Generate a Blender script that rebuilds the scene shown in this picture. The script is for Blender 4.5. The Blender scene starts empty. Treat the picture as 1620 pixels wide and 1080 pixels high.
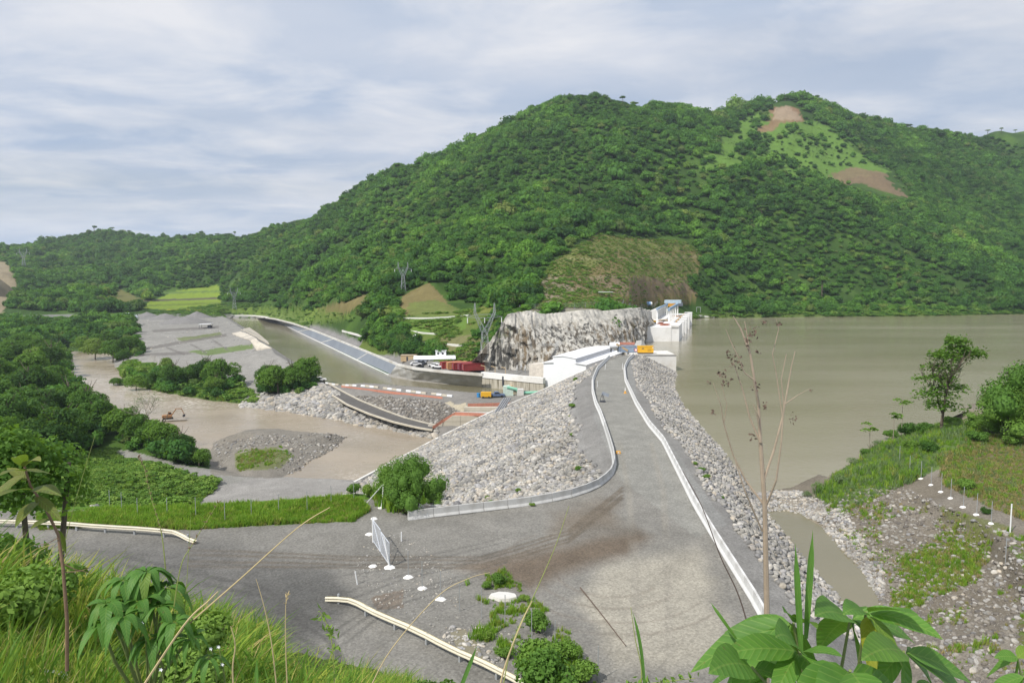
import bpy, bmesh, math, random
import numpy as np
from mathutils import Vector, Matrix, Euler
from mathutils.geometry import delaunay_2d_cdt

# ------------------------------------------------------------------ camera, sky, sun, exposure
F = 1150.0                      # focal length in pixels of the 1620 px wide photograph
CAMZ = 23.0                     # the photographer stands 23 m above the dam crest
PITCH = math.atan(100.0 / F)
scene = bpy.context.scene
C = scene.collection
cd = bpy.data.cameras.new('camera')
cd.sensor_width = 36.0
cd.lens = F / 1620.0 * 36.0
cd.clip_start = 0.1
cd.clip_end = 12000
cam = bpy.data.objects.new('camera', cd)
C.objects.link(cam)
cam.location = (0, 0, CAMZ)
cam.rotation_euler = (math.pi / 2 - PITCH, 0, 0)
scene.camera = cam

SUN_EL, SUN_AZ = math.radians(50), math.radians(-134)   # azimuth measured from +Y (view) towards +X
world = bpy.data.worlds.new('World')
scene.world = world
world.use_nodes = True
wn, wl = world.node_tree.nodes, world.node_tree.links
for n in list(wn): wn.remove(n)
w_out = wn.new('ShaderNodeOutputWorld')
w_bg = wn.new('ShaderNodeBackground')
w_sky = wn.new('ShaderNodeTexSky')
w_sky.sky_type = 'NISHITA'
w_sky.sun_disc = False
w_sky.sun_elevation = SUN_EL
w_sky.sun_rotation = SUN_AZ
w_sky.air_density = 1.0
w_sky.dust_density = 1.5
w_bg.inputs['Strength'].default_value = 0.086
def wmath(op, a, b=None, c=None, clamp=False):
    n = wn.new('ShaderNodeMath'); n.operation = op; n.use_clamp = clamp
    for i, v in enumerate((a, b, c)):
        if v is None: continue
        if isinstance(v, (int, float)): n.inputs[i].default_value = v
        else: wl.new(v, n.inputs[i])
    return n.outputs[0]
w_tc = wn.new('ShaderNodeTexCoord')
w_sep = wn.new('ShaderNodeSeparateXYZ'); wl.new(w_tc.outputs['Generated'], w_sep.inputs[0])
zz = wmath('ADD', wmath('MAXIMUM', w_sep.outputs[2], 0.0), 0.10)
w_cmb = wn.new('ShaderNodeCombineXYZ')
wl.new(wmath('DIVIDE', w_sep.outputs[0], zz), w_cmb.inputs[0])
wl.new(wmath('DIVIDE', w_sep.outputs[1], zz), w_cmb.inputs[1])
def wnoise(scale, detail, rough, off, stretch=(1, 1, 1)):
    m = wn.new('ShaderNodeMapping'); m.inputs['Location'].default_value = off; m.inputs['Scale'].default_value = stretch
    wl.new(w_cmb.outputs[0], m.inputs[0])
    n = wn.new('ShaderNodeTexNoise'); n.inputs['Scale'].default_value = scale
    n.inputs['Detail'].default_value = detail; n.inputs['Roughness'].default_value = rough
    n.inputs['Distortion'].default_value = 0.3
    wl.new(m.outputs[0], n.inputs['Vector'])
    return n.outputs['Fac']
def wramp(v, stops):
    r = wn.new('ShaderNodeValToRGB'); wl.new(v, r.inputs[0])
    e = r.color_ramp.elements
    e[0].position, e[0].color = stops[0][0], (*stops[0][1], 1)
    e[1].position, e[1].color = stops[-1][0], (*stops[-1][1], 1)
    for p, c in stops[1:-1]:
        k = e.new(p); k.color = (*c, 1)
    return r.outputs['Color']
def wmix(f, a, b):
    n = wn.new('ShaderNodeMix'); n.data_type = 'RGBA'
    for i, v in ((0, f), (6, a), (7, b)):
        if isinstance(v, tuple): n.inputs[i].default_value = (*v, 1)
        elif isinstance(v, (int, float)): n.inputs[i].default_value = v
        else: wl.new(v, n.inputs[i])
    return n.outputs[2]
# broad grey-blue sheet, brighter billows over it
sheet = wramp(wnoise(0.9, 6, 0.55, (3.1, 7.7, 0), (0.6, 1.0, 1)), [(0.33, (4.6, 5.7, 7.5)), (0.68, (7.3, 7.7, 8.6))])
bill = wramp(wnoise(1.7, 10, 0.58, (11.3, 2.4, 0), (0.85, 1.0, 1)), [(0.43, (0, 0, 0)), (0.68, (1, 1, 1))])
cl = wmix(bill, sheet, (8.9, 9.0, 9.4))
cover = wramp(wnoise(0.7, 5, 0.5, (5.0, 1.0, 0), (0.5, 1, 1)), [(0.30, (0.72, 0.72, 0.72)), (0.5, (0.97, 0.97, 0.97))])
skyc = wmix(cover, w_sky.outputs[0], cl)
# pale blue band low over the horizon
low = wmath('SUBTRACT', 1.0, wmath('MULTIPLY', w_sep.outputs[2], 9.0), clamp=True)
skyc = wmix(wmath('MULTIPLY', low, 0.55), skyc, (6.4, 7.8, 9.7))
wl.new(skyc, w_bg.inputs['Color'])
wl.new(w_bg.outputs[0], w_out.inputs[0])

sd = bpy.data.lights.new('sun', 'SUN')
sd.energy = 4.0
sd.angle = math.radians(1.5)
sd.color = (1.0, 0.95, 0.87)
sun = bpy.data.objects.new('sun', sd)
C.objects.link(sun)
sdir = Vector((math.sin(SUN_AZ) * math.cos(SUN_EL), math.cos(SUN_AZ) * math.cos(SUN_EL), math.sin(SUN_EL)))
sun.rotation_euler = sdir.to_track_quat('Z', 'Y').to_euler()
vs = scene.view_settings
vs.view_transform = 'Standard'; vs.look = 'None'; vs.gamma = 1; vs.use_curve_mapping = False
vs.exposure = 0.15
scene.cycles.use_denoising = True
scene.cycles.max_bounces = 6
scene.cycles.diffuse_bounces = 3
scene.cycles.glossy_bounces = 2
scene.cycles.transparent_max_bounces = 6
scene.cycles.caustics_reflective = False
scene.cycles.caustics_refractive = False

# ------------------------------------------------------------------ numbers: noise, pixels to places
_rng = np.random.RandomState(7)
_tab = _rng.rand(256, 256)
def vnoise(x, y, s, seed=0):
    x = x / s + seed * 17.31; y = y / s + seed * 5.77
    xi = np.floor(x).astype(int); yi = np.floor(y).astype(int)
    fx = x - xi; fy = y - yi
    fx = fx * fx * (3 - 2 * fx); fy = fy * fy * (3 - 2 * fy)
    a = _tab[xi & 255, yi & 255]; b = _tab[(xi + 1) & 255, yi & 255]
    c = _tab[xi & 255, (yi + 1) & 255]; d = _tab[(xi + 1) & 255, (yi + 1) & 255]
    return (a * (1 - fx) + b * fx) * (1 - fy) + (c * (1 - fx) + d * fx) * fy
def fbm(x, y, s, o=4, seed=0, g=0.5):
    t = 0; a = 1; n = 0
    for k in range(o):
        t = t + a * (vnoise(x, y, s, seed + k) - 0.5); n += a; a *= g; s *= 0.5
    return t / n * 2
def smooth(x, a, b):
    t = np.clip((x - a) / (b - a), 0, 1); return t * t * (3 - 2 * t)

CPI, SPI = math.cos(PITCH), math.sin(PITCH)
def ray(px, py):
    u = (540 - py) / F; v = (px - 810) / F
    return np.array([v, CPI + u * SPI, -SPI + u * CPI])     # direction, world
def W(px, py, z):
    r = ray(px, py); t = (z - CAMZ) / r[2]
    return (r[0] * t, r[1] * t)
def WD(px, py, d):
    r = ray(px, py); t = d / r[1]
    return (r[0] * t, d, CAMZ + r[2] * t)
def pix(x, y, z):
    """place -> photograph pixel (only used to read flat colour regions off the photo)"""
    dz = z - CAMZ
    dep = y * CPI - dz * SPI
    up = y * SPI + dz * CPI
    return 810 + F * x / dep, 540 - F * up / dep
def poly_dist(x, y, poly, closed=True):
    """distance to the outline and inside flag"""
    P = np.array(poly); n = len(P)
    best = np.full(x.shape, 1e18); ins = np.zeros(x.shape, bool)
    for i in range(n if closed else n - 1):
        ax, ay = P[i]; bx, by = P[(i + 1) % n]
        dx, dy = bx - ax, by - ay
        L = dx * dx + dy * dy + 1e-12
        t = np.clip(((x - ax) * dx + (y - ay) * dy) / L, 0, 1)
        dd = (x - ax - t * dx) ** 2 + (y - ay - t * dy) ** 2
        np.minimum(best, dd, out=best)
        if closed and ay != by:
            c = ((ay > y) != (by > y)) & (x < dx * (y - ay) / (dy if dy else 1e-12) + ax)
            ins ^= c
    return np.sqrt(best), ins
def inside(x, y, poly):
    ins = np.zeros(np.shape(x), bool); P = poly; n = len(P)
    for i in range(n):
        ax, ay = P[i][:2]; bx, by = P[(i + 1) % n][:2]
        if ay == by: continue
        ins ^= ((ay > y) != (by > y)) & (x < (bx - ax) * (y - ay) / (by - ay) + ax)
    return ins

# ------------------------------------------------------------------ materials
def nmat(name):
    m = bpy.data.materials.new(name); m.use_nodes = True
    nt = m.node_tree; b = nt.nodes['Principled BSDF']
    return m, nt, b
def N(nt, kind, **kw):
    n = nt.nodes.new(kind)
    for k, v in kw.items(): setattr(n, k, v)
    return n
def noise_fac(nt, scale, detail=4, rough=0.6, coord='Object', vec=None):
    n = N(nt, 'ShaderNodeTexNoise')
    n.inputs['Scale'].default_value = scale; n.inputs['Detail'].default_value = detail
    n.inputs['Roughness'].default_value = rough
    if vec is None:
        tc = N(nt, 'ShaderNodeTexCoord'); vec = tc.outputs[coord]
    nt.links.new(vec, n.inputs['Vector'])
    return n.outputs['Fac']
def rampn(nt, fac, stops):
    r = N(nt, 'ShaderNodeValToRGB'); nt.links.new(fac, r.inputs[0])
    e = r.color_ramp.elements
    e[0].position, e[0].color = stops[0][0], (*stops[0][1], 1)
    e[1].position, e[1].color = stops[-1][0], (*stops[-1][1], 1)
    for p, c in stops[1:-1]:
        k = e.new(p); k.color = (*c, 1)
    return r.outputs['Color']
def mixc(nt, fac, a, b, mode='MIX'):
    n = N(nt, 'ShaderNodeMix', data_type='RGBA', blend_type=mode)
    for i, v in ((0, fac), (6, a), (7, b)):
        if isinstance(v, tuple): n.inputs[i].default_value = (*v, 1)
        elif isinstance(v, (int, float)): n.inputs[i].default_value = v
        else: nt.links.new(v, n.inputs[i])
    return n.outputs[2]
def bump(nt, b, fac, strength=0.4, dist=0.1):
    n = N(nt, 'ShaderNodeBump'); n.inputs['Strength'].default_value = strength
    n.inputs['Distance'].default_value = dist
    nt.links.new(fac, n.inputs['Height']); nt.links.new(n.outputs[0], b.inputs['Normal'])
MATS = {}
def surf(name, col, rough=0.8, var=0.18, scale=1.2, metal=0.0, bmp=0.2, stain=None, spec=0.3):
    """plain weathered surface: colour with two scales of noise, optional stains"""
    if name in MATS: return MATS[name]
    m, nt, b = nmat(name)
    lo = tuple(c * (1 - var) for c in col); hi = tuple(min(1, c * (1 + var)) for c in col)
    f1 = noise_fac(nt, scale, 6, 0.65)
    c = rampn(nt, f1, [(0.3, lo), (0.7, hi)])
    if stain:
        f2 = noise_fac(nt, scale * 0.35, 5, 0.7)
        k = rampn(nt, f2, [(0.48, (0, 0, 0)), (0.68, (0.8, 0.8, 0.8))])
        c = mixc(nt, k, c, stain)
    nt.links.new(c, b.inputs['Base Color'])
    b.inputs['Roughness'].default_value = rough
    b.inputs['Metallic'].default_value = metal
    b.inputs['Specular IOR Level'].default_value = spec
    if bmp: bump(nt, b, noise_fac(nt, scale * 8, 4), bmp, 0.02)
    MATS[name] = m
    return m

# ------------------------------------------------------------------ objects
def tag(o, label=None, cat=None, group=None, kind=None):
    if label: o['label'] = label
    if cat: o['category'] = cat
    if group: o['group'] = group
    if kind: o['kind'] = kind
    return o
class MB:
    """collects faces, builds ONE mesh object"""
    def __init__(s): s.v = []; s.f = []
    def add(s, vs, fs):
        o = len(s.v); s.v += [tuple(v) for v in vs]; s.f += [tuple(i + o for i in f) for f in fs]; return s
    def box(s, x0, x1, y0, y1, z0, z1, M=None):
        v = [(x0, y0, z0), (x1, y0, z0), (x1, y1, z0), (x0, y1, z0), (x0, y0, z1), (x1, y0, z1), (x1, y1, z1), (x0, y1, z1)]
        if M is not None: v = [M @ Vector(p) for p in v]
        return s.add(v, [(0, 3, 2, 1), (4, 5, 6, 7), (0, 1, 5, 4), (1, 2, 6, 5), (2, 3, 7, 6), (3, 0, 4, 7)])
    def prism(s, prof, y0, y1, M=None):
        """profile in x,z extruded along y"""
        n = len(prof)
        v = [(p[0], y0, p[1]) for p in prof] + [(p[0], y1, p[1]) for p in prof]
        if M is not None: v = [M @ Vector(p) for p in v]
        return s.add(v, [tuple(range(n)), tuple(range(2 * n - 1, n - 1, -1))] + [(i, i + n, (i + 1) % n + n, (i + 1) % n) for i in range(n)])
    def tube(s, pts, r0, r1=None, n=6):
        r1 = r0 if r1 is None else r1
        pts = [Vector(p) for p in pts]; k = len(pts); o = len(s.v)
        for i, p in enumerate(pts):
            t = (pts[min(i + 1, k - 1)] - pts[max(i - 1, 0)]).normalized()
            a = t.orthogonal().normalized() if i == 0 else (a - t * a.dot(t)).normalized()
            b = t.cross(a); r = r0 + (r1 - r0) * i / max(k - 1, 1)
            for j in range(n):
                q = 2 * math.pi * j / n
                s.v.append(tuple(p + a * math.cos(q) * r + b * math.sin(q) * r))
        for i in range(k - 1):
            for j in range(n):
                s.f.append((o + i * n + j, o + i * n + (j + 1) % n, o + (i + 1) * n + (j + 1) % n, o + (i + 1) * n + j))
        s.f.append(tuple(o + j for j in range(n - 1, -1, -1))); s.f.append(tuple(o + (k - 1) * n + j for j in range(n)))
        return s
    def strip(s, A, B):
        """surface between two polylines"""
        n = len(A); return s.add(list(A) + list(B), [(i, i + 1, n + i + 1, n + i) for i in range(n - 1)])
    def mesh(s, name, mat, sm=False):
        me = bpy.data.meshes.new(name); me.from_pydata(s.v, [], s.f)
        if mat: me.materials.append(mat)
        if sm: me.polygons.foreach_set('use_smooth', [True] * len(me.polygons))
        me.update(); return me
    def build(s, name, mat, parent=None, loc=(0, 0, 0), rz=0, sm=False):
        o = bpy.data.objects.new(name, s.mesh(name, mat, sm)); C.objects.link(o)
        o.location = loc; o.rotation_euler = (0, 0, rz)
        if parent: o.parent = parent
        return o
def empty(name, loc, rz=0):
    o = bpy.data.objects.new(name, None); C.objects.link(o)
    o.location = loc; o.rotation_euler = (0, 0, rz); o.empty_display_size = 0.3
    return o
_kids = {}
def copy_tree(o, parent=None):
    c = o.copy(); C.objects.link(c); c.parent = parent
    for ch in [k for k in o.children]: copy_tree(ch, c)
    return c
def npmesh(name, V, Fq, mat, smooth_=False):
    me = bpy.data.meshes.new(name)
    V = np.asarray(V, np.float32); Fq = np.asarray(Fq, np.int32)
    k = Fq.shape[1]
    me.vertices.add(len(V)); me.vertices.foreach_set('co', V.ravel())
    me.loops.add(Fq.size); me.loops.foreach_set('vertex_index', Fq.ravel())
    me.polygons.add(len(Fq)); me.polygons.foreach_set('loop_start', np.arange(0, Fq.size, k, dtype=np.int32))
    try: me.polygons.foreach_set('loop_total', np.full(len(Fq), k, np.int32))
    except Exception: pass
    if smooth_: me.polygons.foreach_set('use_smooth', np.ones(len(Fq), bool))
    if mat: me.materials.append(mat)
    me.update(calc_edges=True)
    return me
def link(name, me, parent=None, loc=(0, 0, 0)):
    o = bpy.data.objects.new(name, me); C.objects.link(o); o.location = loc
    if parent: o.parent = parent
    return o
# ------------------------------------------------------------------ the lie of the land
ZR, ZC, ZL = -20.0, -15.5, -5.0          # river, tail canal, reservoir
def WP(l, z): return [W(a, b, z) for a, b in l]
CL = WP([(965, 565), (945, 585), (938, 602), (938, 620), (943, 640), (950, 655), (957, 675), (965, 700), (971, 722), (972, 738), (965, 755), (945, 770), (915, 783), (880, 791), (830, 800), (760, 808), (700, 815), (645, 822)], 0)
CR = WP([(1003, 562), (993, 572), (988, 583), (990, 603), (1007, 640), (1027, 673), (1050, 700), (1100, 800), (1130, 850), (1205, 970), (1217, 1005)], 0)
CR = CR[:7] + [W(1075, 750, 0)] + CR[7:]
LOT = CL + WP([(622, 800), (560, 786), (450, 795), (300, 805), (150, 806), (0, 808), (-250, 812)], 0) + [(-110, 25), (16.0, 25), (16.6, 40)] + CR[::-1]
WALL_PX = [(560, 765), (620, 733), (700, 691), (780, 652), (860, 618), (905, 597), (925, 588)]
RIVER = WP([(100, 545), (112, 570), (108, 600), (135, 622), (175, 640), (215, 655), (255, 668), (285, 690), (300, 704), (335, 722), (345, 738), (400, 752), (480, 757), (560, 760)], ZR) + [(-20, 150), (8, 165), (12, 197)] + WP([(700, 693), (680, 690), (640, 682), (600, 676), (560, 668), (520, 660), (470, 652), (430, 646), (370, 638), (320, 632), (260, 622), (215, 612), (195, 600), (185, 585), (178, 570), (172, 556)], ZR)
ISLAND = WP([(338, 700), (385, 690), (450, 686), (500, 690), (548, 692), (525, 712), (495, 728), (470, 745), (440, 757), (380, 765), (340, 745)], ZR)
CANAL = WP([(362, 503), (385, 517), (410, 535), (440, 556), (470, 576), (500, 596), (520, 604), (560, 609), (650, 617), (750, 627), (830, 631)], ZC) + [(13, 226), (13, 243)] + WP([(860, 622), (760, 612), (700, 607), (650, 602), (618, 596), (570, 573), (520, 549), (480, 530), (450, 515), (405, 503)], ZC)
RES = [W(1105, 503, ZL), W(1200, 502.5, ZL), W(1300, 501, ZL), W(1400, 501.5, ZL), W(1500, 500, ZL), W(1620, 497, ZL), (560, 640), (700, 640), (500, 260), (230, 205)] + WP([(1620, 612), (1500, 652), (1420, 684), (1372, 714), (1340, 738), (1300, 762), (1250, 783), (1190, 783)], ZL) + [(22, 95), (24, 130), (30, 200), (40, 236), (50, 316), (53, 322), (70, 385), (86, 440), (98, 470), (126, 498)]
POND = WP([(1235, 806), (1268, 811), (1300, 832), (1325, 858), (1350, 885), (1380, 915), (1392, 940), (1400, 985), (1370, 1010), (1280, 1010)], ZL) + [(19, 62), (21, 80)]

# natural ground, (px, py, z) on a level or (px, py, 'd', depth)
G = []
def g(z, *l):
    for a, b in l: G.append((*W(a, b, z), z))
def gd(*l):
    for a, b, d in l: G.append(WD(a, b, d))
def gw(*l):
    for p in l: G.append(p)
# river valley
gw((-60, 118, -17.5), (-30, 118, -18), (-100, 130, -15), (-150, 180, -15), (-120, 95, -8), (-200, 240, -15), (-260, 330, -15), (-330, 420, -14), (-420, 560, -13), (-600, 700, -12), (-500, 300, -5), (-300, 150, 0), (-150, 70, -2), (-400, 60, 10))
g(-18.8, (300, 790), (450, 770), (520, 765), (560, 765), (360, 760), (340, 780))
g(-16, (100, 740), (180, 700), (230, 700)); g(-17.5, (170, 717), (250, 735), (330, 748)); g(-14, (150, 760), (90, 790)); g(-18, (300, 745))
# bar between river and canal
g(-17.5, (235, 612), (250, 600)); g(-18.3, (350, 625), (430, 630), (500, 640)); g(-16.5, (300, 590), (420, 605)); g(-15, (480, 600), (500, 610))
g(-13.2, (230, 560), (350, 555), (400, 556)); g(-14.2, (460, 585), (330, 575)); g(-12, (230, 530), (370, 530)); g(-11.8, (230, 505), (330, 503), (160, 505), (60, 508), (-100, 515)); g(-17, (200, 570), (190, 555)); g(-16, (230, 585))
# works terrace beside the canal, sloping bank to the river
g(-14.3, (510, 603), (560, 613), (640, 622), (720, 630), (800, 634), (600, 618)); g(-14.5, (700, 639), (620, 631), (540, 618))
g(-17, (515, 612), (560, 640), (620, 655)); g(-18.3, (660, 672), (610, 665), (560, 650)); gw((0, 214, -14.3), (-10, 212, -14.4), (-14, 207, -16))
gw((5, 190, -17), (20, 200, -14), (15, 160, -19), (0, 150, -19))
# platform by the power house and the canal road
g(-10.6, (345, 499), (410, 499), (445, 505), (480, 517), (520, 531), (560, 551), (607, 567), (640, 578), (700, 583), (760, 589), (860, 594))
g(-10.5, (440, 499), (500, 512), (560, 538), (600, 556), (640, 566), (700, 568), (760, 572), (800, 584))
gw((40, 262, -10.5), (48, 300, -9.5), (15, 290, -10.5), (28, 255, -10.5), (20, 235, -10.5), (45, 285, -10.3))
# grass hill behind the platform, spur of bushes, cliff
gd((600, 550, 310), (700, 555, 292), (760, 545, 292), (640, 545, 312), (730, 535, 312), (650, 518, 330), (700, 524, 326), (635, 500, 352), (740, 498, 340), (640, 485, 372), (690, 452, 410), (660, 470, 392), (600, 475, 385), (560, 520, 345), (490, 505, 430), (520, 490, 440), (580, 470, 420), (640, 455, 430), (740, 495, 350), (790, 500, 300), (780, 520, 290))
# cliff (base and top)
gw(); g(-10.3, (790, 584), (770, 582), (850, 583), (920, 582))
gw((36, 283, -10), (50, 318, -9), (57, 330, -6))
gd((800, 505, 272), (818, 494, 279), (860, 493, 285), (930, 491, 297), (980, 489, 308), (1010, 488, 325), (1024, 490, 346))
gd((790, 505, 285), (820, 489, 295), (900, 489, 306), (965, 488, 322), (1012, 484, 345), (1050, 488, 458), (1100, 495, 500))
gd((850, 488, 310), (860, 462, 345), (850, 430, 375), (905, 465, 370), (980, 470, 405), (1012, 470, 420), (1038, 470, 436), (1060, 470, 476), (1100, 464, 512), (890, 400, 420), (940, 375, 478), (1000, 378, 520), (1060, 385, 565), (1110, 405, 580), (980, 420, 440), (1000, 440, 432), (900, 436, 392), (1060, 440, 508))
# far shore
gd((1115, 503, 505), (1200, 502, 515), (1300, 501, 528), (1400, 501, 535), (1500, 500, 548), (1620, 497, 575), (1800, 494, 620))
gd((1150, 496, 530), (1300, 485, 560), (1450, 480, 575), (1600, 475, 600), (1800, 470, 660), (1150, 470, 545), (1250, 440, 600), (1400, 430, 640), (1550, 430, 660), (1700, 420, 720))
# main mountain
gd((760, 470, 400), (700, 430, 450), (800, 420, 440), (620, 420, 520), (540, 450, 520), (450, 470, 600), (420, 485, 720), (800, 350, 550), (900, 330, 560), (1000, 330, 610), (1100, 350, 635), (1200, 380, 625), (950, 260, 680), (850, 290, 640), (700, 330, 640), (600, 370, 680), (520, 400, 740), (450, 430, 820), (400, 455, 880), (1050, 240, 720), (1150, 290, 690), (1300, 330, 690), (1400, 370, 700), (1500, 400, 720), (1620, 420, 740))
RIDGE = [(380, 372, 1250), (420, 368, 1180), (450, 360, 1120), (500, 342, 1060), (550, 318, 980), (590, 292, 930), (620, 278, 900), (660, 262, 880), (700, 250, 870), (740, 241, 860), (780, 228, 850), (820, 208, 840), (860, 182, 850), (895, 166, 850), (950, 158, 850), (1020, 160, 860), (1065, 170, 870)]
gd(*RIDGE)
gd((1110, 205, 800), (1180, 240, 770), (1240, 272, 750), (1310, 305, 740), (1420, 340, 760), (1540, 380, 800), (1650, 400, 850))
# second hill with the clearing behind
RIDGE2 = [(1090, 186, 960), (1120, 180, 980), (1160, 174, 1000), (1200, 164, 1000), (1245, 153, 1000), (1290, 156, 1010), (1320, 168, 1010), (1360, 182, 1010), (1400, 188, 1010), (1450, 196, 1030), (1500, 205, 1060), (1560, 207, 1100), (1620, 205, 1150), (1800, 215, 1250)]
gd(*RIDGE2)
gd((1180, 215, 880), (1260, 225, 880), (1320, 262, 860), (1400, 285, 850), (1250, 262, 850), (1400, 245, 930), (1500, 300, 900), (1620, 320, 920), (1550, 250, 1000), (1450, 240, 970))
# drop behind the ridges
for a in (RIDGE, RIDGE2):
    for p in a[::2]:
        q = WD(*p); gw((q[0] * 1.25, q[1] * 1.25, q[2] - 60), (q[0] * 1.7, q[1] * 1.7, q[2] * 0.3 - 30))
# left hills
gd((0, 492, 760), (100, 490, 820), (200, 488, 860), (300, 480, 860), (370, 478, 800), (-150, 500, 760), (340, 455, 950), (250, 470, 900), (240, 440, 1020), (100, 440, 1000), (0, 440, 950), (340, 420, 1150), (200, 410, 1200), (80, 410, 1200), (-100, 420, 1100))
RIDGE3 = [(-300, 372, 1300), (-120, 382, 1350), (0, 388, 1400), (60, 380, 1430), (120, 374, 1450), (180, 368, 1450), (240, 372, 1450), (300, 370, 1480), (360, 373, 1500), (410, 372, 1520)]
gd(*RIDGE3)
for p in RIDGE3:
    q = WD(*p); gw((q[0] * 1.3, q[1] * 1.3, q[2] - 70), (q[0] * 2, q[1] * 2, 0))
gd((5, 470, 700), (-80, 440, 680), (-60, 400, 760))
# right bank of the reservoir, near
g(-4.2, (1225, 793), (1195, 793)); g(-3.4, (1300, 800), (1330, 775)); g(-2.4, (1400, 800), (1370, 740)); g(-0.8, (1450, 765), (1420, 705)); g(0.6, (1490, 680), (1520, 780)); g(3, (1540, 690), (1620, 700), (1600, 655)); g(4, (1700, 650))
g(0.4, (1600, 860), (1540, 850)); g(1.0, (1620, 1000)); g(-1.6, (1500, 1050)); g(-3.4, (1400, 1030), (1350, 860)); g(-1.4, (1460, 930), (1440, 860)); g(-0.2, (1550, 950)); g(-4.3, (1350, 1010))
gw((95, 62, 6), (120, 95, 8), (170, 120, 9), (160, 170, -4), (110, 150, -3), (70, 30, 6), (25, 40, -2.5), (35, 20, 3), (30, -20, 12))
# beds and the outer frame
gw((100, 130, -14), (200, 350, -16), (60, 150, -12), (120, 420, -15), (350, 450, -15))
gw((-40, 20, 0), (-120, -60, 15), (0, -60, 22), (200, -60, 20), (300, 100, 14), (500, 150, 10), (600, 420, 0), (700, 560, 5), (900, 640, 60), (1200, 500, 90))
for x, y, z in ((-3500, -100, 40), (3500, -100, 40), (-3500, 4800, 60), (3500, 4800, 60), (0, 4800, 60), (-3500, 2000, 60), (3500, 2000, 60), (0, -200, 24), (-1500, 800, 30), (-1500, 300, 30), (1500, 1500, 90)):
    gw((x, y, z))

def _tin(pts):
    P = np.array(pts, float)
    v, e, f, ov, oe, of = delaunay_2d_cdt([Vector((p[0], p[1])) for p in P], [], [], 0, 1e-3)
    V = np.array([[a.x, a.y] for a in v]); Z = np.array([P[o[0], 2] if len(o) else 0 for o in ov])
    return V, Z, f
def _raster(tin, x0, x1, y0, y1, s):
    V, Z, f = tin
    nx, ny = int((x1 - x0) / s) + 1, int((y1 - y0) / s) + 1
    out = np.zeros((ny, nx))
    for t in f:
        a, b, c = V[t[0]], V[t[1]], V[t[2]]
        i0 = max(0, int((min(a[0], b[0], c[0]) - x0) / s)); i1 = min(nx - 1, int((max(a[0], b[0], c[0]) - x0) / s) + 1)
        j0 = max(0, int((min(a[1], b[1], c[1]) - y0) / s)); j1 = min(ny - 1, int((max(a[1], b[1], c[1]) - y0) / s) + 1)
        if i0 > i1 or j0 > j1: continue
        X, Y = np.meshgrid(x0 + np.arange(i0, i1 + 1) * s, y0 + np.arange(j0, j1 + 1) * s)
        D = (b[1] - c[1]) * (a[0] - c[0]) + (c[0] - b[0]) * (a[1] - c[1])
        if abs(D) < 1e-9: continue
        l1 = ((b[1] - c[1]) * (X - c[0]) + (c[0] - b[0]) * (Y - c[1])) / D
        l2 = ((c[1] - a[1]) * (X - c[0]) + (a[0] - c[0]) * (Y - c[1])) / D
        l3 = 1 - l1 - l2
        m = (l1 >= -1e-6) & (l2 >= -1e-6) & (l3 >= -1e-6)
        z = l1 * Z[t[0]] + l2 * Z[t[1]] + l3 * Z[t[2]]
        sub = out[j0:j1 + 1, i0:i1 + 1]; sub[m] = z[m]
    return out
def _blur(a, r, it=3):
    for _ in range(it):
        for ax in (0, 1):
            p = np.pad(a, [(r + 1, r) if k == ax else (0, 0) for k in (0, 1)], mode='edge')
            c = np.cumsum(p, axis=ax)
            a = (np.take(c, range(2 * r + 1, c.shape[ax]), ax) - np.take(c, range(0, c.shape[ax] - 2 * r - 1), ax)) / (2 * r + 1)
    return a
_t = _tin(G)
GA = (-450, 200, -30, 720, 1.0); GB = (-3400, 3400, -90, 4700, 10.0)
ZA = _blur(_raster(_t, *GA), 2, 2)
ZB = _blur(_raster(_t, *GB), 1, 2)
def _samp(Zg, gr, x, y):
    x0, x1, y0, y1, s = gr
    u = np.clip((x - x0) / s, 0, Zg.shape[1] - 1.001); v = np.clip((y - y0) / s, 0, Zg.shape[0] - 1.001)
    i = u.astype(int); j = v.astype(int); u = u - i; v = v - j
    return (Zg[j, i] * (1 - u) + Zg[j, i + 1] * u) * (1 - v) + (Zg[j + 1, i] * (1 - u) + Zg[j + 1, i + 1] * u) * v

# fill of the dam: level crest, slopes falling away both sides
def fill_h(x, y):
    d, ins = poly_dist(x, y, LOT)
    xa = 14 + 0.09 * (y - 90) + np.clip((y - 170) * 0.08, 0, 9)
    right = x > np.where(y > 60, xa, 14.0)
    dl = np.maximum(d - 1.5, 0)
    z = np.where(right, -0.12 * np.minimum(d, 3.0) - (0.62 - 0.12 * smooth(y, 85, 120)) * np.maximum(d - 3.0, 0), -0.04 * np.minimum(d, 1.5) - 0.42 * dl)
    # left of the line from the barrier's free end to the toe the bank is earth and a little steeper
    ex, ey = -27.0, 78.0; el = math.hypot(ex, ey)
    sd = (ex * (y - 69) - ey * (x + 9.9)) / el
    k = smooth(sd, 0, 14)
    z = np.where(right, z, z * (1 + 0.3 * k))
    return np.where(ins, 0.0, z)
def _wall_line():
    out = []
    for a, b in WALL_PX:
        r = ray(a, b); t = np.linspace(60, 260, 4001)
        x, y, z = r[0] * t, r[1] * t, CAMZ + r[2] * t
        hf = np.maximum(fill_h(x, y), -19.3)
        k = int(np.argmax(z < hf)); out.append((x[k], y[k], hf[k]))
    return out
WALL = _wall_line()
WP0, WP1 = WALL[0], WALL[-1]
FILL_OUT = [(w[0], w[1]) for w in WALL] + [(26, 200), (33, 226), (60, 226), (60, 420), (-300, 420), (-300, 149), (-60, 149)]
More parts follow.
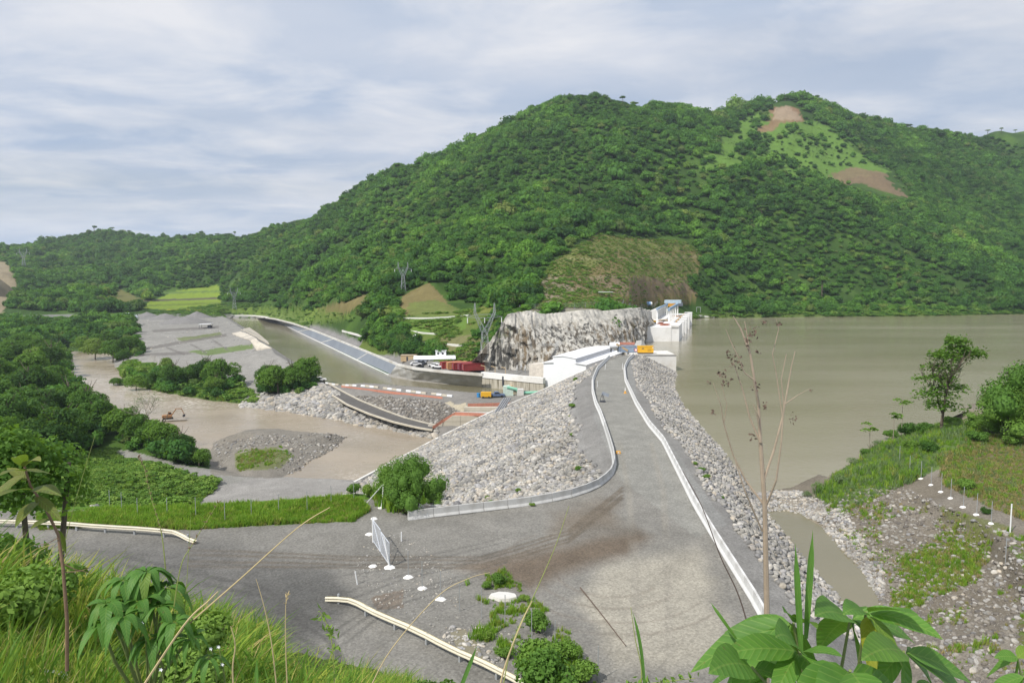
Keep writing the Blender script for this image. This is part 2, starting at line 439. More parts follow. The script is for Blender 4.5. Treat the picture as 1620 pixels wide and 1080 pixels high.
def cam_hill(x, y):
    s = np.clip(-x - 0.5, 0, 7.5)
    z = 20.9 - 0.60 * np.maximum(y, 0) - 0.0 * x + 0.50 * s - 0.10 * np.clip(x, 0, 20)
    return z
def H(x, y, detail=True):
    x = np.asarray(x, float); y = np.asarray(y, float)
    zb = _samp(ZB, GB, x, y)
    inA = (x > -445) & (x < 195) & (y > -25) & (y < 715)
    w = np.where(inA, 1 - smooth(y, 520, 640) * smooth(-x, -40, 0) , 0)
    w = np.where(inA & (x > 0), 1 - smooth(y, 360, 440), w)
    w = w * smooth(x, -445, -400) * (1 - smooth(x, 150, 195))
    w = np.where(y < 360, np.where(inA, w, 0), w)
    h = _samp(ZA, GA, x, y) * w + zb * (1 - w)
    dist = np.hypot(x, y)
    hill = smooth(h, -6, 12) * smooth(y, 260, 420)
    h = h + hill * (fbm(x, y, 160, 4, 3) * 22 * smooth(dist, 380, 800) + fbm(x, y, 42, 3, 9) * 5)
    if detail:
        h = h + fbm(x, y, 9, 3, 21) * 0.35 * np.where(y < 360, smooth(dist, 80, 140), 1)
    dR, iR = poly_dist(x, y, RIVER)
    dI, iI = poly_dist(x, y, ISLAND)
    wob = fbm(x, y, 6, 2, 31) * 1.2
    dRs = np.where(iR, -dR, dR)
    dIs = np.where(iI, -dI, dI)
    dRs = np.maximum(dRs, -dIs) + wob
    h = np.minimum(h, ZR + np.where(dRs > 0, np.where((x > -85) & (y > 185), 0.5, 0.28) * dRs + 2 * np.maximum(dRs - 14, 0), 0.2 * np.maximum(dRs, -12)))
    dC, iC = poly_dist(x, y, CANAL)
    dCs = np.where(iC, -dC, dC)
    h = np.where((y > 205) , np.minimum(h, ZC + np.where(dCs > 0, 0.55 * dCs + 3 * np.maximum(dCs - 9, 0), 0.5 * np.maximum(dCs, -6))), h)
    dL, iL = poly_dist(x, y, RES)
    wl_ = fbm(x, y, 5, 2, 33) * 0.8
    dLs = np.where(iL, -dL, dL) + wl_
    h = np.minimum(h, ZL + np.where(dLs > 0, np.where(y > 236, 1.0, np.where(x > 42, 0.45, 3)) * dLs + 3 * np.maximum(dLs - 9, 0), 0.35 * np.maximum(dLs, -25)))
    dP, iP = poly_dist(x, y, POND)
    dPs = np.where(iP, -dP, dP) + wl_ * 0.6
    h = np.minimum(h, ZL + np.where(dPs > 0, 0.4 * dPs + 2 * np.maximum(dPs - 9, 0), 0.35 * np.maximum(dPs, -8)))
    f = fill_h(x, y)
    cut = inside(x, y, FILL_OUT) | (y > 228) | ((x > 60))
    f = np.where(cut, -99, f)
    f = np.where(f < -19.3, -99, f)
    hill_r = (x > 24)
    h = np.where(f > -50, np.maximum(np.where(hill_r, h, np.minimum(h, np.maximum(f, -19))), f), h)
    ch = cam_hill(x, y)
    if detail: ch = ch + fbm(x, y, 1.6, 3, 41) * 0.22
    h = np.where(y < 75, np.maximum(h, ch), h)
    if detail:
        h = h + np.where((f > -0.01) & (ch < -0.3), fbm(x, y, 5, 4, 51) * 0.12, 0)
    return h
def hit(px, py, t0=20, t1=2500):
    r = ray(px, py)
    t = np.exp(np.linspace(math.log(t0), math.log(t1), 3000))
    x, y, z = r[0] * t, r[1] * t, CAMZ + r[2] * t
    h = H(x, y); b = z < h
    if not b.any(): return None
    k = int(np.argmax(b)); lo, hi = t[max(k - 1, 0)], t[k]
    for _ in range(12):
        m = (lo + hi) / 2
        if CAMZ + r[2] * m < float(H(np.array([r[0] * m]), np.array([r[1] * m]))[0]): hi = m
        else: lo = m
    return (r[0] * hi, r[1] * hi, CAMZ + r[2] * hi)
def hz(x, y): return float(H(np.array([x]), np.array([y]))[0])

# ------------------------------------------------------------------ ground sheet: fan of cells, fine close by, coarse far off
NA, NR = 1000, 1250
ang = np.linspace(-0.86, 0.86, NA)
rad = np.concatenate([np.linspace(1.0, 20, 110, endpoint=False), np.exp(np.linspace(math.log(20), math.log(4600), NR - 110))])
AA, RR = np.meshgrid(ang, rad)
GX, GY = (np.sin(AA) * RR).ravel(), (np.cos(AA) * RR).ravel()
GZ = H(GX, GY)
GPX, GPY = pix(GX, GY, GZ)
# real colours of the ground, by region
col = np.zeros((len(GX), 3))
def setc(mask, c, k=1.0):
    k = np.broadcast_to(np.asarray(k, float), mask.shape)[mask][:, None]
    col[mask] = col[mask] * (1 - k) + np.array(c) * k
n1 = fbm(GX, GY, 30, 4, 61); n2 = fbm(GX, GY, 6, 4, 62); n3 = fbm(GX, GY, 1.5, 3, 63); n4 = fbm(GX, GY, 90, 3, 64)
ALL = np.ones(len(GX), bool)
COL_FOREST, COL_GRASS, COL_BRIGHT, COL_SCRUB, COL_SOIL, COL_GRAVEL, COL_LOT, COL_MUD, COL_BANK = (0.035, 0.075, 0.014), (0.075, 0.135, 0.022), (0.14, 0.20, 0.025), (0.17, 0.14, 0.06), (0.30, 0.14, 0.075), (0.26, 0.25, 0.235), (0.235, 0.228, 0.215), (0.185, 0.155, 0.125), (0.20, 0.17, 0.13)
setc(ALL, COL_FOREST)
setc(ALL, (0.06, 0.115, 0.02), smooth(n1, -0.1, 0.35))
def region(poly, c, k=1.0, dmin=0, dmax=1e9, soft=0.0):
    """colour region outlined on the photograph, laid on the ground it covers there"""
    dd = GY
    j = np.clip(soft, 0, 99)
    m = inside(GPX + n2 * j, GPY + n1 * j * 0.5, poly) & (dd > dmin) & (dd < dmax)
    if soft >= 20:
        q = np.nonzero(m)[0]; d_, _ = poly_dist(GPX[q] + n2[q] * j, GPY[q] + n1[q] * j * 0.5, poly)
        kk = np.zeros(len(GX)); kk[q] = k * smooth(d_, 0, soft * 1.3); k = kk
    setc(m, c, k); return m
R = {}
def gp(name, poly, c, k=1.0, dmin=0, dmax=1e9, soft=0.0):
    R[name] = region(poly, c, k, dmin, dmax, soft)
low = (GZ < -3) & (GY > 120) & (GY < 640) & (GX < 60)
# valley floor and banks
setc(low, (0.14, 0.13, 0.11), 0.0)
gp('plain', [(270, 830), (345, 768), (420, 752), (600, 745), (620, 790), (560, 800), (300, 822)], COL_GRAVEL, 1, 100, 240, 6)
gp('path', [(165, 716), (200, 712), (300, 737), (420, 752), (420, 768), (345, 772), (250, 742), (170, 722)], COL_GRAVEL, 0.9, 90, 260, 3)
gp('meadow', [(60, 745), (170, 720), (340, 760), (345, 770), (280, 822), (60, 835)], (0.09, 0.15, 0.025), 1, 74, 240, 8)
gp('bar', [(205, 498), (372, 498), (520, 604), (705, 640), (705, 700), (480, 672), (330, 640), (210, 625), (165, 570), (200, 540)], COL_GRAVEL, 0.95, 180, 720, 6)
gp('bargreen', [(170, 600), (200, 570), (330, 590), (400, 615), (420, 640), (330, 642), (210, 625)], (0.085, 0.13, 0.03), 0.95, 180, 720, 10)
gp('bargreen2', [(300, 556), (400, 543), (405, 550), (330, 562)], (0.10, 0.16, 0.03), 0.8, 180, 720, 5)
gp('bargreen3', [(280, 535), (350, 524), (352, 530), (290, 541)], (0.12, 0.15, 0.05), 0.8, 180, 720, 5)
gp('farflat', [(-80, 500), (200, 496), (345, 497), (345, 503), (200, 506), (-80, 525)], (0.20, 0.20, 0.19), 0.9, 400, 860, 2)
for k_, (a_, b_) in enumerate((((215, 552), (358, 527)), ((222, 560), (300, 556)), ((262, 548), (290, 558)), ((300, 542), (325, 556)), ((335, 536), (362, 552)), ((240, 522), (345, 515)))):
    gp('barline%d' % k_, [a_, b_, (b_[0] + 2, b_[1] + 4), (a_[0] + 2, a_[1] + 4)], (0.14, 0.13, 0.12), 0.75, 240, 720, 2)
gp('island', [(322, 700), (345, 682), (450, 674), (570, 680), (540, 715), (470, 752), (340, 765)], (0.20, 0.185, 0.16), 1, 150, 230, 4)
gp('islandgrass', [(375, 715), (440, 705), (465, 722), (440, 740), (370, 742)], (0.13, 0.15, 0.05), 0.8, 150, 230, 8)
gp('works', [(500, 592), (560, 604), (660, 611), (870, 622), (870, 700), (690, 700), (560, 660), (500, 640)], (0.21, 0.20, 0.185), 1, 180, 330, 2)
gp('beigepatch', [(684, 662), (695, 640), (712, 633), (722, 640), (738, 636), (742, 648), (715, 655), (700, 668)], (0.42, 0.37, 0.27), 0.9, 180, 232, 2)
gp('cutface', [(545, 620), (700, 634), (730, 650), (700, 665), (640, 668), (580, 655), (545, 640)], (0.13, 0.125, 0.12), 0.9, 180, 232, 5)
gp('canalroad', [(340, 498), (450, 497), (560, 535), (650, 562), (860, 580), (870, 600), (640, 590), (560, 565), (450, 520), (400, 503)], (0.22, 0.215, 0.21), 1, 230, 760, 2)
gp('shotbank', [(605, 592), (640, 588), (775, 604), (870, 612), (870, 622), (775, 616), (640, 604), (605, 600)], (0.26, 0.25, 0.23), 1, 225, 330, 2)
gp('platform', [(620, 560), (800, 572), (1000, 585), (1000, 610), (640, 595)], (0.20, 0.195, 0.185), 1, 235, 330, 2)
# grass hill behind the platform and the clearings
gp('hillgrass', [(560, 560), (600, 500), (640, 500), (760, 488), (830, 492), (830, 560), (760, 582), (640, 560)], (0.10, 0.14, 0.03), 1, 240, 420, 10)
gp('bench', [(632, 520), (638, 506), (742, 500), (735, 520), (690, 530), (650, 528)], (0.10, 0.17, 0.03), 1, 300, 400, 3)
gp('brownbench', [(655, 540), (760, 525), (770, 560), (740, 565)], (0.17, 0.15, 0.08), 0.7, 240, 400, 9)
gp('scrub1', [(628, 482), (640, 465), (680, 448), (700, 470), (720, 492), (640, 500)], COL_SCRUB, 0.95, 300, 520, 8)
gp('scrub1g', [(640, 500), (650, 480), (690, 475), (745, 495), (700, 500)], (0.12, 0.16, 0.04), 0.8, 300, 520, 8)
gp('scrub2', [(485, 500), (500, 490), (560, 470), (590, 465), (585, 480), (530, 503)], COL_SCRUB, 0.9, 300, 640, 8)
gp('strip', [(560, 503), (470, 518), (450, 508), (345, 492), (350, 485), (480, 485), (560, 500)], (0.12, 0.18, 0.035), 0.9, 400, 900, 4)
gp('strip2', [(745, 495), (760, 485), (850, 475), (860, 488), (820, 492)], (0.15, 0.17, 0.04), 0.9, 280, 420, 4)
gp('terrace', [(842, 490), (850, 450), (880, 410), (945, 372), (1080, 384), (1112, 405), (1100, 478), (1040, 482), (940, 490)], COL_SCRUB, 0.95, 280, 640, 8)
gp('terrace_g', [(850, 450), (885, 405), (950, 375), (1085, 384), (1095, 396), (985, 398), (930, 425), (870, 450)], (0.14, 0.17, 0.05), 0.8, 280, 640, 12)
gp('terrace_g2', [(985, 400), (1090, 400), (1108, 430), (1100, 434), (990, 432)], (0.12, 0.135, 0.045), 0.75, 280, 640, 12)
gp('terrace_b', [(905, 445), (960, 432), (1090, 440), (1100, 460), (1000, 470), (910, 465)], (0.19, 0.145, 0.10), 0.8, 280, 640, 12)
gp('terrace_r', [(856, 470), (860, 440), (900, 436), (905, 470), (870, 488)], (0.24, 0.20, 0.155), 0.8, 280, 640, 12)
for k, (a, b) in enumerate(((409, 404), (437, 437))):
    gp('berm%d' % k, [(895, a), (1105, b), (1105, b + 2.5), (895, a + 2.5)], (0.24, 0.22, 0.12), 0.7, 280, 640, 1)
gp('clifftop', [(795, 497), (830, 487), (1040, 482), (1050, 492), (1030, 497), (800, 503)], (0.24, 0.22, 0.19), 0.8, 265, 420, 3)
gp('shore', [(1085, 497), (1620, 485), (1620, 512), (1085, 512)], (0.11, 0.15, 0.04), 0.8, 400, 640, 3)
# clearing on the second hill, slips of red earth
gp('clear', [(1110, 268), (1140, 205), (1190, 180), (1290, 190), (1340, 220), (1375, 258), (1410, 268), (1300, 290), (1250, 285), (1180, 290)], (0.10, 0.185, 0.032), 1, 700, 1100, 18)
gp('slip1', [(1215, 195), (1222, 172), (1245, 166), (1262, 172), (1272, 192), (1240, 194), (1215, 212), (1192, 210)], (0.22, 0.13, 0.08), 0.85, 700, 1100, 12)
gp('slip1b', [(1222, 190), (1226, 172), (1245, 167), (1262, 180), (1268, 190)], (0.30, 0.24, 0.17), 0.7, 700, 1100, 6)
gp('slip2', [(1310, 275), (1350, 266), (1400, 272), (1415, 295), (1440, 312), (1400, 306), (1370, 292), (1320, 288)], (0.18, 0.125, 0.08), 0.85, 650, 1100, 12)
gp('green2', [(1060, 235), (1130, 200), (1165, 215), (1130, 260)], (0.075, 0.14, 0.025), 0.7, 650, 1100, 20)
# farm terraces
gp('farm', [(215, 496), (230, 480), (280, 460), (345, 450), (352, 470), (345, 497)], (0.17, 0.24, 0.03), 1, 700, 1300, 2)
for a, c in ((462, (0.10, 0.16, 0.04)), (473, (0.09, 0.08, 0.06)), (481, (0.12, 0.17, 0.03)), (488, (0.09, 0.16, 0.03))):
    gp('farm%d' % a, [(225, a + 1), (350, a - 3), (350, a), (225, a + 4)], c, 0.9, 700, 1300, 1)
gp('farmy', [(235, 489), (325, 488), (325, 496), (225, 496)], (0.24, 0.26, 0.03), 0.9, 700, 1300, 1)
gp('farscar', [(-60, 500), (-60, 410), (10, 415), (28, 445), (18, 470), (0, 505)], (0.27, 0.22, 0.15), 0.9, 500, 1300, 5)
gp('farscar2', [(165, 470), (190, 458), (230, 475), (205, 487), (175, 482)], (0.17, 0.15, 0.06), 0.7, 700, 1300, 5)
gp('farfield', [(285, 388), (350, 381), (352, 385), (300, 393)], (0.13, 0.18, 0.03), 0.9, 1000, 1700, 2)
gp('leftslope', [(350, 470), (370, 440), (420, 400), (470, 375), (520, 350), (520, 372), (450, 410), (400, 440), (375, 470)], (0.10, 0.14, 0.04), 0.8, 600, 1500, 20)
# the fill: lot, crest road, shoulders
fl = fill_h(GX, GY)
_, ins_lot = poly_dist(GX, GY, LOT)
isfill = (GZ < fl + 0.6) & (GY < 230) & (GX < 60) & (GZ > -19.35) & ~inside(GX, GY, FILL_OUT)
setc(isfill & (GX > -25), (0.21, 0.205, 0.195))
slope_grass = isfill & ~ins_lot & (GX < -15) & (GX > -140)
setc(slope_grass, (0.085, 0.17, 0.022))
ingr = isfill & ins_lot
LOTN = smooth(n1 + 0.6 * n2, -0.4, 0.4)
setc(ingr, COL_LOT); setc(ingr, (0.195, 0.19, 0.182), LOTN * 0.8)
gp('edgegrass', [(60, 812), (300, 800), (560, 780), (580, 800), (560, 825), (420, 832), (300, 836), (150, 832), (60, 838)], (0.10, 0.20, 0.022), 1, 50, 110, 4)
gp('dark', [(60, 850), (330, 845), (560, 890), (590, 960), (500, 1110), (280, 1110), (120, 900)], (0.125, 0.124, 0.124), 0.8, 30, 80, 34)
gp('dark2', [(380, 890), (540, 890), (590, 960), (470, 1060), (330, 1040)], (0.09, 0.09, 0.09), 0.75, 30, 80, 34)
gp('crestroad', [(935, 580), (1000, 560), (1010, 640), (1060, 700), (1150, 830), (1100, 850), (985, 760), (940, 660)], (0.24, 0.24, 0.23), 0.8, 60, 240, 4)
gp('mud', [(740, 880), (900, 850), (1000, 820), (1040, 850), (1000, 900), (900, 930), (850, 960), (800, 940), (690, 905)], (0.125, 0.096, 0.072), 0.85, 40, 90, 26)
gp('mud2', [(860, 800), (960, 770), (1010, 790), (980, 860), (860, 870)], (0.15, 0.125, 0.10), 0.75, 40, 90, 30)
gp('light', [(960, 880), (1100, 850), (1180, 980), (1150, 1080), (950, 1080), (900, 960)], (0.34, 0.32, 0.28), 0.85, 35, 80, 30)
gp('spot', [(590, 948), (640, 935), (640, 965), (600, 968)], (0.16, 0.12, 0.09), 0.6, 35, 80, 14)
# tyre tracks: real bands of darker fines along the drive lines
def track(line, w, c, k):
    d, _ = poly_dist(GX, GY, line, closed=False)
    d = np.abs(d + 0.25 * n2); m = (d < w) & ingr
    setc(m, c, k * (1 - (d / w) ** 2) * np.clip(0.7 + n2, 0, 1))
for off in (0, 5, 12, 17):
    track(WP([(300, 870 + off * 1.5), (560, 880 + off), (760, 880 + off), (900, 840 + off), (985, 770 + off)], 0), 0.35, (0.12, 0.10, 0.08), 0.85)
for off in (0, 14, 40, 54, 90, 104):
    track(WP([(200, 880 + off), (420, 930 + off), (520, 1000 + off), (560, 1090 + off)], 0), 0.4, (0.085, 0.084, 0.084), 0.8)
cx0, cy0 = W(960, 905, 0)
for r0 in (4.0, 5.6, 7.6, 9.1):
    track([(cx0 + r0 * math.cos(a), cy0 + r0 * 1.1 * math.sin(a)) for a in np.linspace(2.2, 5.6, 20)], 0.3, (0.15, 0.125, 0.105), 0.4)
for off in (0, 22, 60, 80, 130, 150, 175):
    track(WP([(60, 862 + off * 0.3), (260, 880 + off), (430, 900 + off * 1.2), (620, 890 + off * 0.4), (800, 850 + off * 0.3)], 0), 0.28, (0.10, 0.098, 0.095), 0.6)
for a, b in ((1010, 1045), (1060, 1100)):
    track(WP([(a, 1080), (a - 5, 900), (b - 50, 780), (a - 30, 700)], 0), 0.5, (0.26, 0.245, 0.22), 0.6)
col[ingr] *= np.array([1.0, 0.99, 0.94])
# right bank
rb = (GX > 22) & (GY < 215) & (GX < 300) & (GZ > -6.5) & ~ins_lot & ~isfill
setc(rb, (0.20, 0.18, 0.15)); setc(rb, (0.15, 0.13, 0.10), smooth(n2 + n1, -0.3, 0.4) * 0.8)
gp('rbg1', [(1290, 790), (1350, 720), (1420, 690), (1620, 640), (1620, 720), (1480, 740), (1420, 770), (1330, 810)], (0.09, 0.15, 0.03), 0.9, 40, 200, 14)
gp('rbbrown', [(1480, 720), (1620, 690), (1620, 820), (1560, 800), (1500, 770)], (0.155, 0.135, 0.085), 0.9, 40, 200, 16)
gp('rbgreen', [(1400, 960), (1440, 880), (1500, 850), (1560, 840), (1570, 860), (1500, 920), (1420, 960)], (0.13, 0.15, 0.03), 0.85, 40, 200, 14)
gp('rbgreen2', [(1480, 800), (1600, 835), (1590, 850), (1500, 830)], (0.12, 0.14, 0.04), 0.7, 40, 200, 10)
gp('neck', [(1195, 778), (1260, 775), (1330, 800), (1290, 820), (1200, 806)], (0.25, 0.225, 0.19), 0.9, 40, 200, 4)
# riprap bed under the stones
rr_l = isfill & ~ins_lot & (GX > -35) & (fl < -0.9); setc(rr_l, (0.23, 0.225, 0.215))
# camera hill
ch = (GY < 60) & (GZ > cam_hill(GX, GY) - 0.6) & (GZ > 0.35)
setc(ch, (0.09, 0.13, 0.03)); setc(ch, (0.13, 0.105, 0.06), smooth(n3, 0.0, 0.5) * 0.8)
# beds of the waters
setc((GX > 20) & (GZ < ZL + 0.15) & (GY < 500) & (GX < 300), (0.22, 0.19, 0.14), 0.8)
col = np.clip(col * (1 + 0.16 * n3[:, None] + 0.10 * n2[:, None]), 0.005, 0.9)

idx = np.arange(NA * len(rad)).reshape(len(rad), NA)
quads = np.stack([idx[:-1, :-1], idx[:-1, 1:], idx[1:, 1:], idx[1:, :-1]], -1).reshape(-1, 4)
m, nt, b = nmat('ground_surface')
at = N(nt, 'ShaderNodeAttribute', attribute_name='soil')
tcg = N(nt, 'ShaderNodeTexCoord')
fine = noise_fac(nt, 5.0, 9, 0.8, vec=tcg.outputs['Object'])
mid = noise_fac(nt, 0.12, 7, 0.7, vec=tcg.outputs['Object'])
c = mixc(nt, 1.0, at.outputs['Color'], rampn(nt, fine, [(0.25, (0.72, 0.72, 0.72)), (0.5, (1, 1, 1)), (0.75, (1.25, 1.25, 1.25))]), 'MULTIPLY')
c = mixc(nt, 1.0, c, rampn(nt, mid, [(0.3, (0.92, 0.92, 0.92)), (0.7, (1.08, 1.08, 1.08))]), 'MULTIPLY')
vor = N(nt, 'ShaderNodeTexVoronoi'); vor.inputs['Scale'].default_value = 7.0
nt.links.new(tcg.outputs['Object'], vor.inputs['Vector'])
c = mixc(nt, 0.25, c, rampn(nt, vor.outputs['Color'], [(0.0, (0.05, 0.05, 0.05)), (1.0, (1, 1, 1))]), 'OVERLAY')
nt.links.new(c, b.inputs['Base Color'])
b.inputs['Roughness'].default_value = 0.95; b.inputs['Specular IOR Level'].default_value = 0.15
bump(nt, b, fine, 0.6, 0.12)
GM = m
me = npmesh('ground', np.stack([GX, GY, GZ], -1), quads, GM, True)
ca = me.color_attributes.new('soil', 'FLOAT_COLOR', 'POINT')
ca.data.foreach_set('color', np.concatenate([col, np.ones((len(col), 1))], 1).astype(np.float32).ravel())
tag(link('ground', me), kind='structure')

# ------------------------------------------------------------------ waters
def water_mat(name, c1, c2, wave, rough, streak=(1, 1, 1), foam=None, bstr=0.25, scale=0.02):
    m, nt, b = nmat(name)
    tc = N(nt, 'ShaderNodeTexCoord'); mp = N(nt, 'ShaderNodeMapping'); mp.inputs['Scale'].default_value = streak
    nt.links.new(tc.outputs['Object'], mp.inputs[0])
    c = rampn(nt, noise_fac(nt, scale, 4, 0.5, vec=mp.outputs[0]), [(0.35, c1), (0.65, c2)])
    if foam:
        fz = N(nt, 'ShaderNodeAttribute', attribute_name='foam')
        fn = noise_fac(nt, 0.8, 6, 0.7, vec=tc.outputs['Object'])
        mm = N(nt, 'ShaderNodeMath', operation='MULTIPLY'); nt.links.new(fz.outputs['Fac'], mm.inputs[0]); nt.links.new(rampn(nt, fn, [(0.45, (0, 0, 0)), (0.6, (1, 1, 1))]), mm.inputs[1])
        c = mixc(nt, mm.outputs[0], c, foam)
    nt.links.new(c, b.inputs['Base Color'])
    rr = N(nt, 'ShaderNodeMapRange'); rr.inputs[1].default_value = 0.4; rr.inputs[2].default_value = 0.62; rr.inputs[3].default_value = rough * 0.85; rr.inputs[4].default_value = rough * 1.35
    nt.links.new(noise_fac(nt, scale * 1.7, 5, 0.6, vec=mp.outputs[0]), rr.inputs[0]); nt.links.new(rr.outputs[0], b.inputs['Roughness'])
    b.inputs['IOR'].default_value = 1.33
    n1 = noise_fac(nt, wave, 5, 0.6, vec=tc.outputs['Object'])
    bump(nt, b, n1, bstr, 0.15)
    return m
wm_res = water_mat('reservoir_water', (0.235, 0.21, 0.145), (0.30, 0.272, 0.205), 1.1, 0.12, (0.25, 1.4, 1), bstr=0.35)
wm_riv = water_mat('river_water', (0.27, 0.225, 0.165), (0.34, 0.285, 0.215), 0.5, 0.25, foam=(0.62, 0.57, 0.5), bstr=0.8, scale=0.05)
wm_can = water_mat('canal_water', (0.17, 0.155, 0.095), (0.23, 0.205, 0.14), 1.0, 0.12, bstr=0.25)
def sheet(name, poly, z, mat, step=None):
    bm = bmesh.new()
    vs = [bm.verts.new((p[0], p[1], z)) for p in poly]
    bm.faces.new(vs); bmesh.ops.triangulate(bm, faces=bm.faces[:]); bmesh.ops.recalc_face_normals(bm, faces=bm.faces[:])
    me = bpy.data.meshes.new(name); bm.to_mesh(me); bm.free(); me.materials.append(mat)
    if me.polygons[0].normal.z < 0: me.flip_normals()
    return tag(link(name, me), kind='structure')
def grow(poly, r):
    P = np.array(poly); n = len(P); A = 0.5 * sum(P[i][0] * P[(i + 1) % n][1] - P[(i + 1) % n][0] * P[i][1] for i in range(n))
    s = 1 if A > 0 else -1; out = []
    for i in range(n):
        e = P[(i + 1) % n] - P[i - 1]; e = e / (np.hypot(*e) + 1e-9)
        out.append((P[i][0] + s * e[1] * r, P[i][1] - s * e[0] * r))
    return out
# river as a grid so that white water can be marked where it breaks
xs = np.arange(-300, 12, 2.0); ys = np.arange(140, 430, 2.0)
X, Y = np.meshgrid(xs, ys)
idx = np.arange(X.size).reshape(X.shape)
q = np.stack([idx[:-1, :-1], idx[:-1, 1:], idx[1:, 1:], idx[1:, :-1]], -1).reshape(-1, 4)
X, Y = X.ravel(), Y.ravel()
hh = H(X, Y); keepv = (hh < ZR + 1.5) 
q = q[keepv[q].any(1)]
PX, PY = pix(X, Y, np.full(X.shape, ZR))
fo = np.zeros(X.shape)
for c0, r0, s0 in (((165, 566), 14, 1.0), ((150, 605), 30, 0.5), ((190, 612), 25, 0.8), ((240, 625), 40, 0.9), ((300, 638), 35, 0.9), ((350, 640), 20, 0.5), ((225, 650), 18, 0.6), ((560, 690), 25, 0.35), ((560, 755), 30, 0.4), ((400, 655), 25, 0.3)):
    fo = np.maximum(fo, s0 * np.exp(-((PX - c0[0]) ** 2 / (r0 * 1.3) ** 2 + (PY - c0[1]) ** 2 / (r0 * 0.35) ** 2)))
Z = ZR + fo * np.abs(fbm(X, Y, 5, 3, 71)) * 0.8 + fbm(X, Y, 12, 3, 72) * 0.05
me = npmesh('river', np.stack([X, Y, Z], -1), q, wm_riv, True)
fa = me.attributes.new('foam', 'FLOAT', 'POINT'); fa.data.foreach_set('value', np.clip(fo * 1.1, 0, 1).astype(np.float32))
tag(link('river', me), kind='structure')
sheet('canal', grow(CANAL, 1.5), ZC, wm_can)
sheet('reservoir', grow(RES, 2.2), ZL, wm_res)
sheet('puddle', [(a_, b_) for a_, b_ in WP([(712, 1000), (735, 995), (752, 1012), (765, 1040), (745, 1050), (725, 1030)], 0)], 0.03, wm_can)
sheet('pond', grow(POND, 1.5), ZL + 0.004, wm_can)
# ------------------------------------------------------------------ scattering of uncountable stuff
def scatter(name, pts, scl, rot, idx, sources, label, cat):
    """ONE stuff object: a point cloud, each point showing one of the source meshes"""
    P = np.asarray(pts, np.float32)
    me = bpy.data.meshes.new(name); me.vertices.add(len(P)); me.vertices.foreach_set('co', P.ravel())
    for an, ty, dat in (('scl', 'FLOAT_VECTOR', scl), ('rot', 'FLOAT_VECTOR', rot)):
        a = me.attributes.new(an, ty, 'POINT'); a.data.foreach_set('vector', np.asarray(dat, np.float32).ravel())
    a = me.attributes.new('pick', 'INT', 'POINT'); a.data.foreach_set('value', np.asarray(idx, np.int32))
    o = link(name, me)
    ng = bpy.data.node_groups.new(name, 'GeometryNodeTree')
    ng.interface.new_socket('Geometry', in_out='INPUT', socket_type='NodeSocketGeometry')
    ng.interface.new_socket('Geometry', in_out='OUTPUT', socket_type='NodeSocketGeometry')
    n, L = ng.nodes, ng.links.new
    gi, go = n.new('NodeGroupInput'), n.new('NodeGroupOutput')
    g2 = n.new('GeometryNodeGeometryToInstance')
    for s in reversed(sources):
        so = bpy.data.objects.new(name + '_piece', s)
        oi = n.new('GeometryNodeObjectInfo'); oi.inputs['Object'].default_value = so; oi.inputs['As Instance'].default_value = True
        L(oi.outputs['Geometry'], g2.inputs[0])
    iop = n.new('GeometryNodeInstanceOnPoints'); iop.inputs['Pick Instance'].default_value = True
    def na(nm, ty):
        k = n.new('GeometryNodeInputNamedAttribute'); k.data_type = ty; k.inputs['Name'].default_value = nm
        return k.outputs['Attribute']
    e2r = n.new('FunctionNodeEulerToRotation'); L(na('rot', 'FLOAT_VECTOR'), e2r.inputs[0])
    L(gi.outputs[0], iop.inputs['Points']); L(g2.outputs[0], iop.inputs['Instance'])
    L(na('pick', 'INT'), iop.inputs['Instance Index']); L(e2r.outputs[0], iop.inputs['Rotation']); L(na('scl', 'FLOAT_VECTOR'), iop.inputs['Scale'])
    L(iop.outputs[0], go.inputs[0])
    md = o.modifiers.new('scatter', 'NODES'); md.node_group = ng
    tag(o, label, cat, kind='stuff')
    return o
rng = np.random.RandomState(11)
def rand_mat(name, stops, rough=0.9, tex=None, bmp=0.5, transl=0.0, spec=0.2, wide=0):
    """colour varies from one instance to the next"""
    m, nt, b = nmat(name)
    oi = N(nt, 'ShaderNodeObjectInfo')
    c = rampn(nt, oi.outputs['Random'], stops)
    if wide:      # slow change of tone from one place to the next
        nz = noise_fac(nt, wide, 4, 0.6, vec=oi.outputs['Location'])
        c = mixc(nt, 1.0, c, rampn(nt, nz, [(0.35, (0.55, 0.66, 0.66)), (0.5, (0.95, 1, 1)), (0.64, (1.45, 1.35, 1.1))] if wide < 0.05 else [(0.38, (0.80, 0.79, 0.76)), (0.5, (0.98, 0.97, 0.95)), (0.62, (1.18, 1.17, 1.14))]), 'MULTIPLY')
    if tex:
        f = noise_fac(nt, tex, 4, 0.7)
        c = mixc(nt, 1.0, c, rampn(nt, f, [(0.3, (0.65, 0.65, 0.65)), (0.7, (1.3, 1.3, 1.3))]), 'MULTIPLY')
        if bmp: bump(nt, b, f, bmp, 0.05)
    nt.links.new(c, b.inputs['Base Color']); b.inputs['Roughness'].default_value = rough
    b.inputs['Specular IOR Level'].default_value = spec
    if transl:
        out = nt.nodes['Material Output']
        tr = N(nt, 'ShaderNodeBsdfTranslucent'); ms = N(nt, 'ShaderNodeMixShader'); ms.inputs[0].default_value = transl
        cc = mixc(nt, 0.5, c, (0.25, 0.42, 0.03), 'MIX')
        nt.links.new(cc, tr.inputs[0]); nt.links.new(b.outputs[0], ms.inputs[1]); nt.links.new(tr.outputs[0], ms.inputs[2])
        nt.links.new(ms.outputs[0], out.inputs['Surface'])
    return m
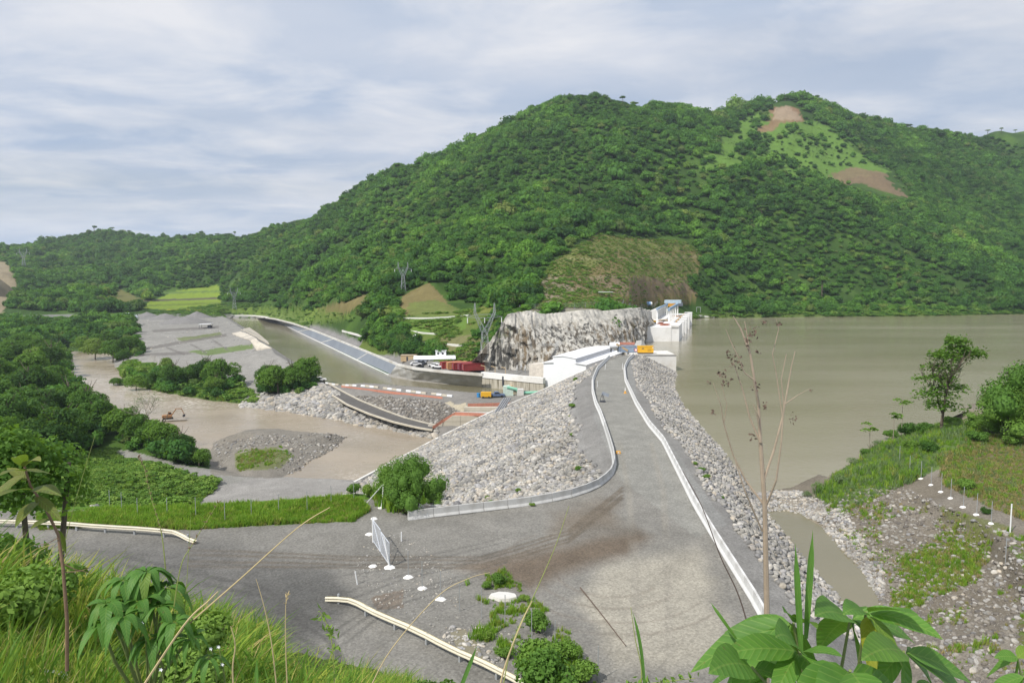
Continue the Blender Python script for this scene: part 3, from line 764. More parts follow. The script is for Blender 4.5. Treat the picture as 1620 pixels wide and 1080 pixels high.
M_stone = rand_mat('river_cobble', [(0.0, (0.19, 0.19, 0.20)), (0.25, (0.29, 0.285, 0.27)), (0.5, (0.37, 0.355, 0.325)), (0.7, (0.32, 0.32, 0.335)), (0.85, (0.42, 0.375, 0.31)), (1.0, (0.48, 0.47, 0.45))], tex=1.7, wide=0.16)
def stone_mesh(seed, mat):
    bm = bmesh.new(); bmesh.ops.create_icosphere(bm, subdivisions=2, radius=1.0)
    r = random.Random(seed); dirs = [Vector((r.gauss(0, 1), r.gauss(0, 1), r.gauss(0, 1))).normalized() for _ in range(9)]
    cut = [r.uniform(0.62, 0.92) for _ in dirs]
    for v in bm.verts:
        for d, k in zip(dirs, cut):
            t = v.co.dot(d)
            if t > k: v.co -= d * (t - k) * 0.85
        v.co.x *= 1.1 + 0.0; v.co.z *= 0.72
    me = bpy.data.meshes.new('stone'); bm.to_mesh(me); bm.free()
    me.polygons.foreach_set('use_smooth', [True] * len(me.polygons)); me.materials.append(mat)
    return me
STONES = [stone_mesh(k, M_stone) for k in range(6)]
M_stoneb = rand_mat('brown_cobble', [(0.0, (0.12, 0.11, 0.10)), (0.4, (0.20, 0.18, 0.155)), (0.8, (0.27, 0.25, 0.22)), (1.0, (0.38, 0.37, 0.35))], tex=3.0)
STONESB = [stone_mesh(20 + k, M_stoneb) for k in range(4)]
def stone_field(name, x, y, z, r, label, cat, tilt=0.5, mats=STONES):
    n = len(x); s = r[:, None] * (1 + rng.uniform(-0.25, 0.3, (n, 3)))
    rot = np.stack([rng.uniform(-tilt, tilt, n), rng.uniform(-tilt, tilt, n), rng.uniform(0, 6.28, n)], -1)
    return scatter(name, np.stack([x, y, z], -1), s, rot, rng.randint(0, len(mats), n), mats, label, cat)
def jgrid(x0, x1, y0, y1, s):
    X, Y = np.meshgrid(np.arange(x0, x1, s), np.arange(y0, y1, s))
    X = X.ravel() + rng.uniform(-0.45, 0.45, X.size) * s; Y = Y.ravel() + rng.uniform(-0.45, 0.45, Y.size) * s
    return X, Y

# riprap facing of the dam, downstream and upstream
X, Y = jgrid(-38, 40, 66, 226, 0.60)
f = fill_h(X, Y); d, ins = poly_dist(X, Y, LOT); px_, py_ = pix(X, Y, f)
xa = 14 + 0.09 * (Y - 90) + np.clip((Y - 170) * 0.08, 0, 9)
rt = X > np.where(Y > 60, xa, 14)
sh = 0.9 + 3.2 * smooth(Y, 80, 100) * (1 - smooth(Y, 150, 185)) + fbm(X, Y, 7, 3, 81) * 1.4
left = (~rt) & (~ins) & (d > sh) & (f > -19.6) & ~inside(X, Y, FILL_OUT) & (X > -36) & (Y > 69)
sdl = (-27.0 * (Y - 69) - 78.0 * (X + 9.9)) / 82.5
left &= sdl < 1.5
x, y = X[left], Y[left]
z = H(x, y)
r = 0.24 + 0.20 * rng.rand(len(x)) ** 1.5 + 0.10 * smooth(-z, 2, 16) + (rng.rand(len(x)) > 0.95) * 0.2
stone_field('riprap', x, y, z + 0.02 + 0.1 * rng.rand(len(x)), r, 'grey riprap boulders covering the downstream face of the dam', 'riprap', 0.6)
X, Y = jgrid(16, 62, 40, 226, 0.50)
f = fill_h(X, Y); d, ins = poly_dist(X, Y, LOT)
xa = 14 + 0.09 * (Y - 90) + np.clip((Y - 170) * 0.08, 0, 9)
rt = X > np.where(Y > 60, xa, 14)
m = rt & ~ins & (Y > 50) & (H(X, Y) < f + 0.15) & (d > 2.6 + fbm(X, Y, 6, 3, 82) * 0.9 - 1.2 * smooth(Y, 140, 200)) & (f > -5.35)
x, y = X[m], Y[m]
stone_field('riprap', x, y, H(x, y) + 0.02 + 0.1 * rng.rand(len(x)), 0.19 + 0.18 * rng.rand(len(x)) ** 1.5, 'pale riprap stones along the reservoir side of the dam', 'riprap', 0.6)

# concrete edge wall that ends the riprap on the river side
M_conc = surf('concrete', (0.46, 0.45, 0.42), 0.85, 0.12, 0.8, stain=(0.30, 0.28, 0.25))
M_white = surf('white_paint', (0.78, 0.79, 0.80), 0.5, 0.03, 0.4, bmp=0.05)
M_concw = surf('pale_concrete', (0.62, 0.61, 0.58), 0.85, 0.10, 0.35, stain=(0.42, 0.39, 0.33))
def wall_along(name, pts, thick, top, depth, mat, parent=None):
    """a wall that follows a line of (x, y, z): top rises `top` above it and goes `depth` below"""
    mb = MB(); n = len(pts); A, B, C_, D_ = [], [], [], []
    for i, p in enumerate(pts):
        a = Vector(pts[max(i - 1, 0)][:2]); b = Vector(pts[min(i + 1, n - 1)][:2])
        t = (b - a).normalized(); nn = Vector((-t.y, t.x)) * thick / 2
        A.append((p[0] + nn.x, p[1] + nn.y, p[2] + top)); B.append((p[0] - nn.x, p[1] - nn.y, p[2] + top))
        C_.append((p[0] + nn.x, p[1] + nn.y, p[2] - depth)); D_.append((p[0] - nn.x, p[1] - nn.y, p[2] - depth))
    o = 0; V = A + B + C_ + D_; Fc = []
    for i in range(n - 1):
        Fc += [(i, n + i, n + i + 1, i + 1), (2 * n + i, i, i + 1, 2 * n + i + 1), (n + i, 3 * n + i, 3 * n + i + 1, n + i + 1), (3 * n + i, 2 * n + i, 2 * n + i + 1, 3 * n + i + 1)]
    Fc += [(0, 2 * n, 3 * n, n), (n - 1, 2 * n - 1, 4 * n - 1, 3 * n - 1)]
    mb.add(V, Fc)
    return mb.build(name, mat, parent)
def resample(pts, step):
    P = [Vector((*p, 0)[:3]) for p in pts]; out = [P[0]]; acc = 0.0
    for a, b in zip(P[:-1], P[1:]):
        L = (b - a).length; s = step - acc
        while s < L:
            out.append(a.lerp(b, s / L)); s += step
        acc = (acc + L) % step
    return out
wp = [Vector(w) for w in WALL]; wl_pts = []
for a, b in zip(wp[:-1], wp[1:]):
    for k in range(8): wl_pts.append(tuple(a.lerp(b, k / 8)))
wl_pts.append(tuple(wp[-1]))
tag(wall_along('retaining_wall', wl_pts, 0.55, 0.45, 9.0, M_concw), 'long pale concrete edge wall climbing beside the riprap from the river to the crest', 'wall')

# jersey barriers
M_barrier = surf('barrier_concrete', (0.50, 0.50, 0.49), 0.8, 0.10, 1.5, stain=(0.36, 0.35, 0.33))
M_barrierw = surf('barrier_white', (0.66, 0.66, 0.65), 0.7, 0.08, 1.2, stain=(0.45, 0.44, 0.42))
prof = [(-0.28, 0), (0.28, 0), (0.28, 0.08), (0.13, 0.30), (0.085, 0.88), (-0.085, 0.88), (-0.13, 0.30), (-0.28, 0.08)]
def barrier_mesh(L, mat):
    mb = MB(); mb.prism(prof, 0.02, L - 0.02); me = mb.mesh('concrete_barrier', mat)
    bm = bmesh.new(); bm.from_mesh(me)
    bmesh.ops.bevel(bm, geom=[e for e in bm.edges], offset=0.015, segments=1, affect='EDGES'); bm.to_mesh(me); bm.free()
    return me
L_SEG = 2.55
bmA, bmB = barrier_mesh(L_SEG, M_barrier), barrier_mesh(L_SEG, M_barrierw)
ordn = ['', 'second', 'third', 'fourth', 'fifth', 'sixth', 'seventh', 'eighth', 'ninth', 'tenth', 'eleventh', 'twelfth']
pl = resample(CL[::-1], L_SEG)
for i in range(len(pl) - 1):
    a, b = pl[i], pl[i + 1]; dv = b - a
    o = link('concrete_barrier', bmA if i < 22 else bmB, None, (a.x, a.y, 0.0))
    o.rotation_euler = (0, 0, math.atan2(dv.y, dv.x) - math.pi / 2 + rng.uniform(-0.006, 0.006))
    if i == 0: lb = 'grey concrete barrier at the free end of the curved row, beside the bush'
    elif i < 11: lb = '%s grey concrete barrier from the bush end of the curved row' % ordn[i]
    elif i < 22: lb = 'grey concrete barrier in the tight bend where the row turns up onto the crest'
    else:
        lb = 'pale concrete barrier in the row along the river side of the crest road'
        if abs(a.y - W(953, 636, 0)[1]) < 1.3: lb = 'pale concrete barrier right beside the folding sign on the crest'
        if i == len(pl) - 2: lb = 'farthest barrier of the river side row, next to the white tank'
    tag(o, lb, 'concrete barrier', 'concrete barriers on the river side of the road')
pl = resample(CR[::-1], L_SEG)
for i in range(len(pl) - 1):
    a, b = pl[i], pl[i + 1]; dv = b - a
    o = link('concrete_barrier', bmB, None, (a.x, a.y, 0.0))
    o.rotation_euler = (0, 0, math.atan2(dv.y, dv.x) - math.pi / 2)
    lb = 'white concrete barrier in the long row along the reservoir side of the crest road'
    if i == 0: lb = 'nearest white concrete barrier of the long reservoir side row, behind the leafy plant'
    elif i in (1, 2): lb = '%s white barrier from the near end of the reservoir side row' % ordn[i]
    elif abs(a.y - W(989, 622, 0)[1]) < 1.3: lb = 'white barrier right beside the orange and white traffic cone'
    elif i == len(pl) - 2: lb = 'farthest white barrier of the reservoir side row, at the yellow generator'
    tag(o, lb, 'concrete barrier', 'white barriers on the reservoir side')

# guard rails
M_rail = surf('rail_cream', (0.66, 0.62, 0.50), 0.5, 0.08, 2.0, bmp=0.05)
M_steel = surf('galvanised', (0.42, 0.44, 0.46), 0.45, 0.1, 2.0, metal=0.3, bmp=0.05)
def guardrail(line, label, back):
    pts = resample([p[:2] for p in line], 1.0)
    root = empty('guardrail', (pts[0].x, pts[0].y, hz(pts[0].x, pts[0].y))); tag(root, label, 'guardrail')
    o0 = Vector(root.location)
    rail = MB(); pr = [(0.0, 0.78), (0.09, 0.72), (0.09, 0.66), (0.0, 0.61), (0.0, 0.58), (0.09, 0.53), (0.09, 0.47), (0.0, 0.41)]
    rows = [[] for _ in pr]; rows2 = [[] for _ in pr]
    n = len(pts)
    for i, p in enumerate(pts):
        t = (pts[min(i + 1, n - 1)] - pts[max(i - 1, 0)]).normalized(); nn = Vector((t.y, -t.x, 0))
        g0 = hz(p.x, p.y)
        dz = -0.35 * (1 - smooth(np.array(i * 1.0), 0, 3)) if i < 3 else 0
        for r_, (u, v) in enumerate(pr):
            rows[r_].append(Vector((p.x, p.y, g0 + v + dz)) + nn * u - o0)
            rows2[r_].append(Vector((p.x, p.y, g0 + v + dz)) - nn * (u + 0.14) - o0)
    for rr in (rows, rows2):
        for r_ in range(len(pr) - 1): rail.strip(rr[r_], rr[r_ + 1])
    rail.build('rail', M_rail, root)
    for i in range(1, n, 3):
        p = pts[i]; g0 = hz(p.x, p.y) - o0.z
        t = (pts[min(i + 1, n - 1)] - pts[max(i - 1, 0)]).normalized()
        M = Matrix.Translation((p.x - o0.x, p.y - o0.y, g0)) @ Matrix.Rotation(math.atan2(t.y, t.x), 4, 'Z')
        MB().box(-0.07, 0.07, 0.0, 0.13, -0.6, 0.72, M).build('post', M_steel, root)
guardrail([W(515, 953, 0.0), W(545, 957, 0), W(590, 982, 0), W(650, 1008, 0), W(720, 1043, 0), W(800, 1082, 0), W(860, 1115, 0)], 'cream double guardrail with a bent down end running to the bottom of the picture', 1)
guardrail([W(310, 860, 0.0), W(275, 850, 0), W(200, 844, 0), (-43, 65.5), (-52, 66), (-62, 67)], 'cream guardrail along the far side of the road, in front of the tall grass', 1)

# posts with white footings, wire, gate
M_foot = surf('white_footing', (0.80, 0.79, 0.76), 0.9, 0.08, 3.0)
def foot_mesh(seed, r):
    rr = random.Random(seed); n = 14; mb = MB()
    a = [(math.cos(6.283 * k / n) * r * rr.uniform(0.75, 1.15), math.sin(6.283 * k / n) * r * rr.uniform(0.75, 1.15)) for k in range(n)]
    v = [(0, 0, 0.13)] + [(p[0] * 0.6, p[1] * 0.6, 0.10) for p in a] + [(p[0], p[1], -0.03) for p in a]
    f = [(0, 1 + k, 1 + (k + 1) % n) for k in range(n)] + [(1 + k, 1 + n + k, 1 + n + (k + 1) % n, 1 + (k + 1) % n) for k in range(n)]
    return mb.add(v, f)
def fence_post(p, h, label, group, foot=0.0, mat=M_steel, r=0.03, lean=0.0, seed=1):
    root = empty('fence_post', p); tag(root, label, 'fence post', group)
    MB().tube([(0, 0, -0.3), (lean * h * 0.5, 0, h * 0.5), (lean * h, 0, h)], r, r, 6).build('pole', mat, root)
    if foot: foot_mesh(seed, foot).build('footing', M_foot, root)
    return root
lots = [(646, 913, 1), (668, 931, 1), (697, 948, 1), (727, 967, 0), (762, 977, 0), (799, 988, 0), (841, 1014, 0), (878, 1033, 0), (946, 1076, 0)]
lab = ['slim steel post on a white footing, first beyond the gate', 'slim steel post on a white footing, second beyond the gate', 'slim steel post on a white footing, third beyond the gate']
fp = []
for i, (a, b, ft) in enumerate(lots):
    x, y = W(a, b, 0); fp.append((x, y, hz(x, y)))
    fence_post((x, y, hz(x, y)), 2.1, lab[i] if ft else 'slim bare steel fence post between the white footings and the green bushes', 'fence posts across the gravel lot', 0.42 if ft else 0, seed=i, r=0.025)
sp = [(174, 808), (193, 812), (218, 822), (265, 822), (310, 820), (356, 825), (398, 821), (441, 815), (486, 809), (524, 800), (560, 796)]
for i, (a, b) in enumerate(sp):
    x, y = W(a, b, 0); fence_post((x, y, hz(x, y)), 2.1, 'steel post of the wire fence along the bright green grass strip', 'fence posts on the grass strip', 0.3 if i == 6 else 0, r=0.03)
rbf = [(1423, 730), (1439, 747), (1457, 757), (1473, 767), (1489, 778), (1504, 788), (1524, 802), (1545, 814), (1568, 828), (1598, 842), (1590, 898)]
for i, (a, b) in enumerate(rbf):
    h_ = hit(a, b)
    if h_ is None: continue
    if i == 9: lb = 'thick white post at the near end of the fence on the right bank'
    elif i == 10: lb = 'lone greenish fence post nearest the viewer on the stony right bank'
    else: lb = 'thin steel post on a white footing in the fence over the right bank'
    fence_post(h_, 2.1 if i < 9 else 2.6, lb, 'fence posts on the right bank', 0.32 if 2 <= i <= 8 else 0, mat=M_white if i == 9 else M_steel, r=0.06 if i == 9 else 0.03, seed=20 + i)
for (a, b, h_, ln, lb) in ((635, 856, 0.85, 0.02, 'short white marker post behind the gate, near the barrier row'), (566, 924, 1.0, -0.18, 'short white marker post leaning left on the gravel lot'), (957, 584, 1.4, 0.15, 'white marker post leaning on the left of the crest road'), (985, 584, 1.6, 0, 'white marker post on the right of the crest road'), (996, 569, 1.2, 0, 'farthest white marker post by the end of the crest road'), (945, 612, 1.3, 0, 'white marker stake standing just behind the folding sign')):
    x, y = W(a, b, 0); o = MB().tube([(0, 0, -0.2), (ln * h_, 0, h_)], 0.055, 0.05, 8).build('marker_post', M_white, None, (x, y, hz(x, y)))
    tag(o, lb, 'marker post')
# braced corner post
x, y = W(603, 803, 0); r_ = empty('corner_post', (x, y, 0)); tag(r_, 'white corner post with a long slanting brace, left of the bush', 'fence post')
MB().tube([(0, 0, -0.3), (0.3, 0, 2.6)], 0.06, 0.06, 8).build('post', M_white, r_)
x2, y2 = W(580, 797, 0); MB().tube([(x2 - x, y2 - y, 0.1), (0.3, 0, 2.5)], 0.045, 0.045, 8).build('brace', M_white, r_)
foot_mesh(5, 0.4).build('footing', M_foot, r_)
# gate of two mesh leaves standing open
g0, g1 = Vector((*W(590, 857, 0), 0)), Vector((*W(617, 897, 0), 0))
M_gate = surf('gate_steel', (0.62, 0.65, 0.70), 0.4, 0.06, 2, metal=0.2, bmp=0.0)
gt = empty('gate', tuple(g1)); tag(gt, 'white framed wire mesh gate standing open across the gravel lot', 'gate')
dv = (g0 - g1); Lg = dv.length; dn = dv.normalized()
def gpnt(u, v): return tuple(dn * u + Vector((0, 0, v)))
for (u0, u1, v1) in ((0.15, Lg * 0.5 - 0.1, 1.95), (Lg * 0.5 + 0.1, Lg - 0.1, 2.05)):
    fr = MB()
    for a, b in (((u0, 0.15), (u1, 0.15)), ((u0, v1), (u1, v1)), ((u0, 0.15), (u0, v1)), ((u1, 0.15), (u1, v1)), ((u0, 0.15), (u1, v1))):
        fr.tube([gpnt(*a), gpnt(*b)], 0.035, 0.035, 6)
    lf = fr.build('gate_leaf', M_gate, gt)
    ms = MB(); k = u0
    while k < u1:
        ms.tube([gpnt(k, 0.15), gpnt(min(k + 0.0, u1), v1)], 0.008, 0.008, 3); k += 0.14
    v = 0.3
    while v < v1: ms.tube([gpnt(u0, v), gpnt(u1, v)], 0.008, 0.008, 3); v += 0.14
    ms.build('wire_mesh', M_gate, lf)
MB().tube([(0.0, 0, -0.3), (-0.45, 0.1, 2.5)], 0.07, 0.06, 8).build('gate_post', M_white, gt)
MB().tube([tuple(dn * Lg + Vector((0, 0, -0.3))), tuple(dn * Lg + Vector((0, 0, 2.2)))], 0.06, 0.06, 8).build('gate_post', M_white, gt)
foot_mesh(3, 0.5).build('footing', M_foot, gt)
for k, (a, b, lb) in enumerate(((584, 845, 'white splash of mortar on the ground left of the gate'), (592, 820, 'small white mortar heap behind the far end of the gate'), (590, 895, 'flat scrap of white mortar on the gravel before the gate'))):
    x, y = W(a, b, 0); tag(foot_mesh(40 + k, 0.4).build('mortar_heap', M_foot, None, (x, y, hz(x, y))), lb, 'mortar')
# folding sign, cone, orange block on the crest
M_black = surf('dark_metal', (0.05, 0.055, 0.07), 0.6, 0.1, 2)
M_orange = surf('orange_plastic', (0.70, 0.36, 0.06), 0.5, 0.06, 2, bmp=0.0)
M_yellow = surf('yellow_paint', (0.72, 0.40, 0.03), 0.45, 0.06, 1, bmp=0.0)
x, y = W(953, 636, 0); s_ = empty('folding_sign', (x, y, 0)); tag(s_, 'dark folding sign on splayed legs beside the river side barriers', 'sign')
pn = MB(); pn.box(-0.7, 0.7, -0.03, 0.03, 1.3, 1.9, Matrix.Translation((0, 0, 0)) @ Matrix.Rotation(0.35, 4, 'Y')).build('panel', surf('sign_grey', (0.30, 0.33, 0.38), 0.5), s_)
for sx, sy in ((-1, 0.4), (1, 0.4), (0.2, -0.8)):
    MB().tube([(0, 0, 1.7), (0.5 * sx, sy * 0.6, 0)], 0.04, 0.04, 6).build('leg', M_black, s_)
MB().box(-0.45, 0.55, -0.35, 0.35, 0.0, 0.28).build('ballast', M_black, s_)
def cone(px, py, lb, s=1.0):
    x, y = W(px, py, 0); r_ = empty('traffic_cone', (x, y, hz(x, y))); tag(r_, lb, 'traffic cone')
    MB().box(-0.25 * s, 0.25 * s, -0.25 * s, 0.25 * s, 0, 0.05).build('base', M_orange, r_)
    MB().tube([(0, 0, 0.04), (0, 0, 0.45 * s)], 0.19 * s, 0.11 * s, 14).build('cone', M_orange, r_)
    MB().tube([(0, 0, 0.45 * s), (0, 0, 1.0 * s)], 0.10 * s, 0.04 * s, 14).build('band', M_white, r_)
cone(989, 622, 'orange and white traffic cone by the reservoir side barriers', 1.15)
x, y = W(978, 717, 0)
r_ = empty('barrier_block', (x, y, hz(x, y))); tag(r_, 'small orange plastic block on the crest road', 'plastic block')
MB().prism([(-0.32, 0), (0.32, 0), (0.26, 0.32), (-0.26, 0.32)], -0.2, 0.2).build('body', M_orange, r_)
MB().box(-0.1, 0.12, -0.212, -0.205, 0.1, 0.24).build('panel', M_white, r_)
# fallen pole / cable on the lot and a small sheet lying in the puddle
a = W(918, 930, 0.0); b = W(990, 1022, 0.0)
tag(MB().tube([(0, 0, 0.06), ((b[0] - a[0]) / 2, (b[1] - a[1]) / 2, 0.09), (b[0] - a[0], b[1] - a[1], 0.06)], 0.05, 0.03, 6).build('pole', surf('old_wood', (0.12, 0.09, 0.07), 0.9), None, (a[0], a[1], hz(*a))), 'thin dark pole lying flat on the gravel lot', 'pole')
x, y = W(797, 945, 0.0)
r0 = random.Random(4); mb = MB(); pts2 = [(1.0 * math.cos(t) * r0.uniform(.8, 1.2), 0.55 * math.sin(t) * r0.uniform(.8, 1.2)) for t in np.linspace(0, 6.28, 11)[:-1]]
mb.add([(p[0], p[1], 0.22) for p in pts2] + [(p[0] * 1.15, p[1] * 1.15, -0.1) for p in pts2], [tuple(range(10))] + [(k, k + 10, (k + 1) % 10 + 10, (k + 1) % 10) for k in range(10)])
tag(mb.build('slab', M_concw, None, (x, y, hz(x, y))), 'flat pale slab lying by the grass in the middle of the lot', 'slab')
# ------------------------------------------------------------------ power house and the works
def Ry(a): return Matrix.Rotation(a, 4, 'Z')
M_wall_w = surf('white_cladding', (0.84, 0.85, 0.88), 0.45, 0.02, 0.2, bmp=0.03)
M_roof_w = surf('white_roof', (0.84, 0.85, 0.87), 0.4, 0.03, 0.2, bmp=0.03)
M_grey_w = surf('grey_cladding', (0.50, 0.51, 0.53), 0.5, 0.05, 0.5)
M_red = surf('container_red', (0.30, 0.045, 0.045), 0.6, 0.12, 1.0, stain=(0.2, 0.06, 0.04))
M_blue = surf('container_blue', (0.10, 0.22, 0.42), 0.5, 0.1, 1.0)
M_glass = surf('dark_glass', (0.03, 0.035, 0.04), 0.15, 0.1, 1.0, bmp=0.0, spec=0.6)
M_tan = surf('tan_board', (0.50, 0.37, 0.22), 0.8, 0.1, 1.0)
M_green = surf('green_paint', (0.25, 0.55, 0.40), 0.5, 0.08, 1.0)
M_pylon = surf('pylon_steel', (0.36, 0.38, 0.40), 0.5, 0.05, 1.0, metal=0.3, bmp=0.0)
M_net = surf('orange_net', (0.52, 0.22, 0.155), 0.8, 0.15, 1.0)
M_tyre = surf('tyre', (0.03, 0.03, 0.03), 0.8, 0.1, 2)
ph = empty('power_house', (10.6, 243, -12), -math.radians(24)); tag(ph, 'long white power house with a raised stepped roof beside the dam', 'power house')
WD_, LN = 15.0, 46.0          # local x across, local y along
# lower body with a lean roof to the right, raised roof block on it
MB().prism([(0, -4), (WD_, -4), (WD_, 6.6), (9.2, 7.2), (0, 6.6)], 0, LN).build('wall', M_wall_w, ph)
MB().prism([(3.4, 6.4), (11.4, 6.4), (11.4, 8.5), (7.0, 9.15), (3.4, 8.75)], -0.01, LN - 1).build('monitor_wall', M_wall_w, ph)
rf = MB().prism([(3.2, 8.78), (7.0, 9.2), (11.7, 8.55), (11.7, 8.75), (7.0, 9.42), (3.2, 8.98)], -0.25, LN - 0.5).build('roof', M_roof_w, ph)
MB().prism([(11.3, 7.05), (WD_ + 0.4, 6.62), (WD_ + 0.4, 6.82), (11.3, 7.25)], -0.4, LN + 0.3).build('lower_roof', M_roof_w, ph)
MB().prism([(-0.35, 6.6), (3.5, 6.9), (3.5, 7.08), (-0.35, 6.78)], -0.4, LN + 0.3).build('lower_roof', M_roof_w, ph)
MB().box(11.42, 11.5, 0.2, LN - 1.4, 7.5, 8.35).build('louvre_band', M_grey_w, ph)
an = MB().prism([(-6.5, -1), (0, -1), (0, 6.2), (-6.5, 5.4)], 3, 9).build('annex', surf('beige_wall', (0.62, 0.57, 0.50), 0.8), ph)

# tank with chute, red net, blue container at the end of the crest
x, y = W(972, 556, 0.0)
tk = empty('tank', (x, y, 0)); tag(tk, 'white horizontal tank on dark legs at the end of the crest road', 'tank')
MB().tube([(-1.5, 0, 1.9), (1.5, 0, 1.9)], 1.05, 1.05, 20).build('drum', M_wall_w, tk, sm=False)
for sx in (-1.1, 1.1):
    for sy in (-0.7, 0.7): MB().tube([(sx, sy, -0.1), (sx * 0.9, sy * 0.6, 1.3)], 0.12, 0.12, 6).build('leg', M_black, tk)
x, y = W(984, 557, 0.0); cv = empty('chute', (x, y, 0)); tag(cv, 'slanting beige chute on props, right of the white tank', 'chute')
MB().tube([(-1.8, 0, 2.6), (1.8, 0, 0.5)], 0.42, 0.42, 4).build('trough', M_tan, cv)
for sx, hh_ in ((-1.2, 2.1), (0.7, 1.0)): MB().tube([(sx, 0, -0.1), (sx, 0, hh_)], 0.09, 0.09, 6).build('prop', M_black, cv)
def container(name, loc, rz, L, mat, label, group=None, roof=None, w=2.44, h=2.6):
    c_ = empty(name, loc, rz); tag(c_, label, 'container', group)
    mb = MB(); n = int(L / 0.28)
    for s_ in (-1, 1):                              # corrugated long sides
        top, bot = [], []
        for k in range(n * 2 + 1):
            u = -L / 2 + L * k / (2 * n); v = s_ * (w / 2 - (0.05 if k % 2 else 0))
            bot.append((u, v, 0.15)); top.append((u, v, h - 0.12))
        mb.strip(bot, top)
    mb.box(-L / 2, -L / 2 + 0.04, -w / 2, w / 2, 0.15, h - 0.1).box(L / 2 - 0.04, L / 2, -w / 2, w / 2, 0.15, h - 0.1)
    mb.build('wall', mat, c_)
    fr = MB()
    for a in (-1, 1):
        for b in (-1, 1):
            fr.box(a * L / 2 - 0.09, a * L / 2 + 0.09, b * w / 2 - 0.09, b * w / 2 + 0.09, 0, h)
        fr.box(-L / 2, L / 2, a * w / 2 - 0.07, a * w / 2 + 0.07, h - 0.14, h + 0.004).box(-L / 2, L / 2, a * w / 2 - 0.07, a * w / 2 + 0.07, 0.0, 0.16)
    fr.build('frame', mat, c_)
    MB().box(-L / 2 + 0.08, L / 2 - 0.08, -w / 2 + 0.06, w / 2 - 0.06, h - 0.05, h - 0.01).build('roof', roof or mat, c_)
    d_ = MB()
    for b in (-0.55, 0.55): d_.box(-L / 2 - 0.05, -L / 2 - 0.003, b - 0.52, b + 0.52, 0.2, h - 0.2)
    dd_ = d_.build('door', mat, c_)
    MB().tube([(-L / 2 - 0.08, -0.2, 0.25), (-L / 2 - 0.08, -0.2, h - 0.25)], 0.03, 0.03, 6).tube([(-L / 2 - 0.08, 0.2, 0.25), (-L / 2 - 0.08, 0.2, h - 0.25)], 0.03, 0.03, 6).build('lock_bar', M_steel, dd_)
    return c_
x, y = W(992, 556.5, 0.0); container('container', (x, y, 0.0), 0.1, 5.4, surf('blue_grey', (0.25, 0.32, 0.42), 0.6), 'blue grey container under the red net at the end of the crest', w=2.2, h=2.0)
net = MB(); net.box(-2.6, 2.6, -0.05, 0.05, 2.1, 2.9)
nt_o = empty('net_screen', (x, y + 1.6, 0)); tag(nt_o, 'orange red safety net screen above the blue grey container', 'safety net')
net.build('net', M_net, nt_o)
for sx in (-2.6, 0, 2.6): MB().tube([(sx, 0.08, 0), (sx, 0.08, 3.0)], 0.05, 0.05, 5).build('post', M_steel, nt_o)
# round red and white sign
x, y = W(1006, 559, 0.0); sg = empty('round_sign', (x, y, 0)); tag(sg, 'small round white sign with a red rim, left of the yellow generator', 'sign')
MB().tube([(0, 0, 0), (0, 0, 1.0)], 0.05, 0.05, 6).build('pole', M_steel, sg)
dk = MB().tube([(0, -0.03, 1.1), (0, 0.03, 1.1)], 0.5, 0.5, 20).build('rim', surf('sign_red', (0.55, 0.04, 0.04), 0.5), sg)
MB().tube([(0, -0.045, 1.1), (0, -0.032, 1.1)], 0.33, 0.33, 20).build('face', M_white, sg)

# concrete block that closes the dam, with railing and generator
blk = empty('abutment_block', (38, 219, 0)); tag(blk, 'big pale concrete block closing the dam at the water, under the yellow generator', 'concrete block')
MB().prism([(-1.5, -14), (11.8, -14), (11.8, -0.15), (-1.5, -0.15)], 0, 13).build('wall', surf('block_concrete', (0.70, 0.69, 0.66), 0.85, 0.08, 0.3, stain=(0.52, 0.48, 0.40)), blk)
MB().box(-1.7, 12.0, -0.25, 0.25, -0.148, 0.12).build('coping', M_concw, blk)
rl = MB()
for k in range(8): rl.tube([(4.0 + k, 12.4, -0.15), (4.0 + k, 12.4, 1.0)], 0.03, 0.03, 5)
for v in (0.5, 1.0): rl.tube([(4.0, 12.4, v), (11.5, 12.4, v), (11.5, 1.0, v)], 0.025, 0.025, 5)
rl.build('railing', M_steel, blk)
gx, gy = W(1022, 559.3, 0.0)
gn = empty('generator', (gx, gy + 1.3, 0.0)); tag(gn, 'big yellow generator box on the concrete block at the end of the dam', 'generator')
hb = MB().box(-2.35, 2.35, -1.05, 1.05, 0.28, 2.2)
hb.build('housing', M_yellow, gn)
MB().box(-2.42, 2.42, -1.12, 1.12, 2.2, 2.3).build('roof', M_yellow, gn)
MB().box(-2.3, 2.3, -1.0, 1.0, 0.0, 0.26).build('skid', M_black, gn)
MB().box(2.0, 2.25, -1.075, -1.055, 1.7, 2.0).build('label_plate', M_white, gn)
lg = MB(); pt = [(-1.35, 1.5), (-1.0, 1.75), (-0.75, 1.72), (-0.5, 1.62), (-0.62, 1.35), (-0.95, 1.5), (-1.1, 1.35)]
lg.add([(a, -1.062, b) for a, b in pt] + [(a, -1.052, b) for a, b in pt], [tuple(range(7))] + [(k, k + 7, (k + 1) % 7 + 7, (k + 1) % 7) for k in range(7)]); lg.build('emblem', M_black, gn)
vt = MB()
for k in range(6): vt.box(0.5, 1.7, -1.07, -1.053, 0.6 + k * 0.15, 0.66 + k * 0.15)
vt.build('vent', surf('yellow_dark', (0.45, 0.25, 0.03), 0.6), gn)

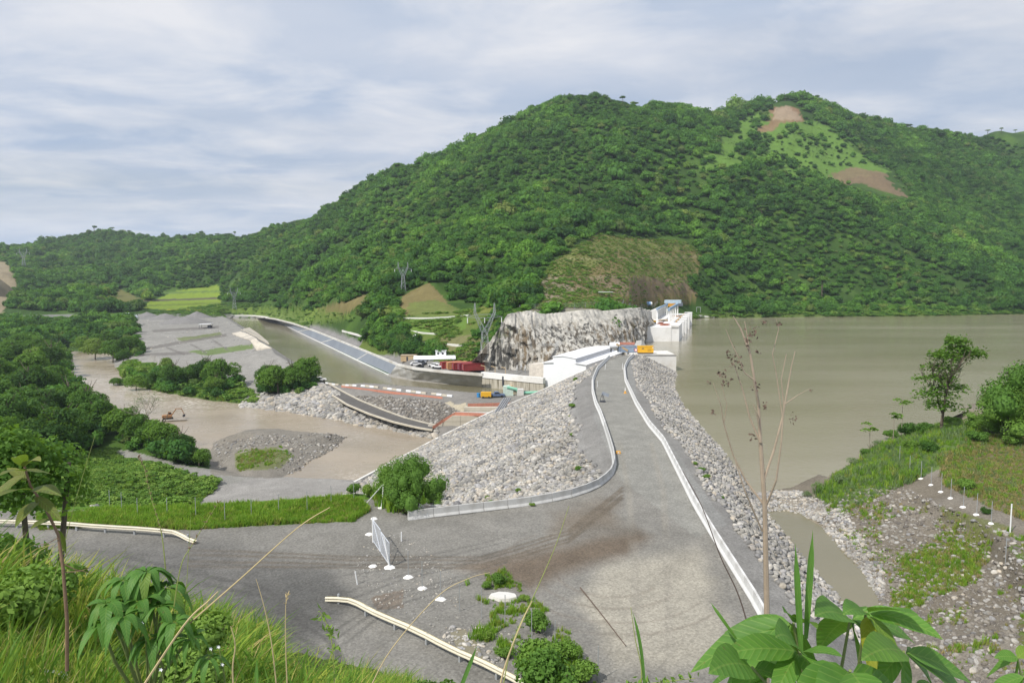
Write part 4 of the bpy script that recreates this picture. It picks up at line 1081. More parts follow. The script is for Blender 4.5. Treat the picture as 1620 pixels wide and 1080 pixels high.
# wing wall and intake structure out in the water
wg = MB(); wg.add([(39, 233, -0.2), (41.5, 233, -0.2), (57.5, 321, -3.6), (55.5, 321, -3.6), (36, 233, -14), (48, 233, -14), (66, 321, -14), (50, 321, -14)], [(0, 1, 2, 3), (1, 5, 6, 2), (0, 3, 7, 4), (0, 4, 5, 1), (3, 2, 6, 7), (4, 7, 6, 5)])
tag(wg.build('wing_wall', M_conc, None), 'sloping grey concrete wing wall between the crest end and the white intake', 'wall')
M_int = surf('intake_concrete', (0.80, 0.80, 0.79), 0.8, 0.06, 0.15, stain=(0.55, 0.52, 0.47))
it = empty('intake', (55.2, 322, 0)); tag(it, 'white concrete intake structure standing in the water with piers along its side', 'intake')
def isk(x0, x1, y0, y1, z0, z1, mb=None):
    """boxes sheared along the structure's slanting axis"""
    mb = mb or MB(); k = 36 / 125
    v = [(x0 + y0 * k, y0, z0), (x1 + y0 * k, y0, z0), (x1 + y1 * k, y1, z0), (x0 + y1 * k, y1, z0)]
    v += [(a, b, z1) for a, b, c in v]
    return mb.add(v, [(0, 3, 2, 1), (4, 5, 6, 7), (0, 1, 5, 4), (1, 2, 6, 5), (2, 3, 7, 6), (3, 0, 4, 7)])
isk(0, 15.6, 0, 125, -12, 1.4).build('wall', M_int, it)
isk(15.62, 19.0, 0.2, 24, -12, 2.0).build('end_pier', M_int, it)
isk(15.5, 18.9, -0.3, 0.15, 1.45, 2.3, ).build('parapet', M_int, it)
for k in range(6):
    a = 30 + k * 16
    isk(15.62, 19.5 + (k % 2) * 0.6, a, a + 6, -12, 2.2 + 0.1 * k).build('pier', M_int, it)
isk(-0.6, 0.0, -0.2, 120, -4, 3.4).build('parapet', M_int, it)
isk(0.01, 3.5, 60, 124, 1.41, 6.0).build('back_wall', M_concw, it)
hr = isk(15.7, 16.1, 26, 118, 1.41, 2.5); hr.build('railing', surf('railing_orange', (0.70, 0.45, 0.22), 0.6), it)
# gantry crane on the intake
cr = empty('gantry_crane', (55.2, 322, 1.41)); tag(cr, 'blue steel gantry beam on white columns over the intake deck', 'crane')
isk(11.5, 12.6, 30, 104, 6.0, 7.1).build('beam', surf('gantry_blue', (0.25, 0.36, 0.50), 0.5), cr)
isk(5.5, 6.4, 34, 104, 6.2, 6.9).build('beam', surf('gantry_blue', (0.25, 0.36, 0.50), 0.5), cr)
for a in (32, 46, 62, 80, 100): isk(11.7, 12.5, a, a + 1.2, 0, 6.0).build('column', M_int, cr)
for a in (36, 100): isk(5.6, 6.3, a, a + 1, 0, 6.2).build('column', M_int, cr)
isk(4.5, 14.0, 98, 106, 7.12, 8.9).build('trolley', surf('gantry_grey', (0.45, 0.55, 0.62), 0.5), cr)
# stores on the deck
def deck(a, b): return (55.2 + a + b * 36 / 125, 322 + b, 1.41)
for (nm, a, b, L, w, h, mt, lb, ct) in (('timber_stack', 3.0, 8, 5, 2.5, 0.8, M_tan, 'tan timber stack on the near corner of the intake deck', 'timber'), ('net_roll', 12, 10, 4.5, 2.2, 0.9, M_net, 'orange net heap on the near end of the intake deck', 'safety net'), ('net_roll', 9, 20, 3, 2, 1.0, M_net, 'second orange net heap farther along the intake deck', 'safety net'), ('timber_stack', 8.5, 45, 6, 4, 0.7, M_tan, 'tan timber formwork under the gantry beam', 'timber'), ('timber_stack', 13, 88, 8, 4, 0.6, surf('orange_board', (0.65, 0.36, 0.15), 0.7), 'orange boards at the far end of the intake deck', 'timber')):
    r_ = random.Random(int(a * 7 + b)); mb = MB()
    for k in range(14):
        M = Matrix.Translation((r_.uniform(-L / 2, L / 2) * 0.4, r_.uniform(-w / 2, w / 2) * 0.7, h * k / 14)) @ Matrix.Rotation(r_.uniform(-0.25, 0.25), 4, 'Z')
        mb.box(-L / 2 * r_.uniform(0.6, 1), L / 2 * r_.uniform(0.6, 1), -0.3, 0.3, 0, h / 10, M)
    tag(mb.build(nm, mt, None, deck(a, b)), lb, ct)
def machine(loc, rz, s, label, body=M_yellow):
    """tracked excavator"""
    e = empty('excavator', loc, rz); e.scale = (s, s, s); tag(e, label, 'excavator')
    for sy in (-1.2, 1.2): MB().prism([(-2, 0.25), (-1.6, 0), (1.6, 0), (2, 0.25), (2, 0.65), (1.6, 0.9), (-1.6, 0.9), (-2, 0.65)], sy - 0.3, sy + 0.3).build('track', M_tyre, e)
    MB().prism([(-2.3, 1.0), (1.4, 1.0), (1.4, 1.9), (-1.0, 2.1), (-2.3, 1.9)], -1.3, 1.3).build('body', body, e)
    cb = MB().prism([(0.1, 1.9), (1.5, 1.9), (1.4, 2.6), (1.1, 3.1), (0.1, 3.1)], 0.25, 1.25).build('cab', body, e)
    MB().box(0.3, 1.3, 0.23, 0.245, 2.1, 2.9).build('window', M_glass, cb)
    MB().tube([(1.2, -0.3, 1.5), (3.2, -0.3, 4.4), (5.4, -0.3, 4.3)], 0.32, 0.22, 4).build('boom', body, e)
    MB().tube([(5.2, -0.3, 4.5), (6.3, -0.3, 1.7)], 0.22, 0.16, 4).build('arm', body, e)
    MB().prism([(5.9, 1.7), (6.7, 1.8), (6.6, 0.9), (5.8, 0.7), (5.5, 1.1)], -0.8, 0.2).build('bucket', M_black, e)
    return e
machine(deck(4.5, 26), 2.2, 0.75, 'yellow excavator on the intake deck beside the parapet')

# ------------------------------------------------------------------ vehicles
def pickup(loc, rz, mat, label, kind='pickup'):
    v = empty('pickup_truck' if kind == 'pickup' else 'parked_car', loc, rz); tag(v, label, kind if kind == 'pickup' else 'car')
    b = [(-2.5, 0.45), (2.45, 0.45), (2.5, 0.85), (2.35, 1.02), (1.15, 1.12), (0.55, 1.72), (-0.75, 1.75), (-0.95, 1.12), (-2.5, 1.1)] if kind == 'pickup' else [(-2.2, 0.42), (2.15, 0.42), (2.2, 0.8), (1.2, 1.0), (0.6, 1.45), (-1.3, 1.47), (-1.9, 1.0), (-2.2, 0.95)]
    me = MB().prism(b, -0.9, 0.9)
    o = me.build('body', mat, v)
    bm = bmesh.new(); bm.from_mesh(o.data); bmesh.ops.bevel(bm, geom=bm.edges[:], offset=0.06, segments=2, affect='EDGES'); bm.to_mesh(o.data); bm.free()
    for sy in (-0.905, 0.905):
        s2 = [(-0.72, 1.15), (0.98, 1.15), (0.48, 1.62), (-0.68, 1.64)] if kind == 'pickup' else [(-1.6, 1.0), (1.0, 1.02), (0.52, 1.38), (-1.2, 1.4)]
        MB().prism(s2, sy - 0.01, sy + 0.01).build('window', M_glass, v)
    ws = MB(); a0, a1 = ((1.14, 1.14), (0.6, 1.66)) if kind == 'pickup' else ((1.17, 1.03), (0.64, 1.42))
    ws.add([(a0[0] + .03, -0.75, a0[1]), (a0[0] + .03, 0.75, a0[1]), (a1[0] + .03, 0.7, a1[1]), (a1[0] + .03, -0.7, a1[1])], [(0, 1, 2, 3)]); ws.build('windscreen', M_glass, v)
    for sx in (-1.55, 1.5):
        for sy in (-0.85, 0.85): MB().tube([(sx, sy - 0.13, 0.36), (sx, sy + 0.13, 0.36)], 0.37, 0.37, 14).build('wheel', M_tyre, v)
    for sy in (-0.65, 0.65): MB().box(2.42, 2.5, sy - 0.15, sy + 0.15, 0.72, 0.88).build('headlight', M_steel, v)
    return v
M_carw = surf('car_white', (0.80, 0.80, 0.80), 0.3, 0.02, 1, bmp=0, spec=0.5); M_card = surf('car_dark', (0.08, 0.09, 0.11), 0.3, 0.02, 1, bmp=0, spec=0.5)
h_ = hit(967, 488.5, 200)
pickup(h_, 0.0, M_carw, 'white pickup truck on the road above the grey cliff')
def onp(px, py, z=-10.5):
    x, y = W(px, py, z); return (x, y, max(z, hz(x, y)))
pickup(onp(658, 578), 0.2, M_carw, 'white car parked left of the dark car by the white office', 'car')
pickup(onp(668, 577), 0.3, M_card, 'dark car parked beside a white car near the white office', 'car')
pickup(onp(687, 580), 2.8, M_carw, 'white car nearest the red containers', 'car')
pickup(onp(693, 582.5), 2.7, M_carw, 'silvery white pickup beside the red containers')
h_ = hit(506, 603, 100); pickup(h_, 0.3, M_carw, 'white pickup truck at the end of the canal bank by the dark trees')
h_ = hit(786, 628, 150); pickup(h_, 0.1, surf('car_blue', (0.12, 0.17, 0.28), 0.3), 'blue pickup truck on the works terrace beside the yellow box')

# ------------------------------------------------------------------ platform: office, store, containers
x, y, z = onp(656, 577)
of = empty('office_building', (x, y, z), 0.12); tag(of, 'long low white office with a white gable roof on the platform', 'building')
MB().prism([(0, -0.3), (5.5, -0.3), (5.5, 2.3), (2.75, 3.1), (0, 2.3)], 0, 15.5, Matrix.Rotation(-math.pi / 2, 4, 'Z') @ Matrix.Translation((0, 0, 0)) @ Matrix.Scale(-1, 4, (1, 0, 0))).build('wall', M_wall_w, of)
rm = MB(); rm.add([(-0.4, -0.5, 2.22), (15.9, -0.5, 2.22), (15.9, 2.75, 3.25), (-0.4, 2.75, 3.25), (15.9, 6.0, 2.22), (-0.4, 6.0, 2.22)], [(0, 1, 2, 3), (3, 2, 4, 5)])
ro = rm.build('roof', M_roof_w, of); md = ro.modifiers.new('t', 'SOLIDIFY'); md.thickness = 0.15
for k in range(5): MB().box(1.2 + k * 1.7, 1.9 + k * 1.7, -0.03, 0.02, 1.0, 1.7).build('window', M_glass, of)
MB().box(9.2, 11.8, -0.03, 0.02, 0.0, 2.1).build('door', surf('door_dark', (0.12, 0.11, 0.10), 0.7), of)
for k in range(2): MB().box(12.4 + k * 1.5, 13.1 + k * 1.5, -0.03, 0.02, 1.0, 1.7).build('window', M_glass, of)
x, y = W(697, 575, -10.5); an_ = empty('annex_building', (x, y, -10.5), 0.12); tag(an_, 'small two storey white block behind the long office roof', 'building')
MB().box(-1.9, 2.2, 0, 4, 0, 5.0).build('wall', M_wall_w, an_); MB().box(-2.1, 2.4, -0.2, 4.2, 5.0, 5.25).build('roof', M_roof_w, an_)
for k in (-0.9, 0.9): MB().box(k - 0.35, k + 0.35, -0.03, 0.0, 3.6, 4.4).build('window', M_glass, an_)
x, y, z = onp(634, 571); st = empty('store_shed', (x, y, z), -0.05); tag(st, 'tan board shed with a dark doorway, left of the white office', 'building')
MB().box(0, 6.2, 0, 3.0, -0.2, 2.3).build('wall', M_tan, st); MB().box(-0.15, 6.35, -0.15, 3.15, 2.3, 2.42).build('roof', surf('tan_roof', (0.45, 0.36, 0.26), 0.8), st)
MB().box(2.3, 3.0, -0.03, 0.02, 0.0, 1.8).build('door', M_black, st)
cols = [(M_red, None, 'dark red container, leftmost of the row beside the office'), (surf('container_orange', (0.52, 0.26, 0.12), 0.6), surf('container_orange_roof', (0.62, 0.33, 0.16), 0.6), 'orange brown container, second from the left in the red row'), (M_red, None, 'dark red container in the middle of the row, right of the orange one'), (surf('container_maroon', (0.24, 0.04, 0.06), 0.6, 0.12), None, 'maroon container, second from the right in the row'), (M_red, None, 'dark red container with its whole long side showing, rightmost of the row')]
bx, by, bz_ = onp(703, 584)
for k, (mt, rfm, lb) in enumerate(cols):
    container('shipping_container', (bx + k * 2.2 + 2.4, by + 3.0 - k * 1.35, bz_ + 0.02), math.radians(25), 9.0 if k == 4 else 8, mt, lb, 'containers on the platform', rfm)

# canal lining, shotcrete, quay wall, curbs
def line3(l, z): return [(*W(a, b, z), z) for a, b in l]
def interp_line(L, n):
    L = [Vector(p) for p in L]; ds = [0]
    for a, b in zip(L[:-1], L[1:]): ds.append(ds[-1] + (b - a).length)
    out = []
    for k in range(n):
        t = ds[-1] * k / (n - 1); i = max(j for j in range(len(ds) - 1) if ds[j] <= t + 1e-9)
        out.append(L[i].lerp(L[i + 1], min(1, (t - ds[i]) / (ds[i + 1] - ds[i] + 1e-9))))
    return out
wlx = interp_line([(p[0], p[1], ZC - 0.4) for p in WP([(405, 502.6), (430, 508), (452, 515), (482, 530), (522, 549), (572, 573), (616, 593.5)], ZC)], 70)
tpx = interp_line(line3([(420, 502.2), (436, 504.5), (462, 511), (495, 522), (535, 538), (580, 556), (628, 576)], -10.8), 70)
M_lin = surf('canal_lining', (0.20, 0.225, 0.26), 0.6, 0.12, 0.08, stain=(0.16, 0.18, 0.22))
ln_ = empty('canal_lining', tuple(wlx[35])); tag(ln_, 'blue grey lined canal bank in panels between white curbs', 'canal lining')
o0 = Vector(ln_.location)
for k0 in range(0, 69, 3):
    A = [wlx[i] - o0 + Vector((0, 0, 0.25)) for i in range(k0, min(k0 + 4, 70))]; B = [tpx[i] - o0 + Vector((0, 0, 0.15)) for i in range(k0, min(k0 + 4, 70))]
    mb = MB(); mb.strip(A, B); mb.build('panel', M_lin, ln_)
    if k0 % 15 == 0:
        wall_along('joint', [tuple(A[0] + Vector((0, 0, 0.05))), tuple(B[0] + Vector((0, 0, 0.05)))], 0.35, 0.05, 0.3, M_concw, ln_)
wall_along('curb', [tuple(p - o0 + Vector((0, 0, 0.35))) for p in wlx], 1.0, 0.4, 1.2, M_white, ln_)
wall_along('curb', [tuple(p - o0 + Vector((0, 0, 0.15))) for p in tpx], 0.6, 0.3, 0.8, M_concw, ln_)
# shotcrete bank
A = interp_line([(p[0], p[1], ZC - 0.8) for p in WP([(616, 593.5), (650, 600.5), (700, 606), (762, 612)], ZC)], 60)
B = interp_line(line3([(628, 576), (655, 582), (700, 587), (764, 592)], -10.3), 60)
V, Fc = [], []; nv = 12
for i in range(60):
    for j in range(nv):
        p = A[i].lerp(B[i], j / (nv - 1)); nx_ = (fbm(np.array([p.x]), np.array([p.z * 3 + p.y]), 4.0, 4, 91)[0]) * 0.9
        p = p + Vector((-0.2, -1, 0.35)) * (0.5 + nx_) * (math.sin(math.pi * j / (nv - 1)) * 0.9 + 0.1); V.append(tuple(p))
for i in range(59):
    for j in range(nv - 1): Fc.append((i * nv + j, (i + 1) * nv + j, (i + 1) * nv + j + 1, i * nv + j + 1))
M_shot = surf('shotcrete', (0.40, 0.40, 0.385), 0.9, 0.18, 0.35, stain=(0.27, 0.25, 0.21), bmp=0.6)
tag(MB().add(V, Fc).build('shotcrete_bank', M_shot, None, sm=True), 'lumpy grey shotcrete bank between the blue lining and the quay wall', 'bank')
bc = [Vector(p) for p in B]
tag(wall_along('platform_curb', [tuple(p) for p in bc], 0.7, 0.35, 0.6, M_concw), 'pale curb along the platform edge above the shotcrete bank', 'curb')
qa, qb = Vector((*W(762, 612, ZC), 0)), Vector((*W(862, 623, ZC), 0)); dq = (qb - qa); Lq = dq.length - 0.6
qw = empty('quay_wall', (qa.x, qa.y, ZC), math.atan2(dq.y, dq.x)); tag(qw, 'white topped concrete quay wall with dark vertical stains beside the power house', 'wall')
mq, ntq, bq = nmat('stained_quay')
tcq = N(ntq, 'ShaderNodeTexCoord'); mpq = N(ntq, 'ShaderNodeMapping'); mpq.inputs['Scale'].default_value = (1.2, 1, 0.06); ntq.links.new(tcq.outputs['Object'], mpq.inputs[0])
ntq.links.new(rampn(ntq, noise_fac(ntq, 1.2, 6, 0.75, vec=mpq.outputs[0]), [(0.38, (0.16, 0.14, 0.10)), (0.48, (0.42, 0.39, 0.32)), (0.66, (0.55, 0.52, 0.45))]), bq.inputs['Base Color']); bq.inputs['Roughness'].default_value = 0.9
MB().box(0, Lq, 0, 1.0, -2, 3.4).build('face', mq, qw)
MB().box(-0.1, Lq, -0.25, 1.2, 3.4, 5.35).build('cap', M_int, qw)
MB().box(9.2, 9.9, -0.27, 0.0, 1.2, 4.6).build('ladder', M_black, qw)
MB().box(13, 24, -1.6, -0.4, 0.15, 0.45).build('fender', M_black, qw)
for a, b in ((0, 1.4), (4.5, 1.4), (9, 0.9)):
    MB().tube([(a + 0.3, 1.6, 5.3), (a + 0.3, 1.6, 7.3), (a - 2.0, 2.2, 7.4)], 0.12, 0.12, 6).build('pipe', M_tan, qw)

# benches of the grass hill: white channels
M_chan = surf('channel_white', (0.70, 0.69, 0.65), 0.8, 0.08, 1)
def draped(name, pxl, w, top, label, cat, mat=M_chan, t0=150, dep=0.6):
    pts = []
    for (a, b), (c, d) in zip(pxl[:-1], pxl[1:]):
        n = max(2, int(math.hypot(c - a, d - b) / 7))
        for k in range(n): pts.append(hit(a + (c - a) * k / n, b + (d - b) * k / n, t0))
    pts.append(hit(*pxl[-1], t0)); pts = [p for p in pts if p]
    P = [Vector(p) for p in pts]
    for _ in range(2):
        P = [P[0]] + [(P[i - 1] + P[i] * 2 + P[i + 1]) / 4 for i in range(1, len(P) - 1)] + [P[-1]]
    o = wall_along(name, [tuple(p) for p in P], w, top, dep, mat)
    return tag(o, label, cat)
draped('drain_channel', [(634, 504), (680, 504), (715, 502), (743, 499)], 1.2, 0.55, 'white drain channel on the upper bench of the grass hill', 'drain')
draped('drain_channel', [(631, 514), (642, 522), (662, 527), (697, 529)], 1.0, 0.5, 'curved white drain channel below the green bench', 'drain')
draped('drain_channel', [(661, 542), (690, 543), (735, 547)], 0.7, 0.4, 'thin white drain channel lowest on the grass hill', 'drain')
draped('stair', [(658, 529), (652, 536), (646, 540)], 0.9, 0.3, 'short pale stair stepping down from the curved drain', 'stair')
draped('curb', [(1083, 496), (1110, 500), (1130, 502.5)], 1.2, 0.7, 'white concrete strip running down to the water beyond the intake', 'curb', t0=300)
draped('curb', [(1165, 493), (1185, 491), (1206, 490)], 1.5, 0.5, 'pale slab strip on the far green shore', 'curb', t0=300)
draped('canal_curb', [(335, 499.5), (400, 499), (425, 502)], 1.6, 0.6, 'white curb curving round the head of the canal', 'curb', t0=300)
draped('lined_channel', [(14, 515), (60, 511), (120, 507), (180, 503)], 6, 1.6, 'long white lined channel far behind the river trees', 'channel', M_int, t0=300)
draped('pale_platform', [(542, 523), (560, 528), (575, 532)], 1.0, 0.4, 'pale curb at the edge of the far grey road', 'curb', t0=300)

# ramp road and its curbs, concrete walls by the river
def zline(l): return [(*W(a, b, z), z) for a, b, z in l]
up = interp_line(zline([(520, 608, -14.5), (545, 622, -15.0), (568, 634, -15.4), (607, 650, -16.2), (640, 662, -17.0), (675, 671, -17.8), (690, 674, -18)]), 40)
lo = interp_line(zline([(508, 610, -15.2), (528, 627, -15.8), (548, 640, -16.2), (583, 655, -17.0), (622, 668, -17.6), (660, 677, -18.2), (684, 681, -18.5)]), 40)
rd = MB(); rd.strip([p + Vector((0, 0, 0.25)) for p in lo], [p + Vector((0, 0, 0.25)) for p in up])
ro = rd.build('ramp_road', surf('dark_road', (0.10, 0.095, 0.09), 0.9, 0.12, 0.4), None); tag(ro, kind='structure')
M_curbt = surf('curb_tan', (0.50, 0.46, 0.38), 0.85, 0.15, 0.8)
tag(wall_along('ramp_curb', [tuple(p) for p in up], 0.5, 0.5, 0.4, M_curbt), 'tan curb along the upper side of the dark ramp road', 'curb')
tag(wall_along('ramp_curb', [tuple(p) for p in lo], 0.45, 0.38, 0.1, M_curbt), 'tan curb on the river side of the dark ramp road', 'curb')
tc_ = interp_line(zline([(515, 603.5, -14.4), (560, 611, -14.4), (640, 620.5, -14.4), (720, 629, -14.4)]), 60)
for k in range(0, 60, 2):
    if k % 10 == 8: continue
    a, b = tc_[k], tc_[min(k + 2, 59)]
    dv = b - a; L = dv.length
    if L < 0.5: continue
    o = MB().prism([(-0.3, 0), (0.3, 0), (0.2, 0.6), (-0.2, 0.6)], 0.05, L - 0.05).build('edge_block', M_curbt if k % 4 else M_white, None, (a.x, a.y, hz(a.x, a.y) - 0.02), math.atan2(dv.y, dv.x) - math.pi / 2)
    tag(o, 'low pale edge block in the row along the near bank of the canal', 'edge block', 'edge blocks along the canal bank')
def net_line(l, h, label):
    P = interp_line(zline(l), 24); o0 = P[0]
    r_ = empty('safety_net', tuple(o0)); tag(r_, label, 'safety net')
    wall_along('net', [tuple(p - o0) for p in P], 0.05, h, 0.1, M_net, r_)
    for p in P[::4]: MB().tube([tuple(p - o0 + Vector((0, 0, -0.3))), tuple(p - o0 + Vector((0, 0, h + 0.15)))], 0.05, 0.05, 5).build('post', M_tan, r_)
net_line([(540, 613, -14.5), (600, 620, -14.5), (660, 627, -14.5), (700, 631, -14.5)], 0.7, 'faded red safety net running along the near bank of the canal')
net_line([(740, 643, -14.2), (780, 642, -14.2), (815, 641, -14.2)], 0.9, 'orange red safety net behind the upper concrete beam of the works')
mw = empty('river_wall', (-18, 199, ZR)); tag(mw, 'stained beige concrete wall standing in the brown river at the works', 'wall')
MB().prism([(-4.2, -3), (26, -3), (26, 5.0), (1.5, 5.0), (-0.5, 3.6), (-4.2, 0.9)], 0, 1.4).build('face', surf('beige_concrete', (0.50, 0.46, 0.38), 0.9, 0.10, 0.3, stain=(0.34, 0.32, 0.24)), mw)
MB().box(1.4, 26, 1.41, 6.5, 3.8, 4.95).build('deck', M_conc, mw)
jo = MB()
for a in (3.6, 9.5, 15): jo.box(a, a + 0.1, -0.03, 0.0, -2, 5.0)
for b in (1.8, 3.4): jo.box(-1, 26, -0.025, 0.0, b, b + 0.06)
jo.build('joint_lines', surf('joint_dark', (0.2, 0.18, 0.14), 0.9), mw)
MB().box(4.2, 26, 7.0, 8.6, 3.8, 6.1).build('upper_beam', surf('beige_concrete', (0.50, 0.46, 0.38)), mw)
net_line([(684, 679, -18.4), (700, 668, -16.8), (720, 656, -14.9), (774, 658, -14.9), (800, 659, -14.9)], 0.8, 'orange safety net along the top of the concrete river wall')
# yellow box, blue drum, green pipe works, chute of pipes
def onw(px, py): return hit(px, py, 150)
h_ = onw(769, 629); bx_ = empty('compressor', h_, 0.0); tag(bx_, 'small yellow compressor box on the works terrace', 'compressor')
MB().box(-1.6, 1.6, -0.8, 0.8, 0.4, 1.8).build('housing', M_yellow, bx_); MB().box(-1.3, 1.3, -0.6, 0.6, 0.25, 0.4).build('frame', M_black, bx_)
for s_ in (-0.9, 0.9): MB().tube([(s_, -0.85, 0.3), (s_, 0.85, 0.3)], 0.3, 0.3, 10).build('wheel', M_tyre, bx_)
h_ = onw(757, 628); tag(MB().tube([(0, 0, 0), (0, 0, 0.5), (0, 0, 1.3)], 0.55, 0.55, 16).build('drum', surf('drum_blue', (0.05, 0.25, 0.55), 0.4), None, h_), 'blue drum left of the yellow compressor', 'drum')
h_ = onw(805, 626); gm = empty('pump_station', h_, 0.1); tag(gm, 'pale green pump housing with a green pipe leading right to the dam', 'pump station')
MB().prism([(-1.6, -0.5), (1.4, -0.5), (1.4, 2.6), (0.2, 3.2), (-1.6, 3.0)], 0, 2).build('housing', surf('pale_green', (0.55, 0.66, 0.58), 0.6), gm)
MB().tube([(-0.5, 0.2, 2.7), (2.4, 0.2, 2.0), (3.5, 0.2, 0.8), (14, 0.6, 0.9)], 0.5, 0.5, 12).build('pipe', M_green, gm)
MB().box(2.6, 4.6, -0.8, 1.4, -0.5, 2.1).build('valve_box', M_concw, gm)
h_ = onw(794, 650)
pc = MB()
for k in range(4): pc.tube([(-2 + k * 0.5, 0, -1.5), (0.6 + k * 0.5, 2.5, 2.2)], 0.22, 0.22, 8)
tag(pc.build('pipe_bundle', surf('pipe_grey', (0.22, 0.23, 0.25), 0.5), None, (h_[0], h_[1], h_[2] + 0.6)), 'bundle of dark grey pipes leaning up the works bank', 'pipes')
machine(onw(808, 620), 0.4, 0.7, 'yellow excavator on the canal bank behind the green pump')
# excavator in the river
x, y = W(266, 664, ZR); machine((x, y, ZR + 0.1), 0.5, 0.72, 'orange excavator working in the river by the bare tree', surf('machine_orange', (0.36, 0.19, 0.09), 0.6))
x, y = W(276, 666, ZR); tag(MB().tube([(-3.5, -1.0, 0.2), (0, 0, 0.35), (3.4, 1.0, 0.3)], 0.35, 0.25, 8).build('log', surf('drift_wood', (0.35, 0.32, 0.28), 0.9), None, (x, y, ZR)), 'pale log lying in the shallows below the orange excavator', 'log')

# ------------------------------------------------------------------ pylons
def pylon(loc, h, rz, label, r=0.10):
    p = empty('pylon', loc, rz); tag(p, label, 'pylon'); s = h / 23.0
    b = MB(); hw = 2.0 * s; top = 12.5 * s
    lv = [0, 3.0 * s, 6 * s, 9 * s, top]; w_ = [hw, hw * 0.84, hw * 0.7, hw * 0.58, hw * 0.45]
    def cor(k): return [Vector((a * w_[k], c * w_[k], lv[k])) for a, c in ((-1, -1), (1, -1), (1, 1), (-1, 1))]
    for k in range(4):
        A_, B_ = cor(k), cor(k + 1)
        for j in range(4):
            b.tube([A_[j], B_[j]], r, r, 4); b.tube([A_[j], B_[(j + 1) % 4]], r * 0.6, r * 0.6, 3); b.tube([A_[(j + 1) % 4], B_[j]], r * 0.6, r * 0.6, 3)
            b.tube([B_[j], B_[(j + 1) % 4]], r * 0.6, r * 0.6, 3)
    b.build('body', M_pylon, p)
    for sx in (-1, 1):
        a = MB(); n = 6; prev = None
        for k in range(n + 1):
            t = k / n; cx = sx * (0.3 + 3.3 * min(1, t * 1.5)) * s; cz = top + t * 10.5 * s; ww = (0.75 * (1 - t) + 0.12) * s
            ring = [Vector((cx + u * ww, v * ww, cz)) for u, v in ((-1, -1), (1, -1), (1, 1), (-1, 1))]
            if prev:
                for j in range(4):
                    a.tube([prev[j], ring[j]], r * 0.8, r * 0.8, 4); a.tube([prev[j], ring[(j + 1) % 4]], r * 0.5, r * 0.5, 3); a.tube([ring[j], ring[(j + 1) % 4]], r * 0.5, r * 0.5, 3)
            prev = ring
        a.build('arm', M_pylon, p)
    cx_ = MB(); zc_ = top + 5.2 * s
    for v in (-0.5, 0.5):
        cx_.tube([(-6.6 * s, v * s * 0.3, zc_ + 0.3 * s), (-3 * s, v * s, zc_), (3 * s, v * s, zc_), (6.6 * s, v * s * 0.3, zc_ + 0.3 * s)], r * 0.7, r * 0.7, 4)
        cx_.tube([(-6.6 * s, 0, zc_ + 0.3 * s), (-3 * s, v * s, zc_ + 1.2 * s), (3 * s, v * s, zc_ + 1.2 * s), (6.6 * s, 0, zc_ + 0.3 * s)], r * 0.7, r * 0.7, 4)
    cx_.build('crossarm', M_pylon, p)
    for u in (-6.3, 0, 6.3): MB().tube([(u * s, 0, zc_), (u * s, 0, zc_ - 1.9 * s)], 0.10 * s + 0.05, 0.10 * s + 0.05, 6).build('insulator', M_white, p)
    return p
x, y, z = onp(767, 583); pylon((x, y, z), 23.5, 0.25, 'tall grey lattice pylon with two horns standing on the platform', 0.085)
h_ = hit(638, 463, 200); pylon(h_, 17.0, 0.3, 'grey lattice pylon on the brown knoll above the grass hill', 0.09)
h_ = hit(371, 489, 300); pylon(h_, 21, 0.3, 'faint grey pylon among trees beyond the head of the canal', 0.11)
h_ = hit(38, 425, 300); pylon(h_, 30, 0.3, 'faint pylon far off at the left edge on the wooded hill', 0.14)
# switchyard: gantry and apparatus below the cliff
h_ = (14, 266, -10.5)
sw = empty('switchyard_gantry', h_, 0.2); tag(sw, 'grey lattice portal frame standing in front of the stained cliff', 'gantry')
for sx in (-2.6, 2.6):
    c_ = MB()
    for a in (-0.35, 0.35):
        for b2 in (-0.35, 0.35): c_.tube([(sx + a, b2, 0), (sx + a, b2, 10.5)], 0.05, 0.05, 4)
    for k in range(10):
        sg_ = 1 if k % 2 else -1
        c_.tube([(sx - 0.35 * sg_, -0.35, k * 1.05), (sx + 0.35 * sg_, -0.35, k * 1.05 + 1.05)], 0.035, 0.035, 3)
    c_.build('column', M_pylon, sw)
bm_ = MB()
for v in (8.8, 9.5): bm_.tube([(-2.6, -0.3, v), (2.6, -0.3, v)], 0.06, 0.06, 4)
for k in range(8): bm_.tube([(-2.6 + k * 0.65, -0.3, 8.8 if k % 2 else 9.5), (-1.95 + k * 0.65, -0.3, 9.5 if k % 2 else 8.8)], 0.035, 0.035, 3)
bm_.build('beam', M_pylon, sw)
for k in range(7):
    x, y, z = onp(818 + k * 6.5, 590.5 - (k % 2) * 3)
    q = empty('breaker', (x, y + 1, z)); tag(q, 'white topped switchgear post in the yard between pylon and power house', 'switchgear', 'switchgear posts in the yard')
    MB().tube([(0, 0, 0), (0, 0, 1.6)], 0.12, 0.10, 6).build('stand', M_pylon, q); MB().tube([(0, 0, 1.6), (0, 0, 2.9)], 0.18, 0.10, 8).build('insulator', M_white, q)
    MB().box(-0.5, 0.5, -0.12, 0.12, 1.5, 1.62).build('crosshead', M_pylon, q)

